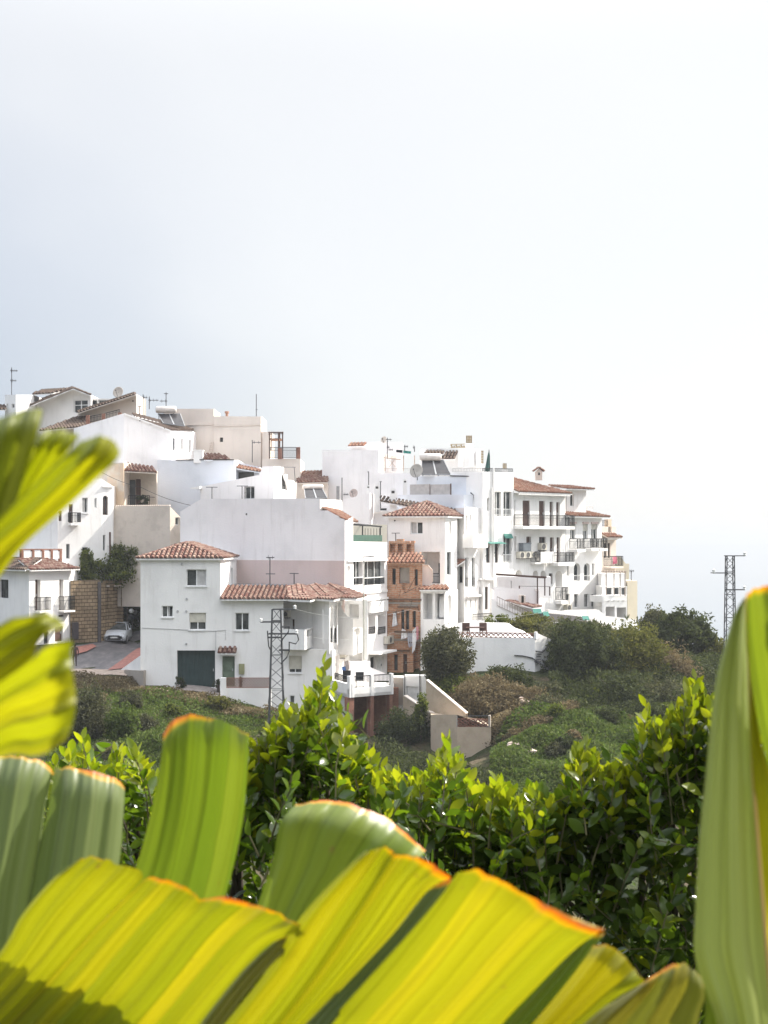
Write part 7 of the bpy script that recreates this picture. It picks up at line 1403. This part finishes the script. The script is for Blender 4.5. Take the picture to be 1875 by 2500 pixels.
blade(o, [(2010, 2700), (1985, 2500), (1962, 2250), (1942, 2050), (1870, 1850), (1836, 1679), (1824, 1560), (1823, 1470)], [(2150, 2700), (2120, 2200), (2080, 1800), (2020, 1600), (1960, 1470)], [(1822, 1452), (1847, 1436), (1875, 1430), (1920, 1440), (1960, 1470)], 1.06, LG, (.2, -.5), bend=.02, curl=.01, pleats=3, seed=24, nv=60)
blade(o, [(1690, 2700), (1715, 2520), (1722, 2440), (1716, 2392)], [(1830, 2700), (1800, 2520), (1765, 2440), (1732, 2396)], [(1714, 2392), (1722, 2388), (1734, 2396)], 1.01, LG, (.2, 0), curl=0, seed=25, nu=12)
midrib(o, [P(1905, 2700, 1.01), P(1866, 2250, 1.01), P(1839, 1897, 1.015), P(1829, 1639, 1.015), P(1821, 1460, 1.015)], .0016, plain('dry orange midrib', (.52, .34, .12), .6))
# ================================================================ glossy clipped hedge shrubs beyond the leaves
HT = np.array([(130, 1830), (160, 1800), (200, 1772), (240, 1838), (290, 1805), (330, 1800), (370, 1850), (480, 1850), (560, 1800), (600, 1790), (640, 1770), (690, 1710), (740, 1690), (765, 1640), (790, 1600), (815, 1650), (830, 1700), (850, 1765), (900, 1800), (930, 1830), (990, 1860), (1040, 1850), (1090, 1778), (1130, 1840), (1170, 1885), (1220, 1875), (1260, 1910), (1310, 1885), (1340, 1920), (1385, 1900), (1410, 1790), (1440, 1795), (1470, 1840), (1545, 1830), (1575, 1700), (1590, 1725), (1640, 1715), (1680, 1655), (1700, 1630), (1740, 1680), (1800, 1660)], float)
def htop(x): return np.interp(x, HT[:, 0], HT[:, 1])
OLD = leafmat('old glossy hedge leaf', [(.032, .058, .011), (.052, .088, .014), (.078, .12, .018), (.042, .07, .012)], (2.1, 2.2, .5), .38, .2, .6)
NEW = leafmat('young bright hedge leaf', [(.085, .125, .011), (.13, .165, .015), (.18, .20, .02), (.10, .14, .012)], (2.0, 1.95, .5), .5, .25, .5)
LR = [(0., 0.), (.18, .62), (.42, 1.), (.7, .82), (.9, .36), (1., 0.)]
def hedge(label, x0, x1, nsh, seed, extra=()):
    g = np.random.default_rng(seed); t = empty('hedge_shrub', P((x0+x1)/2, 2500, 4.8)*1.0, label, 'hedge', 'glossy hedge shrubs'); VO, VN, st = [], [], MB()
    sh = []
    for k in range(nsh):
        px = g.uniform(x0, x1); top = htop(px); edge = k < nsh*.30
        py = 46+top+(abs(g.normal())*22 if edge else 30+g.random()**.85*(2720-top)); Y = g.uniform(4.35, 4.9) if edge else g.uniform(4.15, 5.3)
        sh.append((px, py, Y, g.uniform(.16, .34) if edge else g.uniform(.15, .3), edge))
    sh += [(px, py+40, 4.5, ln, True) for px, py, ln in extra]
    for px, py, Y, ln, edge in sh:
        tip = np.array(P(px, py, Y)); lean = g.normal(size=3)*(.16 if edge else .45); lean[1] -= .0 if edge else .35; d = np.array([0, 0, 1.0])+lean; d /= np.linalg.norm(d); base = tip-d*ln; n = int(ln/.019)+4; a0 = g.random()*6.28
        ref = np.array([1., 0, 0]); e1 = np.cross(d, ref); e1 /= np.linalg.norm(e1); e2 = np.cross(d, e1); st.tube([Vector(base), Vector(base+(tip-base)*.5+g.normal(size=3)*.006), Vector(tip)], .0035, 4, .0015)
        for i in range(n):
            f = i/(n-1); p = base+(tip-base)*f; a = a0+i*2.4+g.normal()*.25; out = e1*math.cos(a)+e2*math.sin(a); open_ = (1.15-.75*f)+g.normal()*.18; ld = d*math.cos(open_)+out*math.sin(open_); s_ = np.cross(ld, d*.6+out*.2+g.normal(size=3)*.25); s_ /= np.linalg.norm(s_)+1e-9; nn = np.cross(s_, ld); l = (.066-.022*f*f)*g.uniform(.75, 1.15); w = l*g.uniform(.23, .30); cup = g.uniform(.1, .45); drp = g.uniform(-.1, .25)
            q = []
            for r_, ww in LR:
                c = p+ld*(l*(r_+.12))-nn*(drp*l*r_*r_); q += [c-s_*(w*ww)+nn*(cup*w*ww), c, c+s_*(w*ww)+nn*(cup*w*ww)]
            (VN if (edge and f > g.uniform(.25, .8)) or (not edge and g.random() < .16) else VO).append(q)
    fq = np.array([[r*3+c, r*3+c+1, r*3+c+4, r*3+c+3] for r in range(5) for c in range(2)])
    for nm, V, mt in (('foliage', VO, OLD), ('young_leaves', VN, NEW)):
        V = np.array(V); k = len(V); fastmesh(nm, V.reshape(-1, 3), (fq[None]+np.arange(k)[:, None, None]*18).reshape(-1, 4), mt, t, True)
    b = MB()
    for k in range(16):
        px = g.uniform(x0, x1); a = P(px, 2900, 4.9); a.z = -1.85; b.tube([a, a+Vector((g.normal()*.1, 0, .6)), P(px+g.normal()*60, htop(px)+160, 4.75)], .018, 6, .005)
    st.build('twigs', plain('green brown twig', (.10, .09, .035), .7), t); b.build('trunk', BARK(), t)
hedge('left glossy hedge shrub between the blurred leaves at lower left', -220, 600, 330, 31, [(200, 1768, .22), (330, 1795, .2), (285, 1800, .2)])
hedge('middle glossy hedge shrub whose tallest shoot crosses the white house', 560, 1240, 500, 32, [(790, 1590, .42), (780, 1650, .36), (800, 1680, .3), (765, 1690, .3), (690, 1700, .3), (1090, 1770, .28), (905, 1800, .18)])
hedge('right glossy hedge shrub reaching up to the tall grey-green leaf', 1200, 1900, 720, 33, [(1430, 1782, .3), (1415, 1800, .25), (1578, 1690, .3), (1700, 1622, .35), (1680, 1650, .3), (1640, 1705, .3), (1215, 1872, .2), (1740, 1670, .3)])
# ================================================================ camera, sun, sky
cd = bpy.data.cameras.new('camera'); cam = bpy.data.objects.new('camera', cd); COL.objects.link(cam); cam.location = (0, 0, 0); cam.rotation_euler = (math.radians(90), 0, 0); cd.sensor_width = 36; cd.sensor_fit = 'AUTO'; cd.lens = F*36/2500; cd.shift_y = (HY-1250)/2500; cd.clip_start = .05; cd.clip_end = 200000; cd.dof.use_dof = True; cd.dof.focus_distance = 60; cd.dof.aperture_fstop = 14.0; SC.camera = cam
ld = bpy.data.lights.new('sun', 'SUN'); ld.energy = 3.1; ld.angle = math.radians(.53); ld.color = (1, .94, .84); lo = bpy.data.objects.new('sun', ld); COL.objects.link(lo); sd = Vector((math.sin(SUN_AZ)*math.cos(SUN_EL), math.cos(SUN_AZ)*math.cos(SUN_EL), math.sin(SUN_EL))); lo.rotation_euler = sd.to_track_quat('Z', 'Y').to_euler(); lo.location = (20, 5, 30)
VEIL = (3.3, 3.35, 3.42)
w = bpy.data.worlds.new('World'); SC.world = w; w.use_nodes = True; nt = w.node_tree; bg = nt.nodes['Background']; sk = nt.nodes.new('ShaderNodeTexSky'); sk.sky_type = 'NISHITA'; sk.sun_disc = False; sk.sun_elevation = SUN_EL; sk.sun_rotation = SUN_AZ; sk.altitude = 300; sk.air_density = 1.0; sk.dust_density = 1.6; sk.ozone_density = 1.5
# a bright veil of sea fog drifting over the blue: two soft octaves of noise on the sky direction, thicker towards the sun
tc = nt.nodes.new('ShaderNodeTexCoord'); mp = nt.nodes.new('ShaderNodeMapping'); mp.inputs['Scale'].default_value = (1.0, 1.0, 1.5); mp.inputs['Location'].default_value = (.35, .1, .2); L(nt, tc.outputs['Generated'], mp.inputs[0])
nz = N(nt, 'ShaderNodeTexNoise', Scale=2.2, Detail=3.0, Roughness=.45); L(nt, mp.outputs[0], nz.inputs[0])
dt = nt.nodes.new('ShaderNodeVectorMath'); dt.operation = 'DOT_PRODUCT'; L(nt, tc.outputs['Generated'], dt.inputs[0]); dt.inputs[1].default_value = (.93*.8, .37*.8, .6)
ad = N(nt, 'ShaderNodeMath', operation='MULTIPLY_ADD'); L(nt, nz.outputs['Fac'], ad.inputs[0]); ad.inputs[1].default_value = .45; L(nt, dt.outputs['Value'], ad.inputs[2])
rv = ramp(nt, [(.33, (1.72, 1.86, 2.12)), (.44, (2.14, 2.23, 2.40)), (.52, (2.58, 2.61, 2.67)), (.60, (2.80, 2.80, 2.80)), (.78, (2.98, 2.95, 2.90))]); L(nt, ad.outputs[0], rv.inputs[0])
for e in rv.color_ramp.elements: e.color = tuple(c*.2 for c in e.color[:3])+(1,)
sc = mixc(nt, 1.0, rv.outputs[0], (5.0, 5.0, 5.0), 'MULTIPLY')
thin = mixc(nt, 1.0, sk.outputs[0], (.55, .55, .55), 'MULTIPLY'); veil = mixc(nt, .86, thin, sc)
# added brightness in the sky overhead, out of view, to lift the shaded walls
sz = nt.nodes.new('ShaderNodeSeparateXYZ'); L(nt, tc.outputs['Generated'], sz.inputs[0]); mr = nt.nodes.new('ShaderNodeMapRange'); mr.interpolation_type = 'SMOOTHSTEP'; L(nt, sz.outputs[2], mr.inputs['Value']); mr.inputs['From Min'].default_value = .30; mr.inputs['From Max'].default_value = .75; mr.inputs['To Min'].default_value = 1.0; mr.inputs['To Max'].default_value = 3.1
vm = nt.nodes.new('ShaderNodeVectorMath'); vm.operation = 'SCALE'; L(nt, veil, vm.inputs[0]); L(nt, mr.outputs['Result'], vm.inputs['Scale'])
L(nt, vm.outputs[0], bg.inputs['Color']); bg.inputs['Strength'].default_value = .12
# the air itself: thin sea haze around everything
m, nt, out = nodes('sea haze'); pv = N(nt, 'ShaderNodeVolumePrincipled'); pv.inputs['Color'].default_value = (.58, .61, .65, 1); pv.inputs['Density'].default_value = .00038; pv.inputs['Anisotropy'].default_value = .2; L(nt, pv.outputs[0], out.inputs['Volume'])
q = MB(); q.box((-7000, -800, SEA-2), (7000, 7000, 24)); tag(q.build('haze', m), 'thin pale sea haze filling the air', 'haze', kind='stuff')
SC.cycles.volume_bounces = 0
SC.view_settings.view_transform = 'Standard'; SC.view_settings.look = 'None'; SC.view_settings.exposure = 1.55; SC.view_settings.gamma = 1
SC.cycles.use_denoising = True; SC.cycles.max_bounces = 8; SC.cycles.transparent_max_bounces = 8
